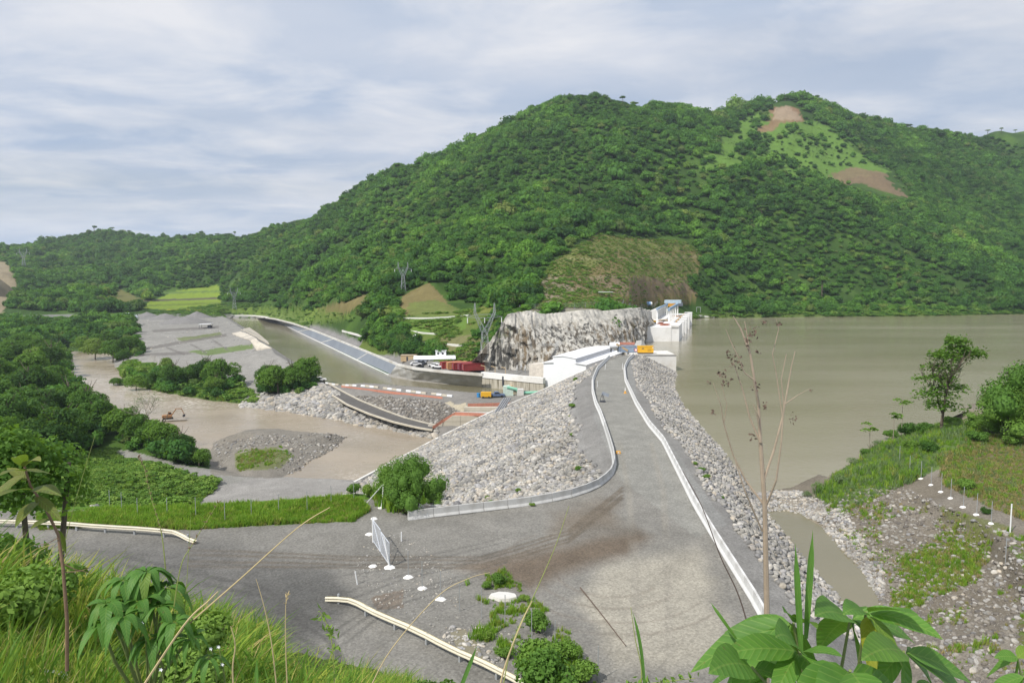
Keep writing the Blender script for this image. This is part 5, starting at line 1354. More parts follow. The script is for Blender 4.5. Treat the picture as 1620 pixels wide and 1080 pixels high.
# ------------------------------------------------------------------ the rock cliff
cb = [(*W(748, 582, -10.6), -11.2), (*W(770, 585, -10.6), -11.2), (*W(800, 586, -10.6), -11.2), (*W(850, 586, -10.6), -11.2), (24, 262, -11.2), (35, 272, -11.2), (46, 292, -11), (54, 312, -8), (59, 330, -7)]
ct = [WD(765, 560, 262), WD(788, 525, 266), WD(806, 497, 272), WD(845, 495, 278), WD(890, 493, 285), WD(930, 492, 292), WD(975, 490, 303), WD(1012, 488, 322), WD(1028, 493, 345)]
nu, nv = 340, 90
cbL, ctL = [], []
for t in np.linspace(0, len(cb) - 1, nu):
    i = min(int(t), len(cb) - 2); f_ = t - i
    cbL.append(np.array(cb[i]) * (1 - f_) + np.array(cb[i + 1]) * f_); ctL.append(np.array(ct[i]) * (1 - f_) + np.array(ct[i + 1]) * f_)
cbL, ctL = np.array(cbL), np.array(ctL)
U, Vv = np.meshgrid(np.arange(nu), np.linspace(0, 1, nv), indexing='ij')
P = cbL[:, None] * (1 - Vv[..., None]) + ctL[:, None] * Vv[..., None]
arc = np.concatenate([[0], np.cumsum(np.hypot(*np.diff(cbL[:, :2], axis=0).T))])
S_ = np.repeat(arc[:, None], nv, 1); Zz = P[..., 2]
n_a = fbm(S_, Zz * 0.5, 9, 5, 101, 0.55); n_b = 1 - 2 * np.abs(fbm(S_ + Zz * 0.35, Zz * 0.25, 4, 4, 105)); n_c = fbm(S_ * 2, Zz, 2.0, 4, 110)
prof_ = np.sin(np.pi * Vv) * 1.2 + 1.0
n_l = fbm(S_ + Zz * 0.6, Zz * 0.4 - S_ * 0.15, 17, 3, 140)
def blocks(s_, z_, cs, cz, amp, slope, seed):
    q_ = np.random.RandomState(seed); ns = int((s_.max() - s_.min()) / cs) + 2; nz_ = int(26 / cz) + 2; out = np.zeros(s_.shape)
    gi, gj = np.floor(s_ / cs).astype(int), np.floor((z_ + 14) / cz).astype(int); best = np.full(s_.shape, 1e9)
    tab = q_.rand(256, 256, 5)
    for di in (-1, 0, 1):
        for dj in (-1, 0, 1):
            c_ = tab[(gi + di) & 255, (gj + dj) & 255]
            ds, dz = s_ - (gi + di + c_[..., 0]) * cs, z_ + 14 - (gj + dj + c_[..., 1]) * cz
            d_ = (ds / cs) ** 2 + (dz / cz) ** 2; m_ = d_ < best
            out = np.where(m_, (c_[..., 2] - 0.5) * amp + (c_[..., 3] - 0.5) * slope * ds + (c_[..., 4] - 0.7) * slope * dz, out); best = np.where(m_, d_, best)
    return out
n_q = blocks(S_ + Zz * 0.45, Zz, 5.5, 9.0, 1.3, 0.5, 7) + blocks(S_ + Zz * 0.6, Zz, 2.0, 3.2, 0.6, 0.6, 8)
off = (n_l * 2.6 + n_q * 0.75 + n_a * 1.2 + n_b * 1.1 + n_c * 0.8) * (0.35 + 0.65 * np.sin(np.pi * np.clip(Vv, 0.02, 0.95))) + prof_
tx = np.gradient(cbL[:, 0]); ty = np.gradient(cbL[:, 1]); tl = np.hypot(tx, ty); nxx, nyy = ty / tl, -tx / tl
P[..., 0] += nxx[:, None] * off; P[..., 1] += nyy[:, None] * off; P[..., 2] += (n_l[:, -1:] * 0.9 + n_a[:, -1:] * 1.2 + n_c[:, -1:] * 0.6) * Vv
# lip that runs back onto the plateau
lip = P[:, -1:].copy(); lip[..., 0] -= nxx[:, None] * 6; lip[..., 1] -= nyy[:, None] * 6; lip[..., 2] -= 0.8
P = np.concatenate([P, lip], 1); nv += 1
ii = np.arange(nu * nv).reshape(nu, nv)
q = np.stack([ii[:-1, :-1], ii[1:, :-1], ii[1:, 1:], ii[:-1, 1:]], -1).reshape(-1, 4)
m, nt, b = nmat('cliff_rock')
tc = N(nt, 'ShaderNodeTexCoord'); mp = N(nt, 'ShaderNodeMapping'); mp.inputs['Scale'].default_value = (1, 1, 0.07); nt.links.new(tc.outputs['Object'], mp.inputs[0])
f1 = noise_fac(nt, 0.25, 8, 0.65, vec=tc.outputs['Object']); f2 = noise_fac(nt, 0.55, 7, 0.7, vec=mp.outputs[0]); f3 = noise_fac(nt, 0.09, 5, 0.6, vec=mp.outputs[0])
c = rampn(nt, f1, [(0.3, (0.27, 0.26, 0.24)), (0.47, (0.48, 0.46, 0.41)), (0.7, (0.66, 0.63, 0.57))])
sz = N(nt, 'ShaderNodeSeparateXYZ'); nt.links.new(tc.outputs['Object'], sz.inputs[0])
mr = N(nt, 'ShaderNodeMapRange'); mr.inputs[1].default_value = 7.5; mr.inputs[2].default_value = 3.5; nt.links.new(sz.outputs[2], mr.inputs[0])
st_ = rampn(nt, f2, [(0.47, (0, 0, 0)), (0.54, (1, 1, 1))])
mm = N(nt, 'ShaderNodeMath', operation='MULTIPLY'); nt.links.new(st_, mm.inputs[0]); nt.links.new(mr.outputs[0], mm.inputs[1])
c = mixc(nt, mm.outputs[0], c, rampn(nt, f3, [(0.4, (0.10, 0.095, 0.085)), (0.6, (0.22, 0.17, 0.11))]))
gz_ = rampn(nt, noise_fac(nt, 0.12, 6, 0.7, vec=tc.outputs['Object']), [(0.60, (0, 0, 0)), (0.68, (0.7, 0.7, 0.7))])
c = mixc(nt, gz_, c, (0.10, 0.13, 0.04))
nt.links.new(c, b.inputs['Base Color']); b.inputs['Roughness'].default_value = 0.9
bump(nt, b, noise_fac(nt, 0.9, 8, 0.75, vec=tc.outputs['Object']), 0.9, 0.8)
tag(link('rock_cliff', npmesh('rock_cliff', P.reshape(-1, 3), q, m, False)), 'grey blasted rock cliff with dark water stains behind the power house', 'cliff')

# fence and shelter above the cliff, small stores
fl = [hit(a, b, 230) for a, b in ((822, 492), (850, 492), (880, 490), (910, 489), (940, 487), (968, 485.5), (995, 484), (1020, 483), (1040, 482))]
fl = [f_ for f_ in fl if f_]; o0 = Vector(fl[0])
fe = empty('chainlink_fence', tuple(o0)); tag(fe, 'long chain link fence on the road above the cliff', 'fence')
fi = interp_line(fl, 26)
wm = MB()
for p in fi:
    g_ = hz(p.x, p.y); MB().tube([(p.x - o0.x, p.y - o0.y, g_ - o0.z - 0.2), (p.x - o0.x, p.y - o0.y, g_ - o0.z + 2.6)], 0.06, 0.06, 5).build('post', M_steel, fe)
for v in np.arange(0.3, 2.7, 0.3):
    wm.tube([(p.x - o0.x, p.y - o0.y, hz(p.x, p.y) - o0.z + v) for p in fi], 0.022, 0.022, 3)
wm.build('wire_mesh', M_steel, fe)
h_ = hit(958, 469, 230); sh_ = empty('shelter', h_); tag(sh_, 'open shelter with a flat grey roof on the brown terrace', 'shelter')
MB().prism([(-3.6, 2.2), (3.6, 2.2), (3.6, 2.4), (-3.6, 2.5)], -1.6, 1.6).build('roof', surf('sheet_roof', (0.62, 0.66, 0.70), 0.4), sh_)
for a in (-3.2, 3.2):
    for b2 in (-1.3, 1.3): MB().tube([(a, b2, -0.5), (a, b2, 2.25)], 0.08, 0.08, 6).build('post', M_black, sh_)
h_ = hit(1025, 484, 230); bt = empty('water_tank', h_); tag(bt, 'blue tank with a white end above the corner of the cliff', 'tank')
MB().tube([(-2.4, 0, 1.5), (1.6, 0, 1.5)], 1.35, 1.35, 18).build('drum', surf('tank_blue', (0.22, 0.36, 0.58), 0.5), bt)
MB().tube([(1.6, 0, 1.5), (2.6, 0, 1.5)], 1.2, 1.1, 18).build('end_cap', M_white, bt)
for a in (-1.6, 1.2): MB().box(a - 0.15, a + 0.15, -1.1, 1.1, -0.4, 0.6).build('saddle', M_black, bt)
for (px, py, mt, lb) in ((1061, 486, M_orange, 'small orange container at the rear of the intake'), (1073, 485, surf('slate', (0.16, 0.18, 0.22), 0.6), 'dark slate container beyond the gantry beam')):
    h_ = hit(px, py, 340)
    if h_: container('container', (h_[0], h_[1], h_[2] + 0.5), 0.1, 5.5, mt, lb)
h_ = hit(1105, 494, 350); pf = empty('portal_frame', h_); tag(pf, 'small grey portal frame on the shore beyond the intake', 'frame')
for a in (-1.4, 1.4): MB().tube([(a, 0, -0.5), (a, 0, 3.6)], 0.18, 0.18, 5).build('post', M_steel, pf)
MB().tube([(-1.5, 0, 3.6), (1.5, 0, 3.6)], 0.18, 0.18, 5).build('beam', M_steel, pf)

# ------------------------------------------------------------------ far end of the valley
h_ = hit(197, 504.5, 350)
hg = empty('arched_hangar', h_, 0.1); tag(hg, 'white arched tent hangar far off beside the channel', 'hangar')
R0 = 8.2; ar = [(R0 * math.cos(t), 5.0 * math.sin(t)) for t in np.linspace(0, math.pi, 17)]
mb = MB(); mb.strip([(a, 0, b2) for a, b2 in ar], [(a, 9, b2) for a, b2 in ar]); so = mb.build('cover', M_wall_w, hg, sm=True)
MB().add([(a * 0.97, 0.6, b2 * 0.95) for a, b2 in ar], [tuple(range(17))]).build('end_wall', surf('tent_shade', (0.35, 0.40, 0.46), 0.6), hg)
for k in range(5): MB().tube([(-5.6 + k * 2.8, 0.3, 0), (-5.6 + k * 2.8, 0.3, 4.6 - abs(k - 2) * 0.75)], 0.15, 0.15, 5).build('rib', M_white, hg)
h_ = hit(326, 519, 300); shd = empty('open_shed', h_, 0.05); tag(shd, 'open sided shed with a pale roof on the grey bar', 'shed')
MB().prism([(-4.2, 2.6), (4.2, 3.1), (4.2, 3.35), (-4.2, 2.85)], -2.5, 2.5).build('roof', M_roof_w, shd)
for a in (-3.8, 3.8):
    for b2 in (-2.2, 2.2): MB().tube([(a, b2, -0.4), (a, b2, 2.8)], 0.12, 0.12, 5).build('post', M_black, shd)
MB().box(1.5, 3.6, -1.5, 1.5, 0, 1.9).build('crate', M_black, shd)
M_pile = surf('gravel_heap', (0.20, 0.195, 0.19), 0.95, 0.15, 0.5, bmp=0.5)
for k, (a, b2, R1, hh_, lb) in enumerate(((295, 511, 17, 6.5, 'largest grey gravel heap on the river bar'), (262, 505, 12, 5.0, 'gravel heap left of the largest one'), (312, 502, 11, 5.5, 'gravel heap close behind the pale roofed shed'), (232, 500, 9, 3.6, 'low gravel heap next to the round river bushes'))):
    h_ = hit(a, b2, 300); nn = 28; V = []; Fc = []
    for r_i in range(9):
        for j in range(nn):
            t = 6.283 * j / nn; rr = R1 * r_i / 8
            x_, y_ = rr * math.cos(t) * 1.25, rr * math.sin(t)
            V.append((x_, y_, hh_ * (1 - r_i / 8) ** 1.1 * (1 + 0.35 * float(fbm(np.array([x_ + k * 50]), np.array([y_]), 7, 3, 120)[0])) - (0.8 if r_i == 8 else 0)))
    for r_i in range(8):
        for j in range(nn): Fc.append((r_i * nn + j, (r_i + 1) * nn + j, (r_i + 1) * nn + (j + 1) % nn, r_i * nn + (j + 1) % nn))
    tag(MB().add(V, Fc).build('gravel_heap', M_pile, None, h_, sm=True), lb, 'gravel heap', 'gravel heaps on the bar')
# pale slabs by the canal
M_slab = surf('pale_slab', (0.56, 0.51, 0.43), 0.9, 0.12, 0.2, stain=(0.33, 0.31, 0.28))
for k, (pl_, lb) in enumerate((([(381, 522), (400, 517), (456, 548), (436, 551)], 'pale concrete slab beside the canal, the one touching the water edge'), ([(367, 528), (381, 525), (430, 552), (405, 553)], 'pale concrete slab beside the canal, the inland one'))):
    a, b_, c_, d_ = [hit(*p, 250) for p in pl_]
    mb = MB(); n = 12
    A_ = [Vector(a).lerp(Vector(d_), i / n) for i in range(n + 1)]; B_ = [Vector(b_).lerp(Vector(c_), i / n) for i in range(n + 1)]
    up_ = lambda p: (p.x, p.y, max(p.z, hz(p.x, p.y)) + 0.45)
    for i in range(n):
        for j in range(3):
            q_ = [A_[i].lerp(B_[i], j / 3), A_[i].lerp(B_[i], (j + .94) / 3), A_[i + 1].lerp(B_[i + 1], (j + .94) / 3), A_[i + 1].lerp(B_[i + 1], j / 3)]
            mb.add([up_(p) for p in q_] + [(p.x, p.y, p.z - 1) for p in q_], [(0, 1, 2, 3), (0, 4, 5, 1), (1, 5, 6, 2), (2, 6, 7, 3), (3, 7, 4, 0)])
    tag(mb.build('slab_apron', M_slab), lb, 'concrete slab')
# far shore bits
h_ = hit(1201, 489, 350)
if h_: tag(MB().prism([(-0.7, 0), (0.7, 0), (0.55, 1.6), (0, 2.6), (-0.55, 1.6)], -0.6, 0.6).build('hut', surf('pale_pink', (0.6, 0.5, 0.42), 0.8), None, h_), 'tiny pale hut on the far green shore', 'hut')
# ------------------------------------------------------------------ foliage
FOLK = 1.45      # overall leaf reflectance
def fol(name, stops, transl=0.28, wide=0):
    stops = [(p, tuple(min(0.9, v * FOLK) for v in c_)) for p, c_ in stops]
    return rand_mat(name, stops, rough=0.65, tex=None, transl=transl, spec=0.25, wide=wide)
M_for = fol('forest_foliage', [(0.0, (0.022, 0.062, 0.015)), (0.3, (0.040, 0.108, 0.019)), (0.6, (0.062, 0.15, 0.024)), (0.87, (0.095, 0.20, 0.030)), (1.0, (0.12, 0.15, 0.045))], 0.38, 0.011)
M_tree = fol('tree_foliage', [(0.0, (0.026, 0.068, 0.014)), (0.45, (0.055, 0.125, 0.020)), (0.8, (0.095, 0.18, 0.026)), (1.0, (0.14, 0.20, 0.04))], 0.42)
M_bush = fol('bush_foliage', [(0.0, (0.065, 0.14, 0.022)), (0.5, (0.10, 0.185, 0.028)), (1.0, (0.15, 0.23, 0.04))])
M_grass = fol('grass_blades', [(0.0, (0.11, 0.21, 0.024)), (0.45, (0.16, 0.29, 0.030)), (0.8, (0.22, 0.32, 0.038)), (1.0, (0.27, 0.25, 0.08))], 0.5)
M_scrub = fol('dry_scrub', [(0.0, (0.13, 0.15, 0.04)), (0.5, (0.19, 0.17, 0.06)), (1.0, (0.26, 0.20, 0.10))], 0.2)
M_olive = fol('olive_shrub', [(0.0, (0.075, 0.13, 0.05)), (1.0, (0.14, 0.19, 0.08))], 0.25)
M_bark = surf('bark', (0.13, 0.105, 0.08), 0.9, 0.25, 2.0)
M_barkp = surf('pale_bark', (0.30, 0.265, 0.21), 0.9, 0.2, 2.0)
def leaf_quads(C0, Nn, size, r, asp=0.6, seed=0):
    """bent leaf cards (two faces each) at centres C0, facing roughly Nn"""
    n = len(C0)
    t = r.normal(size=(n, 3)); Nn = Nn + r.normal(size=(n, 3)) * 0.55
    Nn /= np.linalg.norm(Nn, axis=1)[:, None] + 1e-9
    t -= (t * Nn).sum(1)[:, None] * Nn; t /= np.linalg.norm(t, axis=1)[:, None] + 1e-9
    b_ = np.cross(Nn, t)
    s = (size * (0.65 + 0.7 * r.rand(n)))[:, None] if np.ndim(size) else size * (0.65 + 0.7 * r.rand(n))[:, None]
    a = C0 - t * s * 0.5; e = C0 + t * s * 0.5 - Nn * s * 0.12
    l = C0 + b_ * s * asp * 0.5 + Nn * s * 0.07; k = C0 - b_ * s * asp * 0.5 + Nn * s * 0.07
    V = np.stack([a, l, e, k], 1).reshape(-1, 3)
    i = np.arange(n) * 4
    return V, np.stack([i, i + 1, i + 2, i + 3], -1)
def crown(seed, rx, rz, n, leaf, lumps=9, flat=0.75, base=0.35, mat=None, core=True, name='crown', spread=0.62, asp=0.65):
    r = np.random.RandomState(seed)
    L = r.normal(size=(lumps, 3)); L /= np.linalg.norm(L, axis=1)[:, None]
    L[:, 2] = np.abs(L[:, 2]) * 0.9 - 0.15
    rad = r.uniform(0.30, 0.52, lumps); cen = L * (1 - rad[:, None] * 0.75) * r.uniform(0.55, 1.0, (lumps, 1)) * spread * 1.5
    cen = np.vstack([cen, [[0, 0, 0]]]); rad = np.append(rad, 0.55)
    w = rad ** 2; pick = r.choice(len(rad), n, p=w / w.sum())
    d = r.normal(size=(n, 3)); d /= np.linalg.norm(d, axis=1)[:, None]
    d[:, 2] = np.where(d[:, 2] < -0.4, -d[:, 2], d[:, 2])
    p = cen[pick] + d * rad[pick][:, None] * (0.78 + 0.32 * r.rand(n))[:, None]
    sc = np.array([rx, rx, rz]); C0 = p * sc; C0[:, 2] += base
    V, Fq = leaf_quads(C0, d * np.array([1, 1, 1.3]), leaf, r, asp)
    if core:
        bm = bmesh.new()
        for c_, k in zip(cen, rad):
            bmesh.ops.create_icosphere(bm, subdivisions=1, radius=1, matrix=Matrix.Translation((c_[0] * rx, c_[1] * rx, c_[2] * rz + base)) @ Matrix.Diagonal((k * rx * 0.66, k * rx * 0.66, k * rz * 0.66, 1)))
        bm.verts.ensure_lookup_table(); cv = np.array([v.co for v in bm.verts]); cf = np.array([[v.index for v in f.verts] for f in bm.faces]); bm.free()
        cf4 = np.concatenate([cf, cf[:, :1]], 1)   # degenerate quads are avoided: build as triangles below
        V2 = np.vstack([V, cv]); o = len(V)
        me = bpy.data.meshes.new(name)
        nl = Fq.size + cf.size
        me.vertices.add(len(V2)); me.vertices.foreach_set('co', V2.astype(np.float32).ravel())
        me.loops.add(nl); me.loops.foreach_set('vertex_index', np.concatenate([Fq.ravel(), (cf + o).ravel()]).astype(np.int32))
        ls = np.concatenate([np.arange(0, Fq.size, 4), Fq.size + np.arange(0, cf.size, 3)]).astype(np.int32)
        me.polygons.add(len(ls)); me.polygons.foreach_set('loop_start', ls)
        if mat: me.materials.append(mat)
        me.update(calc_edges=True)
        return me
    return npmesh(name, V, Fq, mat)
def trunk_mesh(seed, h, r0, spread, nb=5, mat=None, rise=0.45):
    r = random.Random(seed); mb = MB()
    top = Vector((r.uniform(-0.06, 0.06) * h, r.uniform(-0.06, 0.06) * h, h))
    mid = Vector((top.x * 0.3 + r.uniform(-.03, .03) * h, top.y * 0.3, h * 0.55))
    mb.tube([(0, 0, -0.8), (0, 0, 0.2), tuple(mid), tuple(top)], r0, r0 * 0.45, 7)
    for k in range(nb):
        a = 6.283 * k / nb + r.uniform(-.4, .4); z0 = h * r.uniform(rise, 0.85); s = spread * r.uniform(0.6, 1.0)
        st = mid.lerp(top, max(0, (z0 - mid.z) / (top.z - mid.z))) if z0 > mid.z else mid * (z0 / mid.z)
        mb.tube([tuple(st), (st.x + math.cos(a) * s * 0.55, st.y + math.sin(a) * s * 0.55, z0 + h * 0.16), (st.x + math.cos(a) * s, st.y + math.sin(a) * s, z0 + h * 0.34)], r0 * 0.4, r0 * 0.12, 5)
    return mb.mesh('trunk', mat or M_bark)

# polygons of open ground, read off the photograph, for keeping trees away
SLIPS = [[(1186, 216), (1212, 195), (1222, 166), (1248, 160), (1276, 192), (1240, 204)], [(1302, 280), (1350, 262), (1405, 266), (1422, 293), (1448, 318), (1400, 312), (1362, 298)]]
OPEN = [[(560, 560), (600, 508), (632, 500), (628, 482), (640, 460), (680, 445), (705, 470), (730, 490), (800, 488), (842, 490), (848, 445), (880, 405), (945, 370), (1085, 380), (1115, 405), (1102, 470), (1120, 500), (1010, 505), (830, 500), (830, 590), (560, 590), (640, 560), (600, 545)],
        [(1125, 268), (1142, 210), (1190, 172), (1235, 158), (1272, 162), (1295, 190), (1342, 216), (1375, 254), (1415, 268), (1450, 318), (1400, 316), (1320, 298), (1250, 285), (1200, 268)],
        [(215, 500), (225, 478), (280, 458), (350, 448), (354, 478), (480, 480), (560, 500), (560, 508), (470, 520), (350, 500)],
        [(485, 503), (500, 488), (560, 468), (592, 463), (590, 480), (530, 506)], [(-60, 505), (-60, 408), (10, 412), (30, 445), (20, 475), (0, 507)], [(165, 474), (190, 456), (232, 475), (205, 490)], [(285, 388), (350, 379), (353, 386), (300, 394)],
        [(345, 474), (372, 440), (430, 395), (520, 348), (520, 362), (450, 400), (400, 436), (372, 474)]]
def spots(n, x0, x1, y0, y1, seed):
    r = np.random.RandomState(seed)
    return r.uniform(x0, x1, n), r.uniform(y0, y1, n), r
def forest(seed, n, rlo, rhi, big, sources, keep=1.0):
    r = np.random.RandomState(seed)
    d = np.sqrt(r.uniform(300 ** 2, 1980 ** 2, n)); a = r.uniform(-0.66, 0.66, n); n_keep = (d < 1300) | (a < -0.12); d = np.where(n_keep, d, d * 0.6)
    X, Y = d * np.sin(a), d * np.cos(a)
    Z = H(X, Y); px, py = pix(X, Y, Z)
    m = (px > -60) & (px < 1680) & (py < 600) & (Z > -8)
    m &= ~((Y < 640) & (Z < -3.5)) & ~((X > 90) & (Z < -3.0))
    dR, iR = poly_dist(X, Y, RES); m &= ~iR & ((dR > 4) | (Y > 520))
    dC, iC = poly_dist(X, Y, CANAL); m &= ~iC & (dC > 16)
    j = fbm(X, Y, 25, 3, 130) * 9
    for k, P in enumerate(OPEN): 
        hole = inside(px + j, py + j * 0.6, P)
        if k in (1, 7): hole &= r.rand(n) > (0.05 if k == 1 else 0.25)
        m &= ~hole
    for P in SLIPS: m &= ~inside(px + j * 0.4, py + j * 0.3, P)
    # thinner where the slope is grassy, none behind the ridges
    m &= r.rand(n) < keep * (0.45 + 0.75 * smooth(fbm(X, Y, 70, 3, 131), -0.35, 0.25))
    X, Y, Z = X[m], Y[m], Z[m]
    # drop hidden places: march toward the camera
    vis = np.ones(len(X), bool)
    for t in (0.97, 0.94, 0.9, 0.85, 0.78, 0.7, 0.6):
        zz_ = H(X * t, Y * t, False); line = CAMZ + (Z + 9 - CAMZ) * t
        vis &= zz_ < line + 2
    X, Y, Z = X[vis], Y[vis], Z[vis]
    n = len(X); R_ = rlo + (rhi - rlo) * r.rand(n) ** 1.6 + (r.rand(n) > 0.965) * r.uniform(1.5, 4.5, n); R_ *= 0.75 + 0.5 * smooth(fbm(X, Y, 60, 2, 133), -0.3, 0.3)
    return X, Y, Z, R_, r
FOR_SRC = [crown(200 + k, 1.0, (0.8, 0.95, 0.7, 1.15, 0.6, 0.9)[k], 260, 0.23, lumps=(8, 11, 7, 10, 6, 13)[k], base=0.45, mat=M_for, name='forest_crown') for k in range(6)]
X, Y, Z, R_, r = forest(5, 190000, 1.9, 6.2, 0, FOR_SRC)
n = len(X); sc = np.stack([R_ * r.uniform(0.85, 1.2, n), R_ * r.uniform(0.85, 1.2, n), R_ * r.uniform(0.8, 1.35, n)], -1)
scatter('forest', np.stack([X, Y, Z - 0.3], -1), sc, np.stack([r.uniform(-.12, .12, n), r.uniform(-.12, .12, n), r.uniform(0, 6.28, n)], -1), r.randint(0, 6, n), FOR_SRC, 'dense green forest covering the mountain and the far hills', 'forest')
print('FOREST', n)

# tall trees standing out of the forest
def tall(seed, h, R1, flat=0.45, mat=M_tree, n=420, leaf=0.9, trunkm=None, base=None):
    c_ = crown(seed, R1, R1 * flat, n, leaf, lumps=15, base=0, mat=mat, spread=0.86, core=leaf > 0.7)
    me2 = trunk_mesh(seed, h * 0.92, 0.03 * h, R1 * 0.6, 5, trunkm)
    return c_, me2, h
def place_tree(kind, p, s, rz, label, group=None, name='tree', cat='tree', cz=None):
    c_, t_, h = kind
    root = empty(name, p, rz); root.scale = (s, s, s); tag(root, label, cat, group)
    o = link('crown', c_, root, (0, 0, h * 0.86 if cz is None else cz)); link('trunk', t_, root)
    return root
EM = [tall(300, 15, 5.5, 0.40), tall(301, 18, 5.0, 0.5, n=380), tall(302, 13, 6.5, 0.32), tall(303, 17, 4.2, 0.7)]
emerg = [(30, 378), (75, 372), (112, 374), (150, 364), (178, 362), (205, 362), (232, 364), (262, 366), (290, 368), (318, 364), (345, 364), (372, 366), (398, 368), (450, 358), (462, 354), (548, 322), (628, 268), (650, 262), (662, 262), (712, 246), (722, 244), (830, 205), (842, 197), (892, 165), (958, 158), (985, 158), (1002, 160), (1030, 162), (1048, 164), (1095, 182), (1135, 176), (1182, 168), (1215, 160), (1242, 156), (1258, 152), (1292, 158), (1300, 158), (1318, 168), (1352, 178), (1368, 182), (1436, 194), (1468, 200), (1512, 206), (1535, 206), (1562, 206), (1584, 207), (1606, 206)]
r = random.Random(8)
for k, (a, b) in enumerate(emerg):
    h_ = hit(a, b + 5, 500, 2500)
    if h_ is None:
        for q_ in range(5, 40, 3):
            h_ = hit(a, b + q_, 500, 2500)
            if h_: break
    if h_ is None: continue
    if a == 1436: lb = 'lone flat topped tree standing clear on the right ridge line'; s = 1.05
    elif a in (450, 462): lb = 'bushy tree on the saddle where the left hills meet the mountain'; s = r.uniform(0.7, 0.9)
    else:
        lb = 'tree standing up from the ridge line of the %s' % ('far left hills' if a < 420 else ('main mountain' if a < 1080 else 'right hand summit')); s = r.uniform(0.55, 0.95)
    place_tree(EM[0] if a == 1436 else EM[k % 4], (h_[0], h_[1], h_[2] - 1.5), s * (0.9 if a > 420 else 1.2), r.uniform(0, 6), lb, 'trees on the ridge lines')
h_ = None
for (a, b, lb) in ((793, 345, 'pale bare trunked tree in the middle of the mountain slope'), (918, 312, 'darker round tree below the summit slope'), (1072, 300, 'broad dark tree on the mid slope above the terrace'), (1180, 300, 'broad dark green tree in the middle of the right slope'), (1205, 345, 'dense dark tree above the reservoir on the right slope'), (1370, 345, 'big dark tree right of the red slip'), (1420, 440, 'broad brownish green tree over the reservoir shore'), (1478, 395, 'dark spreading tree on the lower right slope'), (1300, 470, 'pale grey green tree near the water on the far shore')):
    h_ = hit(a, b, 200, 2500)
    if h_: place_tree(EM[1] if 'pale' in lb else EM[2], (h_[0], h_[1], h_[2] - 1), r.uniform(0.9, 1.2), r.uniform(0, 6), lb)

# ------------------------------------------------------------------ ground cover
def tuft(seed, n, h, w, mat, spread=0.35, bend=0.35, name='tuft'):
    q = np.random.RandomState(seed); V, Fq = [], []
    for k in range(n):
        a = q.uniform(0, 6.28); r0 = spread * q.rand() ** 0.5; b = np.array([r0 * math.cos(a), r0 * math.sin(a), -0.03])
        d = q.uniform(0, 6.28); L = h * q.uniform(0.55, 1.15); o = np.array([math.cos(d), math.sin(d), 0]) * L * bend * q.uniform(0.3, 1.3)
        f_ = q.uniform(0, 3.14); s = np.array([math.cos(f_), math.sin(f_), 0]) * w * 0.5
        i = len(V); 
        for t, ww in ((0, 1), (0.45, 0.85), (0.8, 0.5)):
            c = b + np.array([0, 0, L * t * (1 - 0.25 * t * bend)]) + o * t * t
            V += [c - s * ww, c + s * ww]
        V.append(b + np.array([0, 0, L * (1 - 0.3 * bend)]) + o)
        V.append(V[-1] + s * 0.05)
        for j in range(3): Fq.append((i + 2 * j, i + 2 * j + 1, i + 2 * j + 3, i + 2 * j + 2))
    return npmesh(name, V, Fq, mat)
T_g = [tuft(500 + k, 26, 0.8, 0.07, M_grass) for k in range(3)]
T_o = [tuft(515 + k, 20, 0.8, 0.06, M_olive, 0.4) for k in range(2)]
T_s = [tuft(510 + k, 22, 0.6, 0.08, M_scrub, 0.45) for k in range(2)]
weed = [crown(520 + k, 1.0, 0.75, 90, 0.34, lumps=6, base=0.35, mat=M_bush, core=False) for k in range(3)]
weedf = [crown(530 + k, 1.0, 0.7, 90, 0.34, lumps=6, base=0.3, mat=M_for, core=False) for k in range(3)]
def cover(name, poly, n, src, slo, shi, label, cat, dmin, dmax, zmin=-1e9, zmax=1e9, seed=1, soft=6, clump=None, hs=1.0, extra=None):
    q = np.random.RandomState(seed)
    c_ = [hit(a, b, 30) for a, b in poly]; c_ = [p for p in c_ if p and dmin * 0.7 < p[1] < dmax * 1.4]
    if len(c_) < 3: print('COVER', name, 'few'); return
    xs_, ys_ = [p[0] for p in c_], [p[1] for p in c_]
    X, Y = q.uniform(min(xs_) - 2, max(xs_) + 2, n * 4), q.uniform(max(dmin, min(ys_) - 2), min(dmax, max(ys_) + 2), n * 4)
    Z = H(X, Y); px, py = pix(X, Y, Z)
    j = fbm(X, Y, max(3, (max(ys_)) * 0.05), 3, seed) * soft
    m = inside(px + j, py + j * 0.5, poly) & (Y > dmin) & (Y < dmax) & (Z > zmin) & (Z < zmax)
    if clump: m &= fbm(X, Y, clump, 3, seed + 3) > -0.05
    if extra is not None: m &= extra(X, Y, Z)
    k = np.nonzero(m)[0][:n]; X, Y, Z = X[k], Y[k], Z[k]; n_ = len(k)
    if n_ < 5: print('COVER', name, 'empty'); return
    s = (slo + (shi - slo) * q.rand(n_) ** 1.5) * (0.6 + 0.8 * smooth(fbm(X, Y, 5, 3, seed + 50), -0.4, 0.4))
    scatter(name, np.stack([X, Y, Z], -1), np.stack([s, s, s * hs * q.uniform(0.8, 1.2, n_)], -1), np.stack([q.uniform(-.1, .1, n_), q.uniform(-.1, .1, n_), q.uniform(0, 6.28, n_)], -1), q.randint(0, len(src), n_), src, label, cat)
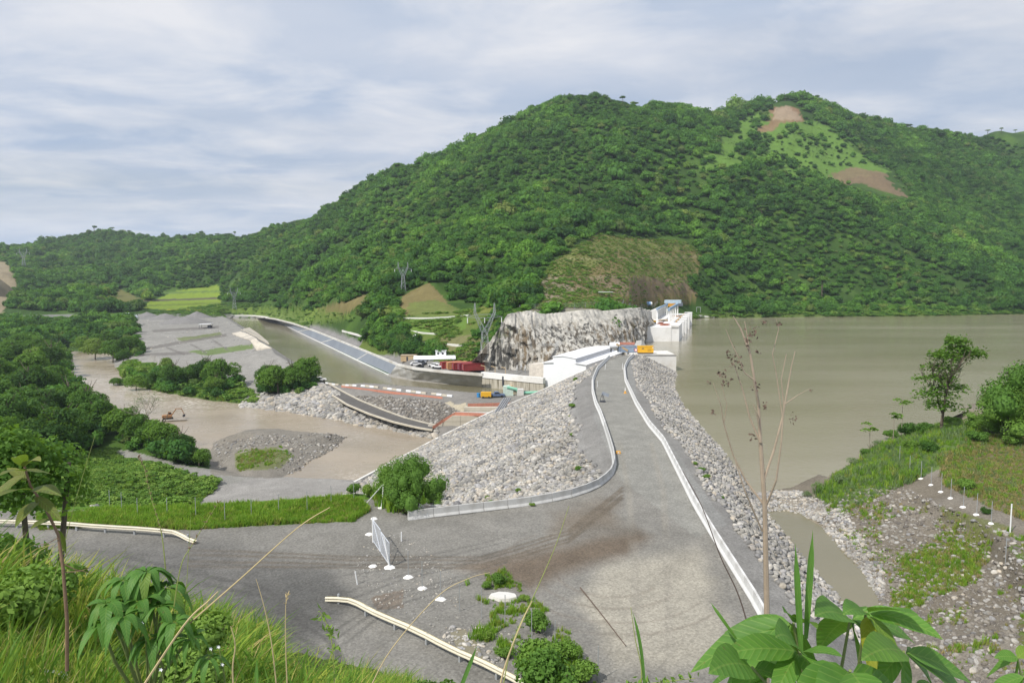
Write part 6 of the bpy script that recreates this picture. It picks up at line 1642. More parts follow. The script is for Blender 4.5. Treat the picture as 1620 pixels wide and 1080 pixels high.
# trees along the river: individuals with trunk and crown
RT = [tall(320 + k, (11, 13, 9, 12, 10)[k], (5.8, 5.2, 5.4, 6.0, 4.8)[k], (0.95, 1.15, 0.85, 0.95, 1.15)[k], M_tree, 3200, 0.66, M_bark) for k in range(5)]
def rtree(px, py, z, s, label, group=None, kind=None, sink=0.0, name='tree'):
    p = hit(px, py, 60, 900) if z is None else (*W(px, py, z), z)
    if p is None: return
    p = (p[0], p[1], hz(p[0], p[1]) - sink)
    k = r.randrange(5) if kind is None else kind
    place_tree(RT[k], p, s, r.uniform(0, 6), label, group, name, cz=RT[k][2] * 0.50)
GL = 'trees of the left river bank'
bank = []
for row, (y0, y1, x1f, z) in enumerate(((526, 545, 100, -14), (548, 566, 108, -14.5), (572, 592, 110, -15), (600, 620, 112, -15.5), (632, 650, 140, -16), (662, 680, 150, -16), (690, 706, 120, -16))):
    step = 22 + row * 5
    x = -10 + (row % 2) * step * 0.5
    while x < x1f:
        bank.append((x + r.uniform(-6, 6), r.uniform(y0, y1) + 22, z)); x += step
for (a, b, z) in bank:
    rtree(a, b, z, r.uniform(0.85, 1.25) * (1 if b < 620 else 0.9), 'dense dark tree in the wood on the near left river bank', GL, sink=0.6)
for (a, b, z, s, lb) in ((150, 552, -14.5, 1.25, 'big rounded tree at the bend on the far side of the river'), (178, 556, -14.5, 1.15, 'round tree in the clump by the gravel heaps, its middle one'), (205, 552, -14, 1.25, 'bright round tree on the right of the clump by the gravel heaps'), (132, 540, -14, 1.1, 'dark tree behind the round ones across the river'), (165, 535, -13, 1.1, 'dark tree rising behind the clump across the river'), (195, 562, -15, 0.8, 'low tree at the water edge below the clump'),
                         (185, 598, -17, 0.55, 'small tree on the upstream tip of the green bar'), (215, 605, -17, 0.7, 'bushy tree left on the green river bar'), (265, 585, -16, 0.55, 'small dark crowned tree at the back of the green bar'), (245, 603, -17, 0.7, 'low bushy tree in the middle of the green bar'), (275, 606, -17, 0.85, 'rounded green tree on the green bar beside the dark one'), (300, 608, -17.5, 0.75, 'green tree at the water side of the bar'),
                         (352, 612, -17.5, 1.05, 'tall feathery tree on the bar left of the gravel road'), (328, 606, -17.3, 0.85, 'feathery tree standing left of the tall one on the bar'), (340, 620, -18, 0.6, 'low shrubby tree at the bar edge by the river'),
                         (424, 616, -17, 0.85, 'dark tree on the left of the clump by the canal bank'), (440, 621, -17, 1.05, 'dark full tree in the middle of the clump by the canal bank'), (465, 618, -16.5, 0.9, 'dark tree right of centre in the clump by the canal bank'), (486, 610, -16, 1.1, 'taller tree on the right of the clump by the canal bank'), (430, 606, -16, 0.9, 'tree at the back of the clump by the canal bank'),
                         (160, 690, -16.5, 1.0, 'broad tree by the river below the rapids'), (195, 702, -17, 0.9, 'leafy tree on the bank beside the bare tree'), (225, 708, -17, 0.75, 'leafy tree below the bare tree'), (258, 716, -17.3, 0.7, 'dark bushy tree near the tip of the left bank'), (285, 726, -17.5, 0.6, 'small dark tree nearly at the tip of the left bank'), (140, 668, -16.5, 0.9, 'feathery tree at the bend of the near river bank'), (315, 735, -17.8, 0.42, 'lowest bushy tree at the very tip of the left bank')):
    rtree(a, b, z, s, lb, 'trees by the river', sink=0.8)

cover('shrubs', [(-60, 530), (100, 530), (108, 600), (150, 650), (290, 722), (345, 738), (335, 744), (240, 722), (170, 700), (90, 735), (-60, 760)], 2600, FOR_SRC, 1.4, 4.2, 'dense undergrowth beneath the trees of the left river bank', 'undergrowth', 110, 520, -19.6, 10, 30, 6)
cover('shrubs', [(-60, 508), (60, 512), (205, 507), (222, 545), (108, 552), (-60, 545)], 1700, FOR_SRC, 2.0, 5.5, 'wooded flat behind the river bend, left', 'woodland', 250, 760, -19.6, 10, 34, 4)
cover('shrubs', [(120, 548), (225, 545), (228, 562), (190, 572), (130, 566)], 160, FOR_SRC, 1.4, 3.4, 'undergrowth beneath the clump by the gravel heaps', 'undergrowth', 250, 520, -19.6, 0, 31, 3)
cover('shrubs', [(170, 600), (215, 590), (330, 598), (376, 606), (378, 622), (330, 640), (215, 622)], 280, FOR_SRC, 1.0, 3.2, 'undergrowth beneath the trees on the river bar', 'undergrowth', 190, 420, -19.8, -8, 32, 3)
cover('shrubs', [(412, 606), (500, 598), (500, 612), (470, 624), (414, 622)], 150, FOR_SRC, 1.0, 2.8, 'undergrowth beneath the clump by the canal bank', 'undergrowth', 190, 420, -19.8, -8, 33, 3)

# bare tree by the river
x, y = W(236, 700, -17); bt_ = empty('bare_tree', (x, y, hz(x, y))); tag(bt_, 'half bare branching tree over the river by the excavator', 'tree')
def bare(seed, h, r0, depth, nb, spread, mat, up=0.75):
    rr = random.Random(seed); mb = MB(); tips = []
    def grow_(p, d, L, rad, k):
        q = p + d * L * 0.5 + Vector((rr.uniform(-1, 1), rr.uniform(-1, 1), 0)) * L * 0.06; e = p + d * L
        mb.tube([tuple(p), tuple(q), tuple(e)], rad, rad * 0.6, 6 if rad > 0.05 else 4)
        if k == 0: tips.append(e); return
        for _ in range(nb):
            nd = (d * up + Vector((rr.gauss(0, spread), rr.gauss(0, spread), rr.gauss(0.12, spread * 0.4)))).normalized()
            grow_(e if rr.random() < 0.6 else p + d * L * rr.uniform(0.6, 1), nd, L * rr.uniform(0.6, 0.85), rad * 0.6, k - 1)
    grow_(Vector((0, 0, -0.5)), Vector((0.05, 0, 1)).normalized(), h * 0.34, r0, depth)
    return mb, tips
mb, tips = bare(3, 13, 0.22, 5, 3, 0.5, M_barkp)
mb.build('trunk', M_barkp, bt_)
tp = np.array([t for t in tips if random.random() < 0.6]); rr_ = np.random.RandomState(3)
tp = np.repeat(tp, 5, 0) + rr_.normal(size=(len(tp) * 5, 3)) * 0.35
V, Fq = leaf_quads(tp, rr_.normal(size=tp.shape), 0.22, rr_); link('leaves', npmesh('leaves', V, Fq, M_olive), bt_)

# bushes: individuals
BU = [(crown(340 + k, 1.0, (0.8, 1.0, 0.7)[k], 1500, 0.13, lumps=10, base=0.55, mat=M_bush), None) for k in range(3)]
BUL = [(crown(345 + k, 1.0, (0.9, 1.05)[k], 9000, 0.058, lumps=20, base=0.6, mat=M_bush, spread=1.15), None) for k in range(2)]
BU2 = [(crown(350 + k, 1.0, 0.85, 1300, 0.14, lumps=9, base=0.5, mat=M_tree), None) for k in range(2)]
BU3 = [(crown(355 + k, 1.0, 0.8, 700, 0.10, lumps=9, base=0.5, mat=M_olive, core=False), None) for k in range(2)]
stem = MB()
for k in range(5):
    a = k * 1.26; stem.tube([(0.05 * math.cos(a), 0.05 * math.sin(a), -0.2), (0.25 * math.cos(a), 0.25 * math.sin(a), 0.4), (0.5 * math.cos(a), 0.5 * math.sin(a), 0.85)], 0.03, 0.012, 5)
stem_me = stem.mesh('stems', M_bark)
def bush(p, s, label, src=None, group=None, k=0, sz=1.0, cat='bush'):
    src = src or BU; root = empty('bush', p, r.uniform(0, 6)); root.scale = (s, s, s * sz); tag(root, label, cat, group)
    link('foliage', src[k % len(src)][0], root); link('stems', stem_me, root); return root
def pbush(px, py, s, label, src=None, t0=30, **kw):
    h_ = hit(px, py, t0)
    if h_: return bush((h_[0], h_[1], h_[2] - 0.1), s, label, src, **kw)
# big bush at the free end of the barrier row
for (a, b, s, lb) in ((655, 806, 2.5, 'big bush at the free end of the curved barrier row, its right lobe'), (630, 800, 2.3, 'bush between the white corner post and the barriers, tall middle lobe'), (678, 803, 1.9, 'rounded bush hard against the riprap by the barrier end'), (641, 812, 1.5, 'low bush lobe right above the end of the barriers'), (560, 783, 1.0, 'small dark bush at the right end of the grass strip'), (583, 786, 0.9, 'small bush left of the braced white post'), (608, 790, 1.4, 'bush just behind the braced white post')):
    pbush(a, b, s, lb, BUL if s > 1.7 else None, k=int(a), sz=1.25)
for (a, b, s) in ((777, 798, 0.6), (820, 778, 0.5), (880, 790, 0.35), (905, 690, 0.6), (903, 660, 0.5), (910, 603, 0.8), (905, 645, 0.9), (772, 790, 0.5), (842, 800, 0.4), (915, 745, 0.7)):
    pbush(a, b, s, 'small green weed tuft growing between the riprap boulders', group='weeds in the riprap', k=int(a), cat='plant')
for (a, b, s) in ((1110, 745, 0.55), (1118, 757, 0.6), (1140, 790, 0.5), (1100, 735, 0.45)):
    pbush(a, b, s, 'green weed tuft among the stones on the reservoir side', group='weeds in the upstream stones', k=int(a), cat='plant')
cover('grass', [(590, 790), (610, 745), (650, 740), (665, 800), (640, 812), (600, 806)], 260, T_g, 1.2, 2.6, 'tall reedy grass among the bushes at the barrier end', 'grass', 68, 95, -8, 0.5, 61, 3)
# drainage hollow in the lot
for (a, b, s, lb) in ((790, 925, 0.8, 'rounded grassy clump at the top of the wet hollow'), (770, 930, 0.55, 'low tuft left of the grassy clump in the lot'), (850, 1000, 1.1, 'leafy bush in the hollow right of the bent guardrail'), (890, 1045, 1.2, 'leafy bush low in the hollow near the bottom edge'), (845, 1060, 1.3, 'yellow green leafy bush where the guardrail leaves the picture'), (800, 1040, 0.7, 'small dark bush at the edge of the puddle'), (920, 1080, 1.2, 'leafy bush at the bottom edge right of the guardrail'), (768, 1010, 0.6, 'small bush left of the puddle'), (830, 950, 0.5, 'small tuft below the pale slab')):
    pbush(a, b, s, lb, k=int(a), src=BU if int(a) % 2 else None)

# ------------------------------------------------------------------ right bank
h_ = hit(1488, 686, 60)
RTr = tall(401, 8.0, 3.0, 0.9, M_tree, 1500, 0.42, M_bark)
mb, tips = bare(12, 9.0, 0.17, 4, 3, 0.34, M_bark, 0.9)
rt_ = empty('tree', (h_[0], h_[1], h_[2] - 0.3)); rt_.scale = (1.6, 1.6, 1.45); tag(rt_, 'airy dark tree leaning over the reservoir on the right bank', 'tree')
mb.build('trunk', M_bark, rt_)
rr_ = np.random.RandomState(9); layers = []
for (cx_, cz_, R1, hh_) in ((0.0, 3.2, 1.9, 0.35), (-0.7, 4.3, 2.0, 0.4), (0.5, 5.0, 1.9, 0.4), (-0.4, 5.9, 1.9, 0.4), (0.0, 6.9, 1.7, 0.45), (0.6, 7.9, 1.6, 0.45), (1.2, 8.7, 1.4, 0.4), (0.9, 9.5, 1.1, 0.4), (2.5, 8.3, 1.1, 0.35), (-0.3, 8.2, 1.2, 0.35)):
    m_ = 330; t = rr_.uniform(0, 6.28, m_); q_ = np.sqrt(rr_.rand(m_)) * R1 * 1.15 * (0.75 + 0.25 * np.sin(t * 3 + cz_))
    layers.append(np.stack([cx_ + q_ * np.cos(t), q_ * np.sin(t), cz_ + rr_.normal(size=m_) * hh_ * 0.6 - 0.12 * q_], -1))
lc = np.vstack(layers); V, Fq = leaf_quads(lc, np.tile([0, 0, 1.0], (len(lc), 1)), 0.34, rr_, 0.5); link('crown', npmesh('crown', V, Fq, M_tree), rt_)
for (a, b, s, sz, lb) in ((1606, 692, 4.6, 0.95, 'large bright green bush at the right edge above the reservoir bank'), (1566, 684, 2.4, 0.8, 'bright green bush just right of the airy tree'), (1645, 692, 5.6, 1.05, 'tall green bush cut by the right edge of the picture')):
    pbush(a, b, s, lb, BUL, k=int(a), sz=sz)
for (a, b, s, lb, src) in ((1435, 690, 2.2, 'dark bush left below the airy tree', BU2), (1465, 688, 1.9, 'dark round bush under the airy tree', BU2), (1410, 694, 1.5, 'bush on the water edge of the right bank', BU), (1388, 706, 1.1, 'pale feathery bush at the edge of the bank', BU3), (1505, 675, 1.6, 'bush at the foot of the airy tree', BU), (1370, 722, 1.2, 'small bush where the bank drops to the water', BU2), (1350, 736, 1.2, 'grey green shrub above the stony neck', BU3), (1325, 765, 1.3, 'feathery grey green shrub beside the tall dry stem', BU3), (1295, 775, 1.1, 'lower grey green shrub on the stony neck', BU3), (1275, 785, 0.8, 'small shrub on the neck by the pond', BU3), (1530, 775, 1.2, 'yellow green shrub among the fence posts', BU), (1560, 812, 0.6, 'small dark shrub beside the fence', BU2), (1470, 715, 1.4, 'shrub on the slope right of the fence line', BU2), (1440, 712, 1.3, 'low spreading shrub on the bank crest', BU2), (1545, 700, 1.5, 'round low shrub in front of the bright bush', BU), (1600, 705, 1.3, 'low green shrub at the foot of the large bright bush', BU)):
    pbush(a, b, s, lb, src, k=int(a))
# umbrella like young trees
def papaya(px, py, h, lb):
    p = hit(px, py, 40)
    if not p: return
    e = empty('young_tree', p); tag(e, lb, 'tree')
    MB().tube([(0, 0, -0.3), (0.1, 0, h * 0.5), (0, 0, h)], 0.07, 0.04, 6).build('trunk', M_barkp, e)
    q = np.random.RandomState(int(px)); L = []
    for k in range(4):
        c0 = np.array([q.uniform(-0.5, 0.5) * h * 0.35, q.uniform(-.5, .5) * h * 0.3, h * q.uniform(0.82, 1.05)])
        t = q.uniform(0, 6.28, 60); ra = q.uniform(0.1, 0.8, 60)
        L.append(c0 + np.stack([ra * np.cos(t), ra * np.sin(t), 0.25 - ra * 0.5], -1))
    L = np.vstack(L); V, Fq = leaf_quads(L, np.tile([0, 0, 1.0], (len(L), 1)), 0.38, q, 0.55); link('crown', npmesh('crown', V, Fq, M_bush), e)
papaya(1412, 702, 5.2, 'young umbrella leaved tree left of the airy tree')
papaya(1425, 694, 6.6, 'taller young umbrella leaved tree close to the airy tree')
papaya(1374, 718, 4.6, 'small umbrella leaved tree at the tip of the right bank')

cover('grass', [(60, 814), (300, 806), (560, 790), (585, 806), (560, 826), (420, 830), (310, 838), (150, 834), (60, 838)], 11000, T_g + T_g + T_s[:1], 0.3, 0.85, 'bright green grass strip beyond the road', 'grass', 55, 110, -6, 0.4, 1, 5)
cover('weeds', [(60, 745), (150, 712), (200, 724), (260, 742), (345, 762), (340, 780), (285, 815), (60, 812)], 15000, weed + T_g, 0.35, 1.25, 'mixed green weeds and creepers on the meadow behind the grass strip', 'weeds', 72, 240, -20, -0.4, 2, 8, hs=0.8)
cover('weeds', [(170, 600), (200, 572), (330, 590), (400, 618), (425, 645), (330, 648), (210, 632)], 3500, weed + T_g, 0.8, 2.4, 'green undergrowth over the river bar', 'undergrowth', 190, 420, -19.8, -8, 3, 8, hs=0.7)
cover('grass', [(215, 499), (350, 479), (480, 484), (565, 502), (560, 509), (470, 521), (350, 501)], 5200, weed + weedf, 0.8, 2.4, 'rough grass beside the head of the canal and on the terraced fields', 'grass', 380, 1000, -12, 30, 51, 3, hs=0.4)
cover('grass', [(375, 712), (440, 703), (465, 722), (440, 742), (370, 744)], 700, T_s + T_g, 0.3, 0.7, 'sparse dry grass on the gravel island', 'grass', 150, 230, -19.9, -15, 4, 26, clump=5)
cover('weeds', [(560, 562), (600, 500), (635, 500), (760, 488), (835, 492), (800, 520), (780, 560), (762, 584), (640, 566)], 3200, weed + T_s, 0.5, 1.6, 'low grass and weeds on the hill behind the platform', 'weeds', 245, 420, -10, 60, 5, 6, clump=12, hs=0.6)
cover('shrubs', [(560, 556), (590, 508), (600, 475), (628, 478), (632, 505), (645, 528), (655, 545), (690, 548), (700, 562), (640, 562)], 1500, FOR_SRC, 1.2, 3.0, 'dense dark shrubs on the spur beside the grass hill', 'shrubs', 260, 430, -10.2, 60, 6, 4)
cover('shrubs', [(742, 545), (765, 535), (800, 500), (822, 498), (800, 530), (785, 560), (765, 575), (745, 570)], 260, FOR_SRC, 0.6, 1.7, 'shrubs creeping over the left flank of the cliff', 'shrubs', 245, 300, -9.5, 60, 29, 6, clump=5)
cover('shrubs', [(745, 505), (770, 495), (835, 488), (845, 470), (860, 462), (850, 490), (800, 497), (800, 515), (770, 545), (750, 540)], 420, FOR_SRC, 1.0, 2.4, 'green shrubs along the left shoulder of the cliff', 'shrubs', 250, 420, -10.2, 60, 7, 6, clump=10)
cover('scrub', [(842, 490), (850, 450), (880, 405), (945, 370), (1085, 382), (1115, 405), (1104, 478), (1040, 482), (940, 488)], 15000, T_s + weed[:1], 0.6, 1.7, 'dry scrub over the cut terrace above the cliff', 'scrub', 280, 640, 5, 120, 8, 6, hs=0.6)
cover('shrubs', [(435, 492), (445, 455), (520, 440), (575, 468), (545, 482), (500, 488), (470, 494)], 900, FOR_SRC, 1.5, 4.0, 'shrubs on the hillside above the head of the canal', 'shrubs', 380, 900, -10, 120, 28, 4)
cover('shrubs', [(1090, 440), (1110, 432), (1128, 486), (1112, 484), (1098, 470)], 160, FOR_SRC, 1.0, 2.6, 'dark shrubs at the right foot of the terrace', 'shrubs', 300, 640, 0, 120, 9, 6)
cover('weeds', [(1085, 497), (1200, 490), (1620, 482), (1620, 508), (1085, 505)], 2600, weed + weedf, 1.0, 3.2, 'bright green shore growth at the reservoir edge', 'undergrowth', 420, 660, -4.9, 10, 10, 2, hs=0.7)
cover('grass', [(1120, 265), (1150, 220), (1210, 215), (1290, 200), (1335, 222), (1360, 258), (1300, 268), (1300, 282), (1180, 285)], 1100, weed, 0.5, 1.3, 'light green pasture growth in the summit clearing', 'pasture', 700, 1150, 20, 400, 11, 10, clump=40, hs=0.4)
cover('weeds', [(350, 476), (372, 440), (430, 392), (520, 345), (520, 372), (450, 410), (400, 445), (375, 478)], 2500, weed + weedf, 1.2, 3.2, 'open grassy growth on the left flank of the mountain', 'undergrowth', 600, 1500, -5, 400, 12, 12, hs=0.6)
rbx = lambda X, Y, Z: (X > 24) & (fill_h(X, Y) < Z - 0.2)
cover('grass', [(1290, 790), (1350, 722), (1420, 690), (1500, 672), (1560, 680), (1480, 740), (1420, 775), (1340, 815)], 6500, T_g + T_o + T_o, 0.5, 1.2, 'tall grass along the crest of the right bank', 'grass', 50, 160, -4.6, 12, 13, 10, extra=rbx)
cover('scrub', [(1480, 720), (1560, 690), (1640, 680), (1640, 830), (1560, 800), (1500, 770)], 4200, T_s + T_s + T_o[:1] + T_g[:1], 0.35, 0.8, 'brown and green scrub on the upper right bank', 'scrub', 50, 160, -4.6, 12, 14, 14, extra=rbx)
cover('scrub', [(1400, 965), (1430, 880), (1500, 850), (1560, 838), (1580, 870), (1520, 930), (1430, 970)], 1500, T_g + T_s, 0.2, 0.55, 'yellow green grass patch on the stony right bank', 'grass', 40, 110, -4.6, 12, 15, 34, extra=rbx)
cover('scrub', [(1300, 800), (1420, 770), (1560, 830), (1640, 850), (1640, 1080), (1500, 1080), (1400, 960), (1340, 860)], 1500, T_g + T_s, 0.2, 0.55, 'scattered grass tufts between the stones of the right bank', 'grass', 40, 110, -4.6, 12, 16, 6, clump=4, extra=rbx)
cover('grass', [(745, 915), (800, 905), (840, 940), (900, 1000), (960, 1080), (830, 1090), (770, 1040), (740, 1010), (790, 985), (740, 940)], 900, T_g, 0.3, 0.8, 'green grass round the wet hollow in the lot', 'grass', 36, 62, -1, 0.5, 17, 8, clump=2)
# stones: bars, banks, right bank cobbles
def stones(name, poly, n, rlo, rhi, label, dmin, dmax, zmin, zmax, seed, soft=5, clump=None, extra=None, mats=STONES):
    q = np.random.RandomState(seed)
    c_ = [hit(a, b, 30) for a, b in poly]; c_ = [p for p in c_ if p and dmin * 0.7 < p[1] < dmax * 1.4]
    X, Y = q.uniform(min(p[0] for p in c_) - 2, max(p[0] for p in c_) + 2, n * 5), q.uniform(min(p[1] for p in c_) - 2, max(p[1] for p in c_) + 2, n * 5)
    Z = H(X, Y); px, py = pix(X, Y, Z); j = fbm(X, Y, 6, 3, seed) * soft
    m = inside(px + j, py + j * 0.5, poly) & (Y > dmin) & (Y < dmax) & (Z > zmin) & (Z < zmax)
    if clump: m &= fbm(X, Y, clump, 3, seed + 3) > 0.0
    if extra is not None: m &= extra(X, Y, Z)
    k = np.nonzero(m)[0][:n]
    if len(k) < 4: print('STONES', label, 'none'); return
    stone_field(name, X[k], Y[k], Z[k], rlo + (rhi - rlo) * q.rand(len(k)) ** 3, label, 'stones', mats=mats)
stones('boulders', [(405, 640), (430, 628), (500, 605), (520, 612), (560, 640), (620, 662), (690, 675), (690, 695), (640, 690), (560, 676), (480, 660), (420, 652)], 4200, 0.3, 1.1, 'pale boulders heaped along the river bank below the ramp road', 180, 260, -20.3, -14, 41)
stones('boulders', [(380, 640), (420, 622), (440, 640), (420, 655), (385, 650)], 500, 0.4, 1.5, 'big pale boulders at the tip of the river bar', 180, 260, -20.6, -14, 42)
stones('cobbles', [(335, 700), (385, 686), (560, 686), (530, 715), (470, 752), (430, 742), (470, 720), (440, 702), (370, 712), (350, 745)], 1500, 0.08, 0.45, 'grey cobbles around the gravel island', 150, 230, -20.1, -15, 43, mats=STONESB + STONES[:3])
stones('cobbles', [(545, 622), (700, 636), (730, 655), (690, 672), (620, 660), (560, 640)], 1800, 0.2, 0.7, 'broken rock on the excavated bank above the ramp road', 185, 235, -19, -13.5, 44, mats=STONESB)
stones('boulders', [(120, 785), (150, 778), (175, 795), (160, 812), (110, 805)], 120, 0.3, 0.9, 'white boulders half buried in the meadow creepers', 60, 240, -20, 2, 45)
stones('cobbles', [(1195, 776), (1260, 776), (1330, 800), (1400, 900), (1400, 960), (1360, 900), (1290, 822), (1200, 806)], 2600, 0.08, 0.3, 'pale cobbles along the edge of the pond', 50, 130, -5.2, -2.6, 46, extra=lambda X, Y, Z: fill_h(X, Y) < Z - 0.2)
stones('cobbles', [(1290, 790), (1420, 765), (1560, 830), (1640, 860), (1640, 1090), (1480, 1090), (1390, 980), (1330, 860)], 6500, 0.04, 0.26, 'grey cobbles strewn over the stony right bank', 38, 120, -5, 8, 47, extra=rbx, mats=STONESB + STONES[:1])
stones('cobbles', [(210, 500), (372, 500), (520, 600), (480, 612), (400, 560), (210, 560)], 700, 0.2, 0.6, 'loose rocks on the grey bar beside the canal', 260, 720, -16, -9, 48, clump=30)
stones('cobbles', [(590, 835), (650, 850), (720, 900), (740, 960), (700, 1000), (600, 960), (560, 900)], 900, 0.02, 0.10, 'small stones on the gravel around the fence posts', 40, 70, -1, 1, 49)
stones('cobbles', [(710, 990), (780, 990), (830, 1010), (780, 1060), (690, 1020)], 260, 0.04, 0.22, 'stones at the rim of the puddle', 36, 62, -1, 1, 50)
# ------------------------------------------------------------------ foreground, the hillside the photographer stands on
M_blade = fol('near_grass', [(0.0, (0.06, 0.13, 0.018)), (0.4, (0.10, 0.195, 0.024)), (0.75, (0.20, 0.28, 0.036)), (0.88, (0.28, 0.28, 0.05)), (1.0, (0.36, 0.29, 0.13))], 0.4)
def leafmat(name, c1, c2, vein=(0.25, 0.38, 0.08), transl=0.35):
    m, nt, b = nmat(name)
    g_ = N(nt, 'ShaderNodeAttribute', attribute_name='leafc'); sx = N(nt, 'ShaderNodeSeparateXYZ'); nt.links.new(g_.outputs['Vector'], sx.inputs[0])
    c = rampn(nt, noise_fac(nt, 9.0, 4, 0.6), [(0.35, c1), (0.65, c2)])
    # side veins: slanting lines off the midrib, in the leaf's own coordinates (u along, v across, random)
    def mth(op, a, b2=None):
        n = N(nt, 'ShaderNodeMath', operation=op)
        for i, v in enumerate((a, b2)):
            if v is None: continue
            if isinstance(v, (int, float)): n.inputs[i].default_value = v
            else: nt.links.new(v, n.inputs[i])
        return n.outputs[0]
    av = mth('ABSOLUTE', sx.outputs[1])
    ph_ = mth('SINE', mth('MULTIPLY', mth('SUBTRACT', sx.outputs[0], mth('MULTIPLY', av, 0.22)), 62.0))
    line_ = mth('MAXIMUM', mth('GREATER_THAN', ph_, 0.93), mth('LESS_THAN', av, 0.045))
    c = mixc(nt, mth('MULTIPLY', line_, 0.45), c, vein)
    yl = N(nt, 'ShaderNodeMapRange'); yl.inputs[1].default_value = 0.86; yl.inputs[2].default_value = 1.0; nt.links.new(sx.outputs[2], yl.inputs[0])
    c = mixc(nt, yl.outputs[0], c, (0.38, 0.34, 0.03))
    c = mixc(nt, rampn(nt, noise_fac(nt, 38.0, 3, 0.6), [(0.66, (0, 0, 0)), (0.72, (0.75, 0.75, 0.75))]), c, (0.16, 0.12, 0.04))
    nt.links.new(c, b.inputs['Base Color']); b.inputs['Roughness'].default_value = 0.55; b.inputs['Specular IOR Level'].default_value = 0.4
    bump(nt, b, ph_, 0.25, 0.002)
    out = nt.nodes['Material Output']; tr = N(nt, 'ShaderNodeBsdfTranslucent'); ms = N(nt, 'ShaderNodeMixShader'); ms.inputs[0].default_value = transl
    nt.links.new(mixc(nt, 0.5, c, (0.22, 0.42, 0.02)), tr.inputs[0]); nt.links.new(b.outputs[0], ms.inputs[1]); nt.links.new(tr.outputs[0], ms.inputs[2]); nt.links.new(ms.outputs[0], out.inputs['Surface'])
    return m
M_leaf = leafmat('broad_leaf', (0.08, 0.20, 0.028), (0.12, 0.27, 0.038))
M_leaf2 = leafmat('drooping_leaf', (0.065, 0.18, 0.026), (0.10, 0.24, 0.036))
M_leafy = leafmat('olive_leaf', (0.10, 0.13, 0.03), (0.17, 0.17, 0.035))
class LeafSet:
    def __init__(s): s.V = []; s.F = []; s.U = []
    def leaf(s, base, dirv, up, L, Wd, droop=0.5, fold=0.25, rnd=0.0, prof=1.0):
        d = Vector(dirv).normalized(); u = Vector(up); side = d.cross(u).normalized(); u = side.cross(d).normalized()
        n = 10; o = len(s.V); p = Vector(base)
        for i in range(n + 1):
            t = i / n; ang = droop * t
            q = p + d * (L * (t - droop * 0.18 * t * t)) - Vector((0, 0, 1)) * L * droop * t * t * 0.55
            w = Wd * 0.5 * (math.sin(math.pi * min(1, t ** 0.8)) ** 0.85 * (1 - 0.25 * t) + 0.02) * prof
            if t > 0.93: w *= (1 - t) / 0.07
            wav = math.sin(t * 14 + rnd * 9) * 0.05 * w
            for k, a in enumerate((-1, -0.5, 0, 0.5, 1)):
                s.V.append(tuple(q + side * w * a + u * (abs(a) * w * fold + wav * abs(a)))); s.U.append((t, a * (w / (Wd * 0.5 + 1e-6)), rnd))
        for i in range(n):
            for k in range(4):
                a = o + i * 5 + k; s.F.append((a, a + 1, a + 6, a + 5))
    def build(s, name, mat, parent):
        me = bpy.data.meshes.new(name); me.from_pydata(s.V, [], s.F); me.materials.append(mat)
        at = me.attributes.new('leafc', 'FLOAT_VECTOR', 'POINT'); at.data.foreach_set('vector', np.array(s.U, np.float32).ravel())
        me.polygons.foreach_set('use_smooth', [True] * len(me.polygons)); me.update()
        return link(name, me, parent)
M_stemg = surf('green_stem', (0.16, 0.20, 0.06), 0.6, 0.1, 5); M_stemb = surf('brown_stem', (0.20, 0.13, 0.08), 0.8, 0.15, 6)
M_dry = surf('dry_stalk', (0.48, 0.38, 0.20), 0.7, 0.12, 8, bmp=0.0); M_greens = surf('grass_stalk', (0.26, 0.30, 0.08), 0.6, 0.12, 8, bmp=0.0)
rf_ = random.Random(21)

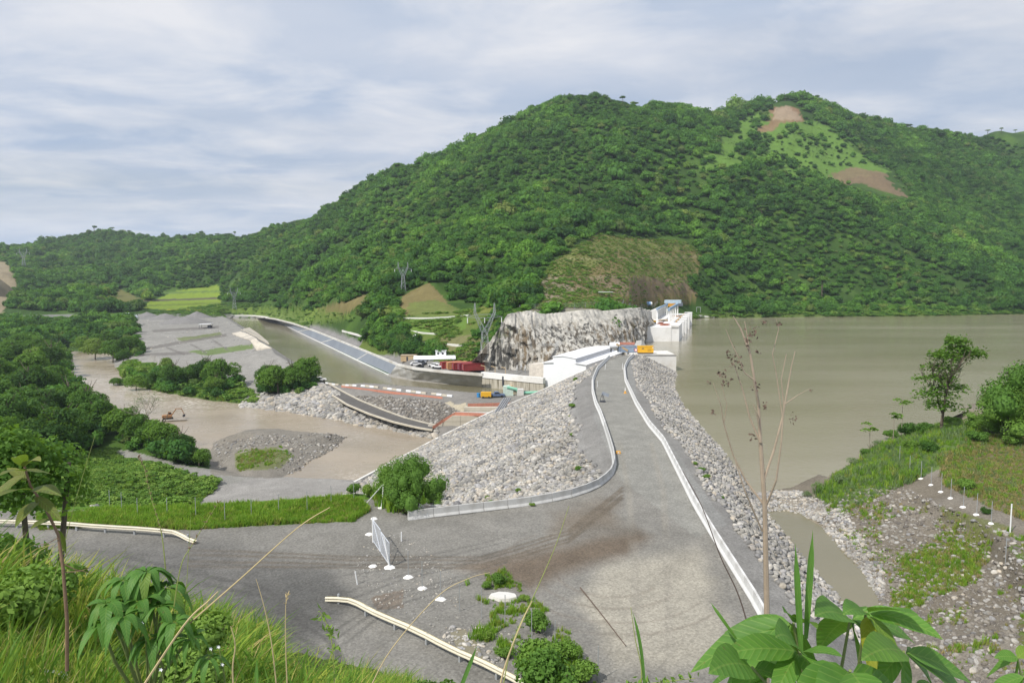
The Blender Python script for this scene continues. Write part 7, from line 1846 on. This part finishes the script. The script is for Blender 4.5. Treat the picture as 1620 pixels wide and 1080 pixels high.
# broad leaved plant at the lower right; whorls of big ovate leaves on bending branches
pl0 = empty('broadleaf_plant', WD(1330, 1250, 2.3)); tag(pl0, 'leafy plant with big pointed oval leaves at the bottom right edge', 'plant')
o0 = Vector(pl0.location); LS = LeafSet(); st_mb = MB()
def P3(px, py, d): return Vector(WD(px, py, d)) - o0
def branch(pts, r0=0.006):
    st_mb.tube([tuple(p) for p in pts], r0, r0 * 0.5, 6)
root_ = P3(1320, 1260, 2.35)
for (bx, by, bd, tips) in (
    (1255, 985, 2.15, [(1085, 1045, 0.10), (1150, 990, 0.0), (1240, 955, 0.1), (1300, 975, 0.2), (1180, 1075, 0.3), (1270, 1085, 0.2), (1120, 1088, 0.3)]),
    (1345, 978, 2.25, [(1270, 945, 0.0), (1300, 1010, 0.2), (1400, 1030, 0.2), (1490, 1000, 0.1), (1440, 965, 0.0), (1360, 1065, 0.5)]),
    (1370, 968, 2.0, [(1495, 995, 0.1), (1460, 960, 0.0), (1330, 955, 0.1), (1380, 1050, 0.6), (1420, 1030, 0.4)]),
    (1265, 1030, 1.95, [(1130, 1020, 0.0), (1150, 1085, 0.2), (1215, 1110, 0.4), (1330, 1030, 0.0), (1310, 1100, 0.5), (1225, 980, 0.1)]),
    (1430, 1030, 1.95, [(1530, 1065, 0.1), (1500, 1110, 0.3), (1430, 1120, 0.6), (1370, 1100, 0.4), (1350, 1020, 0.0), (1545, 1100, 0.2)]),
    (1345, 1060, 1.8, [(1230, 1130, 0.3), (1290, 1150, 0.4), (1400, 1150, 0.4), (1450, 1110, 0.2), (1330, 1160, 0.6), (1260, 1080, 0.1)]),
    (1190, 1055, 1.9, [(1095, 1100, 0.2), (1110, 1040, 0.0), (1180, 1130, 0.5), (1280, 1090, 0.1)]),
    (1480, 1085, 2.1, [(1560, 1130, 0.3), (1440, 1090, 0.2), (1510, 1150, 0.4)])):
    B = P3(bx, by, bd); mid = root_.lerp(B, 0.55) + Vector((rf_.uniform(-.03, .03), 0, 0.04)); branch([root_, mid, B], 0.008)
    for (tx, ty, dr) in tips:
        T = P3(tx, ty, bd + rf_.uniform(-0.28, 0.22)); v = T - B; L = max(v.length * rf_.uniform(0.95, 1.1), 0.10)
        L = min(L, 0.34)
        st = B + v.normalized() * 0.012
        up = Vector((rf_.uniform(-.25, .25), -0.55, 1.0))
        LS.leaf(st, v + Vector((0, 0, 0.10 + dr * 0.25)) * L, up, L, L * rf_.uniform(0.31, 0.40), droop=0.35 + dr, fold=0.20, rnd=rf_.random())
st_mb.build('stem', M_stemg, pl0); LS.build('leaves', M_leaf, pl0)
# second plant cut by the right border
pl1 = empty('broadleaf_plant', WD(1640, 1200, 2.6)); tag(pl1, 'small leafy shoot entering at the bottom right corner', 'plant')
o0 = Vector(pl1.location); LS = LeafSet(); st_mb = MB()
root_ = P3(1640, 1200, 2.6)
for (bx, by, bd, tips) in ((1610, 1040, 2.5, [(1555, 1055, 0.2), (1570, 1030, 0), (1640, 1010, 0.1), (1600, 1085, 0.3)]), (1620, 1070, 2.4, [(1550, 1085, 0.2), (1580, 1110, 0.3), (1660, 1060, 0.1)])):
    B = P3(bx, by, bd); branch([root_, root_.lerp(B, .5), B], 0.006)
    for (tx, ty, dr) in tips:
        T = P3(tx, ty, bd + rf_.uniform(-.1, .1)); v = T - B; LS.leaf(B, v, (0, -.5, 1), min(v.length, .2), 0.055, 0.4 + dr, 0.2, rf_.random())
st_mb.build('stem', M_stemg, pl1); LS.build('leaves', M_leaf, pl1)

# tall sword blades standing out of that plant
def sword(px, py, tx, ty, d, w, label, mat=None, mid=None):
    b = Vector(WD(px, py, d)); t = Vector(WD(tx, ty, d + 0.05)); e = empty('tall_grass', tuple(b)); tag(e, label, 'grass')
    L = LeafSet(); v = t - b; n = 14; side = Vector((1, 0.15, 0)); o_ = len(L.V)
    m_ = (b + t) / 2 + (Vector(WD(*mid, d)) - (b + t) / 2 if mid else Vector((0, 0, 0)))
    for i in range(n + 1):
        s = i / n; q = (b * (1 - s) ** 2 + m_ * 2 * s * (1 - s) + t * s * s) - b
        ww = w * 0.5 * (0.55 + 0.9 * s * (1 - s) * 2) * (1 if s < 0.75 else max(0.02, (1 - s) / 0.25))
        for a in (-1, 0, 1): L.V.append(tuple(q + side * ww * a + Vector((0, 0.3 * ww * (1 - abs(a)), 0)))); L.U.append((s, a, 0.2))
    for i in range(n):
        for k in range(2): a = i * 3 + k; L.F.append((a, a + 1, a + 4, a + 3))
    ob = L.build('blade', mat or M_leaf, e); return e
sword(1268, 1040, 1258, 858, 2.0, 0.020, 'upright sword shaped leaf, the shorter of two rising from the broad leaved plant')
sword(1275, 1010, 1286, 838, 2.05, 0.022, 'upright sword shaped leaf, the taller of two rising from the broad leaved plant')
sword(1165, 1010, 1124, 952, 2.1, 0.012, 'short thin blade leaning left above the broad leaved plant', mid=(1140, 975))

# leaning tall stalks of grass, each one a thing
def stalk(pts, d, r0, label, mat=M_dry, head=None, dd=0.0):
    P = [Vector(WD(a, b, d + dd * k)) for k, (a, b) in enumerate(pts)]
    # smooth through the points
    Q = []
    for i in range(len(P) - 1):
        p0, p1, p2, p3 = P[max(i - 1, 0)], P[i], P[i + 1], P[min(i + 2, len(P) - 1)]
        for k in range(6):
            t = k / 6; Q.append(0.5 * ((2 * p1) + (p2 - p0) * t + (2 * p0 - 5 * p1 + 4 * p2 - p3) * t * t + (3 * p1 - p0 - 3 * p2 + p3) * t ** 3))
    Q.append(P[-1]); e = empty('tall_grass', tuple(Q[0])); tag(e, label, 'grass')
    MB().tube([tuple(q - Q[0]) for q in Q], r0, r0 * 0.35, 5).build('stem', mat, e)
    if head:
        h0 = MB(); n = len(Q); a = int(n * (1 - head)); 
        for i in range(a, n):
            q = Q[i] - Q[0]
            for s_ in range(3):
                v = Vector((rf_.uniform(-1, 1), rf_.uniform(-1, 1), rf_.uniform(0.2, 1.4))).normalized() * r0 * rf_.uniform(3, 6)
                h0.tube([tuple(q), tuple(q + v * 0.6), tuple(q + v)], r0 * 0.7, r0 * 0.3, 4)
        h0.build('seed_head', M_dry if mat is not M_greens else M_stemb, e)
    return e
stalk([(240, 1040), (300, 985), (380, 915), (470, 835), (522, 802)], 3.0, 0.005, 'long straw coloured stalk leaning far right over the road', M_dry)
stalk([(210, 1110), (290, 990), (330, 950), (345, 935)], 2.6, 0.005, 'golden dry stalk beside the long leaning one')
stalk([(262, 900), (255, 840), (240, 790), (228, 740), (218, 722)], 3.2, 0.0028, 'thin green stalk with a beaded head curving left above the road', M_greens, 0.75)
stalk([(270, 1000), (285, 900), (305, 860), (345, 795)], 3.0, 0.003, 'thin dark stalk with a brown tip leaning right', M_greens, 0.4)
stalk([(275, 1080), (292, 960), (298, 880), (302, 810)], 3.1, 0.002, 'hair thin upright green stalk left of the beaded one', M_greens)
stalk([(40, 1040), (90, 900), (120, 790), (150, 690)], 3.6, 0.0025, 'hair thin pale stalk crossing the left meadow', M_greens)
stalk([(560, 1150), (610, 1040), (690, 945), (740, 915), (775, 905)], 2.4, 0.0022, 'thin arching straw stalk over the bent guardrail')
stalk([(790, 1120), (810, 1020), (850, 930), (880, 860), (900, 800)], 2.6, 0.0025, 'fine pale stalk rising over the grassy hollow', M_greens)
stalk([(785, 1110), (800, 1050), (825, 985), (842, 950)], 2.4, 0.004, 'golden dry stalk at the bottom edge by the guardrail')
stalk([(440, 1110), (430, 1020), (418, 960), (405, 915)], 2.8, 0.003, 'dry curved stalk over the dark gravel', M_dry)
stalk([(455, 1100), (452, 1020), (452, 960), (455, 940)], 2.9, 0.003, 'short dry stalk with a hanging head over the dark gravel', M_dry, 0.3)
stalk([(372, 1130), (368, 1060), (372, 1020), (365, 990)], 2.7, 0.004, 'straw stalk with a bent tip at the bottom left', M_dry)
stalk([(1010, 1120), (1015, 1060), (1005, 1010), (998, 960)], 2.6, 0.003, 'short pale green stem at the bottom centre', M_greens)
sword(1020, 1100, 1000, 965, 2.5, 0.012, 'slim green blade standing at the bottom centre', M_leaf2, mid=(1018, 1020))
sword(720, 1110, 755, 1020, 2.4, 0.016, 'green blade rising at the bottom edge left of the guardrail end', M_leaf2)
sword(405, 1120, 406, 1040, 2.5, 0.014, 'short green blade at the bottom edge near the left bushes', M_leaf2)
# feathery green weed stems at the bottom left centre
for k, (pts, lb) in enumerate((([(530, 1110), (528, 1050), (522, 1000), (505, 965)], 'feathery green weed stem beside the bent guardrail'), ([(985, 1100), (1000, 1085), (1030, 1080), (1100, 1072)], 'pale creeping stem along the bottom edge'))):
    e = stalk(pts, 2.6, 0.003, lb, M_greens)
    q = np.random.RandomState(k); P_ = [Vector(WD(a, b, 2.6)) - Vector(e.location) for a, b in pts]; C_ = []
    for a, b in zip(P_[:-1], P_[1:]):
        for t in np.linspace(0, 1, 22): C_.append(np.array(a.lerp(b, t)) + q.normal(size=3) * 0.012)
    V, Fq = leaf_quads(np.array(C_), q.normal(size=(len(C_), 3)), 0.03, q, 0.35); link('leaflets', npmesh('leaflets', V, Fq, M_bush), e)

# drooping leaved plant, lower left
pd = empty('drooping_plant', WD(235, 1120, 3.1)); tag(pd, 'dark green plant with clusters of long drooping leaves at the lower left', 'plant')
o0 = Vector(pd.location); LS = LeafSet(); st_mb = MB(); root_ = P3(235, 1130, 3.1)
for (bx, by, bd, n_, R1) in ((232, 905, 3.1, 16, 1.0), (195, 918, 3.05, 12, 0.9), (262, 930, 3.1, 12, 0.95), (170, 955, 2.95, 11, 0.9), (195, 975, 2.9, 11, 0.85), (250, 960, 3.0, 12, 0.9), (275, 985, 2.95, 11, 0.8), (222, 950, 3.0, 10, 0.9), (160, 985, 2.9, 8, 0.7), (300, 1010, 3.0, 9, 0.7), (240, 1010, 2.95, 10, 0.8), (330, 1040, 3.0, 8, 0.6)):
    B = P3(bx, by, bd); branch([root_, root_.lerp(B, 0.6) + Vector((rf_.uniform(-.06, .06), 0, 0)), B], 0.009)
    for k in range(n_):
        a = 6.283 * k / n_ + rf_.uniform(-.3, .3); v = Vector((math.cos(a), math.sin(a), rf_.uniform(0.0, 0.6))); L = rf_.uniform(0.13, 0.21) * R1
        LS.leaf(B + v.normalized() * 0.01, v, (0, 0, 1), L, L * rf_.uniform(0.24, 0.32), droop=rf_.uniform(1.2, 2.0), fold=0.25, rnd=rf_.random() * 0.9)
st_mb.build('stem', M_stemg, pd); LS.build('leaves', M_leaf2, pd)

# sapling at the left with few big olive leaves
sp_ = empty('sapling', WD(106, 1060, 3.4)); tag(sp_, 'thin brown sapling with large olive leaves at its tip, left edge', 'sapling')
o0 = Vector(sp_.location)
trk = [P3(106, 1060, 3.4), P3(106, 980, 3.4), P3(100, 900, 3.4), P3(92, 845, 3.42), P3(70, 800, 3.45), P3(48, 768, 3.45), P3(38, 735, 3.45)]
MB().tube([tuple(p) for p in trk], 0.009, 0.005, 8).build('stem', M_stemb, sp_)
LS = LeafSet()
for (a, b, tx, ty, w) in ((48, 775, 100, 760, .07), (48, 775, -10, 765, .07), (40, 745, 85, 742, .06), (40, 745, -5, 735, .06), (55, 785, 100, 812, .05), (70, 800, 108, 803, .045), (60, 792, 20, 815, .06), (38, 738, 20, 690, .06), (38, 738, 65, 700, .06), (80, 820, 45, 830, .045), (92, 838, 105, 870, .03), (40, 750, -30, 790, .06), (42, 760, 8, 728, .05)):
    B, T = P3(a, b, 3.45), P3(tx, ty, 3.3 + rf_.uniform(-.2, .3)); v = T - B; LS.leaf(B, v, (0, -.3, 1), v.length, w * 1.15, 0.35, 0.15, 0.3 + 0.6 * rf_.random())
LS.build('leaves', M_leafy, sp_)
tw = MB()
for (a, b, c_, d_) in ((100, 905, 150, 895), (98, 890, 140, 905), (92, 850, 60, 862)): tw.tube([tuple(P3(a, b, 3.4)), tuple(P3((a + c_) / 2, (b + d_) / 2 + 3, 3.42)), tuple(P3(c_, d_, 3.45))], 0.003, 0.0015, 4)
tw.build('twigs', M_stemb, sp_)

# tall dry branching stem in front of the reservoir
dr = empty('dry_sapling', WD(1212, 1150, 6.5)); tag(dr, 'tall dry leafless branching stem in front of the reservoir', 'sapling')
o0 = Vector(dr.location); D_ = 6.5
M_drystem = surf('dry_stem', (0.34, 0.27, 0.20), 0.8, 0.2, 3)
def pline(l, r0, r1, mb): mb.tube([tuple(P3(a, b, D_ + c)) for a, b, c in l], r0, r1, 7)
mb = MB(); pline([(1212, 1150, 0), (1213, 960, 0), (1210, 800, 0), (1203, 700, 0.02)], 0.030, 0.018, mb)
mb.build('trunk', M_drystem, dr); mb = MB()
for l, r0, r1 in (([(1203, 700, 0), (1200, 640, 0.03), (1187, 560, 0.05), (1172, 520, 0.06), (1160, 500, 0.06)], 0.016, 0.004), ([(1200, 640, 0), (1192, 600, -.05), (1178, 590, -.06), (1168, 565, -.08)], 0.010, 0.003), ([(1208, 760, 0), (1225, 710, .1), (1238, 660, .12), (1245, 620, .14), (1252, 580, .15), (1258, 555, .15)], 0.012, 0.003), ([(1212, 800, 0), (1228, 760, -.1), (1236, 700, -.12), (1240, 640, -.1), (1236, 600, -.1), (1244, 560, -.1)], 0.010, 0.003), ([(1240, 640, -.1), (1262, 625, -.1), (1280, 615, -.08)], 0.005, 0.002),
                  ([(1210, 800, 0), (1180, 760, .1), (1160, 720, .12), (1145, 670, .12), (1140, 640, .1), (1128, 605, .1)], 0.010, 0.002), ([(1206, 840, 0), (1180, 780, -.1), (1165, 735, -.1), (1163, 728, -.1)], 0.008, 0.004), ([(1145, 670, .12), (1150, 640, .12), (1142, 610, .12)], 0.004, 0.002), ([(1187, 560, .05), (1182, 530, .05), (1178, 508, .05)], 0.006, 0.003), ([(1168, 565, -.08), (1156, 540, -.08), (1148, 520, -.08)], 0.005, 0.002), ([(1203, 700, 0), (1186, 660, 0.05), (1176, 620, 0.08), (1166, 590, .08), (1158, 565, .08)], 0.009, 0.003), ([(1238, 660, .1), (1228, 590, .12), (1222, 560, .12), (1232, 520, .12), (1228, 505, .12)], 0.005, 0.002), ([(1204, 690, 0), (1196, 650, -.04), (1192, 640, -.04), (1212, 950, 0)][:3], 0.006, 0.003)):
    pline(l, r0, r1, mb)
mb.build('branches', M_drystem, dr)
q = np.random.RandomState(6); C_ = []
for (a, b, n_, s) in ((1190, 525, 26, 9), (1182, 540, 16, 7), (1165, 575, 26, 12), (1155, 560, 20, 8), (1210, 642, 14, 5), (1198, 558, 10, 5), (1142, 590, 18, 8), (1150, 605, 16, 8), (1195, 615, 14, 8), (1256, 662, 12, 6), (1209, 510, 10, 4), (1232, 512, 10, 4), (1128, 652, 8, 4), (1122, 605, 6, 3), (1192, 690, 8, 4), (1282, 618, 4, 2)):
    for _ in range(n_): C_.append(P3(a + q.normal() * s * .6, b + q.normal() * s * .6, D_ + q.normal() * 0.04))
V, Fq = leaf_quads(np.array([tuple(c) for c in C_]), q.normal(size=(len(C_), 3)), 0.030, q, 0.6); link('dry_flowers', npmesh('dry_flowers', V, Fq, surf('dry_flower', (0.13, 0.09, 0.07), 0.9)), dr)
# thin twigs leaning across the barrier
stalk([(1215, 1120), (1175, 960), (1140, 880), (1110, 800), (1080, 745)], 5.0, 0.006, 'thin bare twig crossing the nearest white barriers', surf('twig', (0.12, 0.09, 0.075), 0.9))
# fallen-in tree at the far left: near dark tree and trunks
lt = empty('tree', (-16.9, 24.5, hz(-16.9, 24.5) - 0.2)); tag(lt, 'dark tree with several thin trunks at the left edge by the road', 'tree')
mb = MB(); 
for k, (a, b) in enumerate(((0, 0), (0.8, 0.4), (-0.7, -.3))): mb.tube([(a, b, -1), (a + .1, b, 3), (a * 1.8, b, 7)], 0.15, 0.07, 7)
mb.build('trunk', M_bark, lt); cr_ = crown(611, 2.7, 3.1, 6500, 0.21, lumps=14, base=0, mat=M_tree, core=False, spread=0.75); link('crown', cr_, lt, (-0.6, 0, 6.2))
for (a, b, d, s, lb) in ((60, 852, 22, 1.2, 'dark bush at the left edge where the road begins'), (20, 862, 17, 1.1, 'leafy bush on the hillside at the left edge'), (105, 870, 24, 0.9, 'small leafy bush leaning over the left end of the road'), (-10, 900, 12, 1.0, 'bush in the shade at the left border')):
    x, y, _ = WD(a, b, d); bush((x, y, hz(x, y)), s, lb, BU2, k=int(a), sz=1.2)
# white rock on the slope
x, y, z = WD(35, 985, 7.0); z = hz(x, y)
rk = stone_mesh(77, surf('white_rock', (0.55, 0.54, 0.52), 0.9, 0.15, 3.0, stain=(0.3, 0.29, 0.27))); ro = link('rock', rk, None, (x, y, z + 0.05)); ro.scale = (0.42, 0.3, 0.24); tag(ro, 'white rock half hidden in grass at the left edge', 'rock')

# near grass: thick cover on the photographer's slope
NG = [tuft(700 + k, 40, 0.46, 0.010, M_blade, 0.22, 0.55) for k in range(4)]
NGs = [tuft(710 + k, 9, 0.85, 0.019, M_blade, 0.12, 0.35) for k in range(3)]
q = np.random.RandomState(70)
X = q.uniform(-24, 6, 60000); Y = q.uniform(1.4, 34, 60000)
Zg = H(X, Y, True); chh = cam_hill(X, Y)
m = (Zg < chh + 0.6) & (chh > 0.4) & (Zg > 0.3)
px, py = pix(X, Y, Zg + 0.5); m &= (px > -120) & (px < 1740) & (py < 1400)
dens = np.clip(9.0 / (Y + 2), 0.16, 1.0); m &= q.rand(len(X)) < dens
m &= (X < 0.55 * 0 + 1e9)
X, Y, Zg = X[m], Y[m], Zg[m]; n = len(X); print('NEAR GRASS', n)
# keep the view over the lot clear in the middle
px, py = pix(X, Y, Zg + 0.55)
hh_ = q.uniform(0.6, 1.15, n) * np.where(Y > 10, 1.3, 1.0)
keep = (px < 420) | (py > 1070); X, Y, Zg, hh_ = X[keep], Y[keep], Zg[keep], hh_[keep]; n = len(X)
scatter('grass', np.stack([X, Y, Zg], -1), np.stack([hh_ * np.where(Y > 10, 2.0, 1.2)] * 2 + [hh_], -1), np.stack([q.uniform(-.2, .2, n), q.uniform(-.2, .2, n), q.uniform(0, 6.28, n)], -1), q.randint(0, 7, n), NG + NGs, 'long sunlit grass on the slope in the foreground', 'grass')
wq = q.rand(n) < np.where(Y > 5, 0.10, 0.05); wr = q.uniform(0.10, 0.26, wq.sum()) * np.where(Y[wq] > 8, 1.6, 1.0)
scatter('weeds', np.stack([X[wq], Y[wq], Zg[wq] + 0.12], -1), np.stack([wr] * 3, -1), np.stack([q.uniform(-.3, .3, wq.sum()), q.uniform(-.3, .3, wq.sum()), q.uniform(0, 6.28, wq.sum())], -1), q.randint(0, 3, wq.sum()), weed, 'low leafy weeds mixed into the foreground grass', 'weeds')
# blades that rise into the frame
X = np.concatenate([q.uniform(-2.6, -0.6, 420), q.uniform(-0.6, 1.9, 60)]); Y = q.uniform(1.7, 3.6, 480)
Zg = H(X, Y)
scatter('grass', np.stack([X, Y, Zg], -1), np.stack([np.full(480, 0.8), np.full(480, 0.8), q.uniform(0.9, 1.35, 480)], -1), np.stack([q.uniform(-.15, .15, 480), q.uniform(-.15, .15, 480), q.uniform(0, 6.28, 480)], -1), q.randint(0, 3, 480), NGs, 'tall loose blades of grass rising at the bottom of the picture', 'grass')
# leafy weeds at the bottom centre and left
for (a, b, d, s, lb) in ((868, 1075, 6.5, 0.36, 'bright leafy weed at the bottom edge right of the guardrail'), (845, 1040, 7.5, 0.33, 'upright leafy weed over the end of the guardrail'), (690, 1110, 4.5, 0.22, 'reddish tipped weed at the bottom edge'), (320, 1010, 4.2, 0.26, 'low leafy weed right of the drooping plant'), (300, 1070, 3.6, 0.24, 'leafy weed below the drooping plant'), (60, 930, 9, 0.6, 'leafy weed on the slope below the dark bushes'), (0, 960, 8, 0.6, 'leafy weed at the left border of the slope')):
    x, y, z = WD(a, b, d); g0 = hz(x, y); e = bush((x, y, z - s * 0.6), s, lb, BU, k=int(a), cat='weed')
    if z - g0 > 0.3: MB().tube([(0, 0, 0.1), (0.02, 0, -(z - g0) / s * 0.5), (0.05, 0.05, -(z - g0) / s)], 0.05, 0.06, 6).build('stalk', M_stemg, e)
# small pale flowers
for (a, b, d) in ((334, 1025, 3.0), (346, 1022, 3.0), (255, 1058, 2.8), (352, 1050, 3.0), (225, 985, 2.9)):
    p = Vector(WD(a, b, d)); e = empty('flower', tuple(p)); tag(e, 'small pale flower among the weeds at the lower left', 'flower', 'small pale flowers')
    mb = MB()
    for k in range(5):
        t = k * 1.257; mb.add([(0, 0, 0), (0.005 * math.cos(t - .6), -0.002, 0.005 * math.sin(t - .6)), (0.010 * math.cos(t), -0.004, 0.010 * math.sin(t)), (0.005 * math.cos(t + .6), -0.002, 0.005 * math.sin(t + .6))], [(0, 1, 2, 3)])
    mb.build('petals', M_white, e); MB().tube([(0, 0.002, 0), (0.01, 0.02, -0.15), (0.0, 0.03, -0.4)], 0.002, 0.002, 4).build('stem', M_stemg, e)

# ------------------------------------------------------------------ the air
hm = bpy.data.materials.new('haze'); hm.use_nodes = True; hn = hm.node_tree
for k in list(hn.nodes):
    if k.type != 'OUTPUT_MATERIAL': hn.nodes.remove(k)
pv = hn.nodes.new('ShaderNodeVolumePrincipled'); pv.inputs['Color'].default_value = (0.80, 0.88, 1.0, 1); pv.inputs['Density'].default_value = 0.00010; pv.inputs['Anisotropy'].default_value = 0.2
hn.links.new(pv.outputs[0], [k for k in hn.nodes if k.type == 'OUTPUT_MATERIAL'][0].inputs['Volume'])
zt = float(max(GZ.max(), 300)) + 30
hb = MB().box(-4800, 4800, -400, 4900, float(GZ.min()) - 2, zt).build('haze', hm)
tag(hb, 'thin bluish haze in the air of the valley', 'haze', kind='stuff')
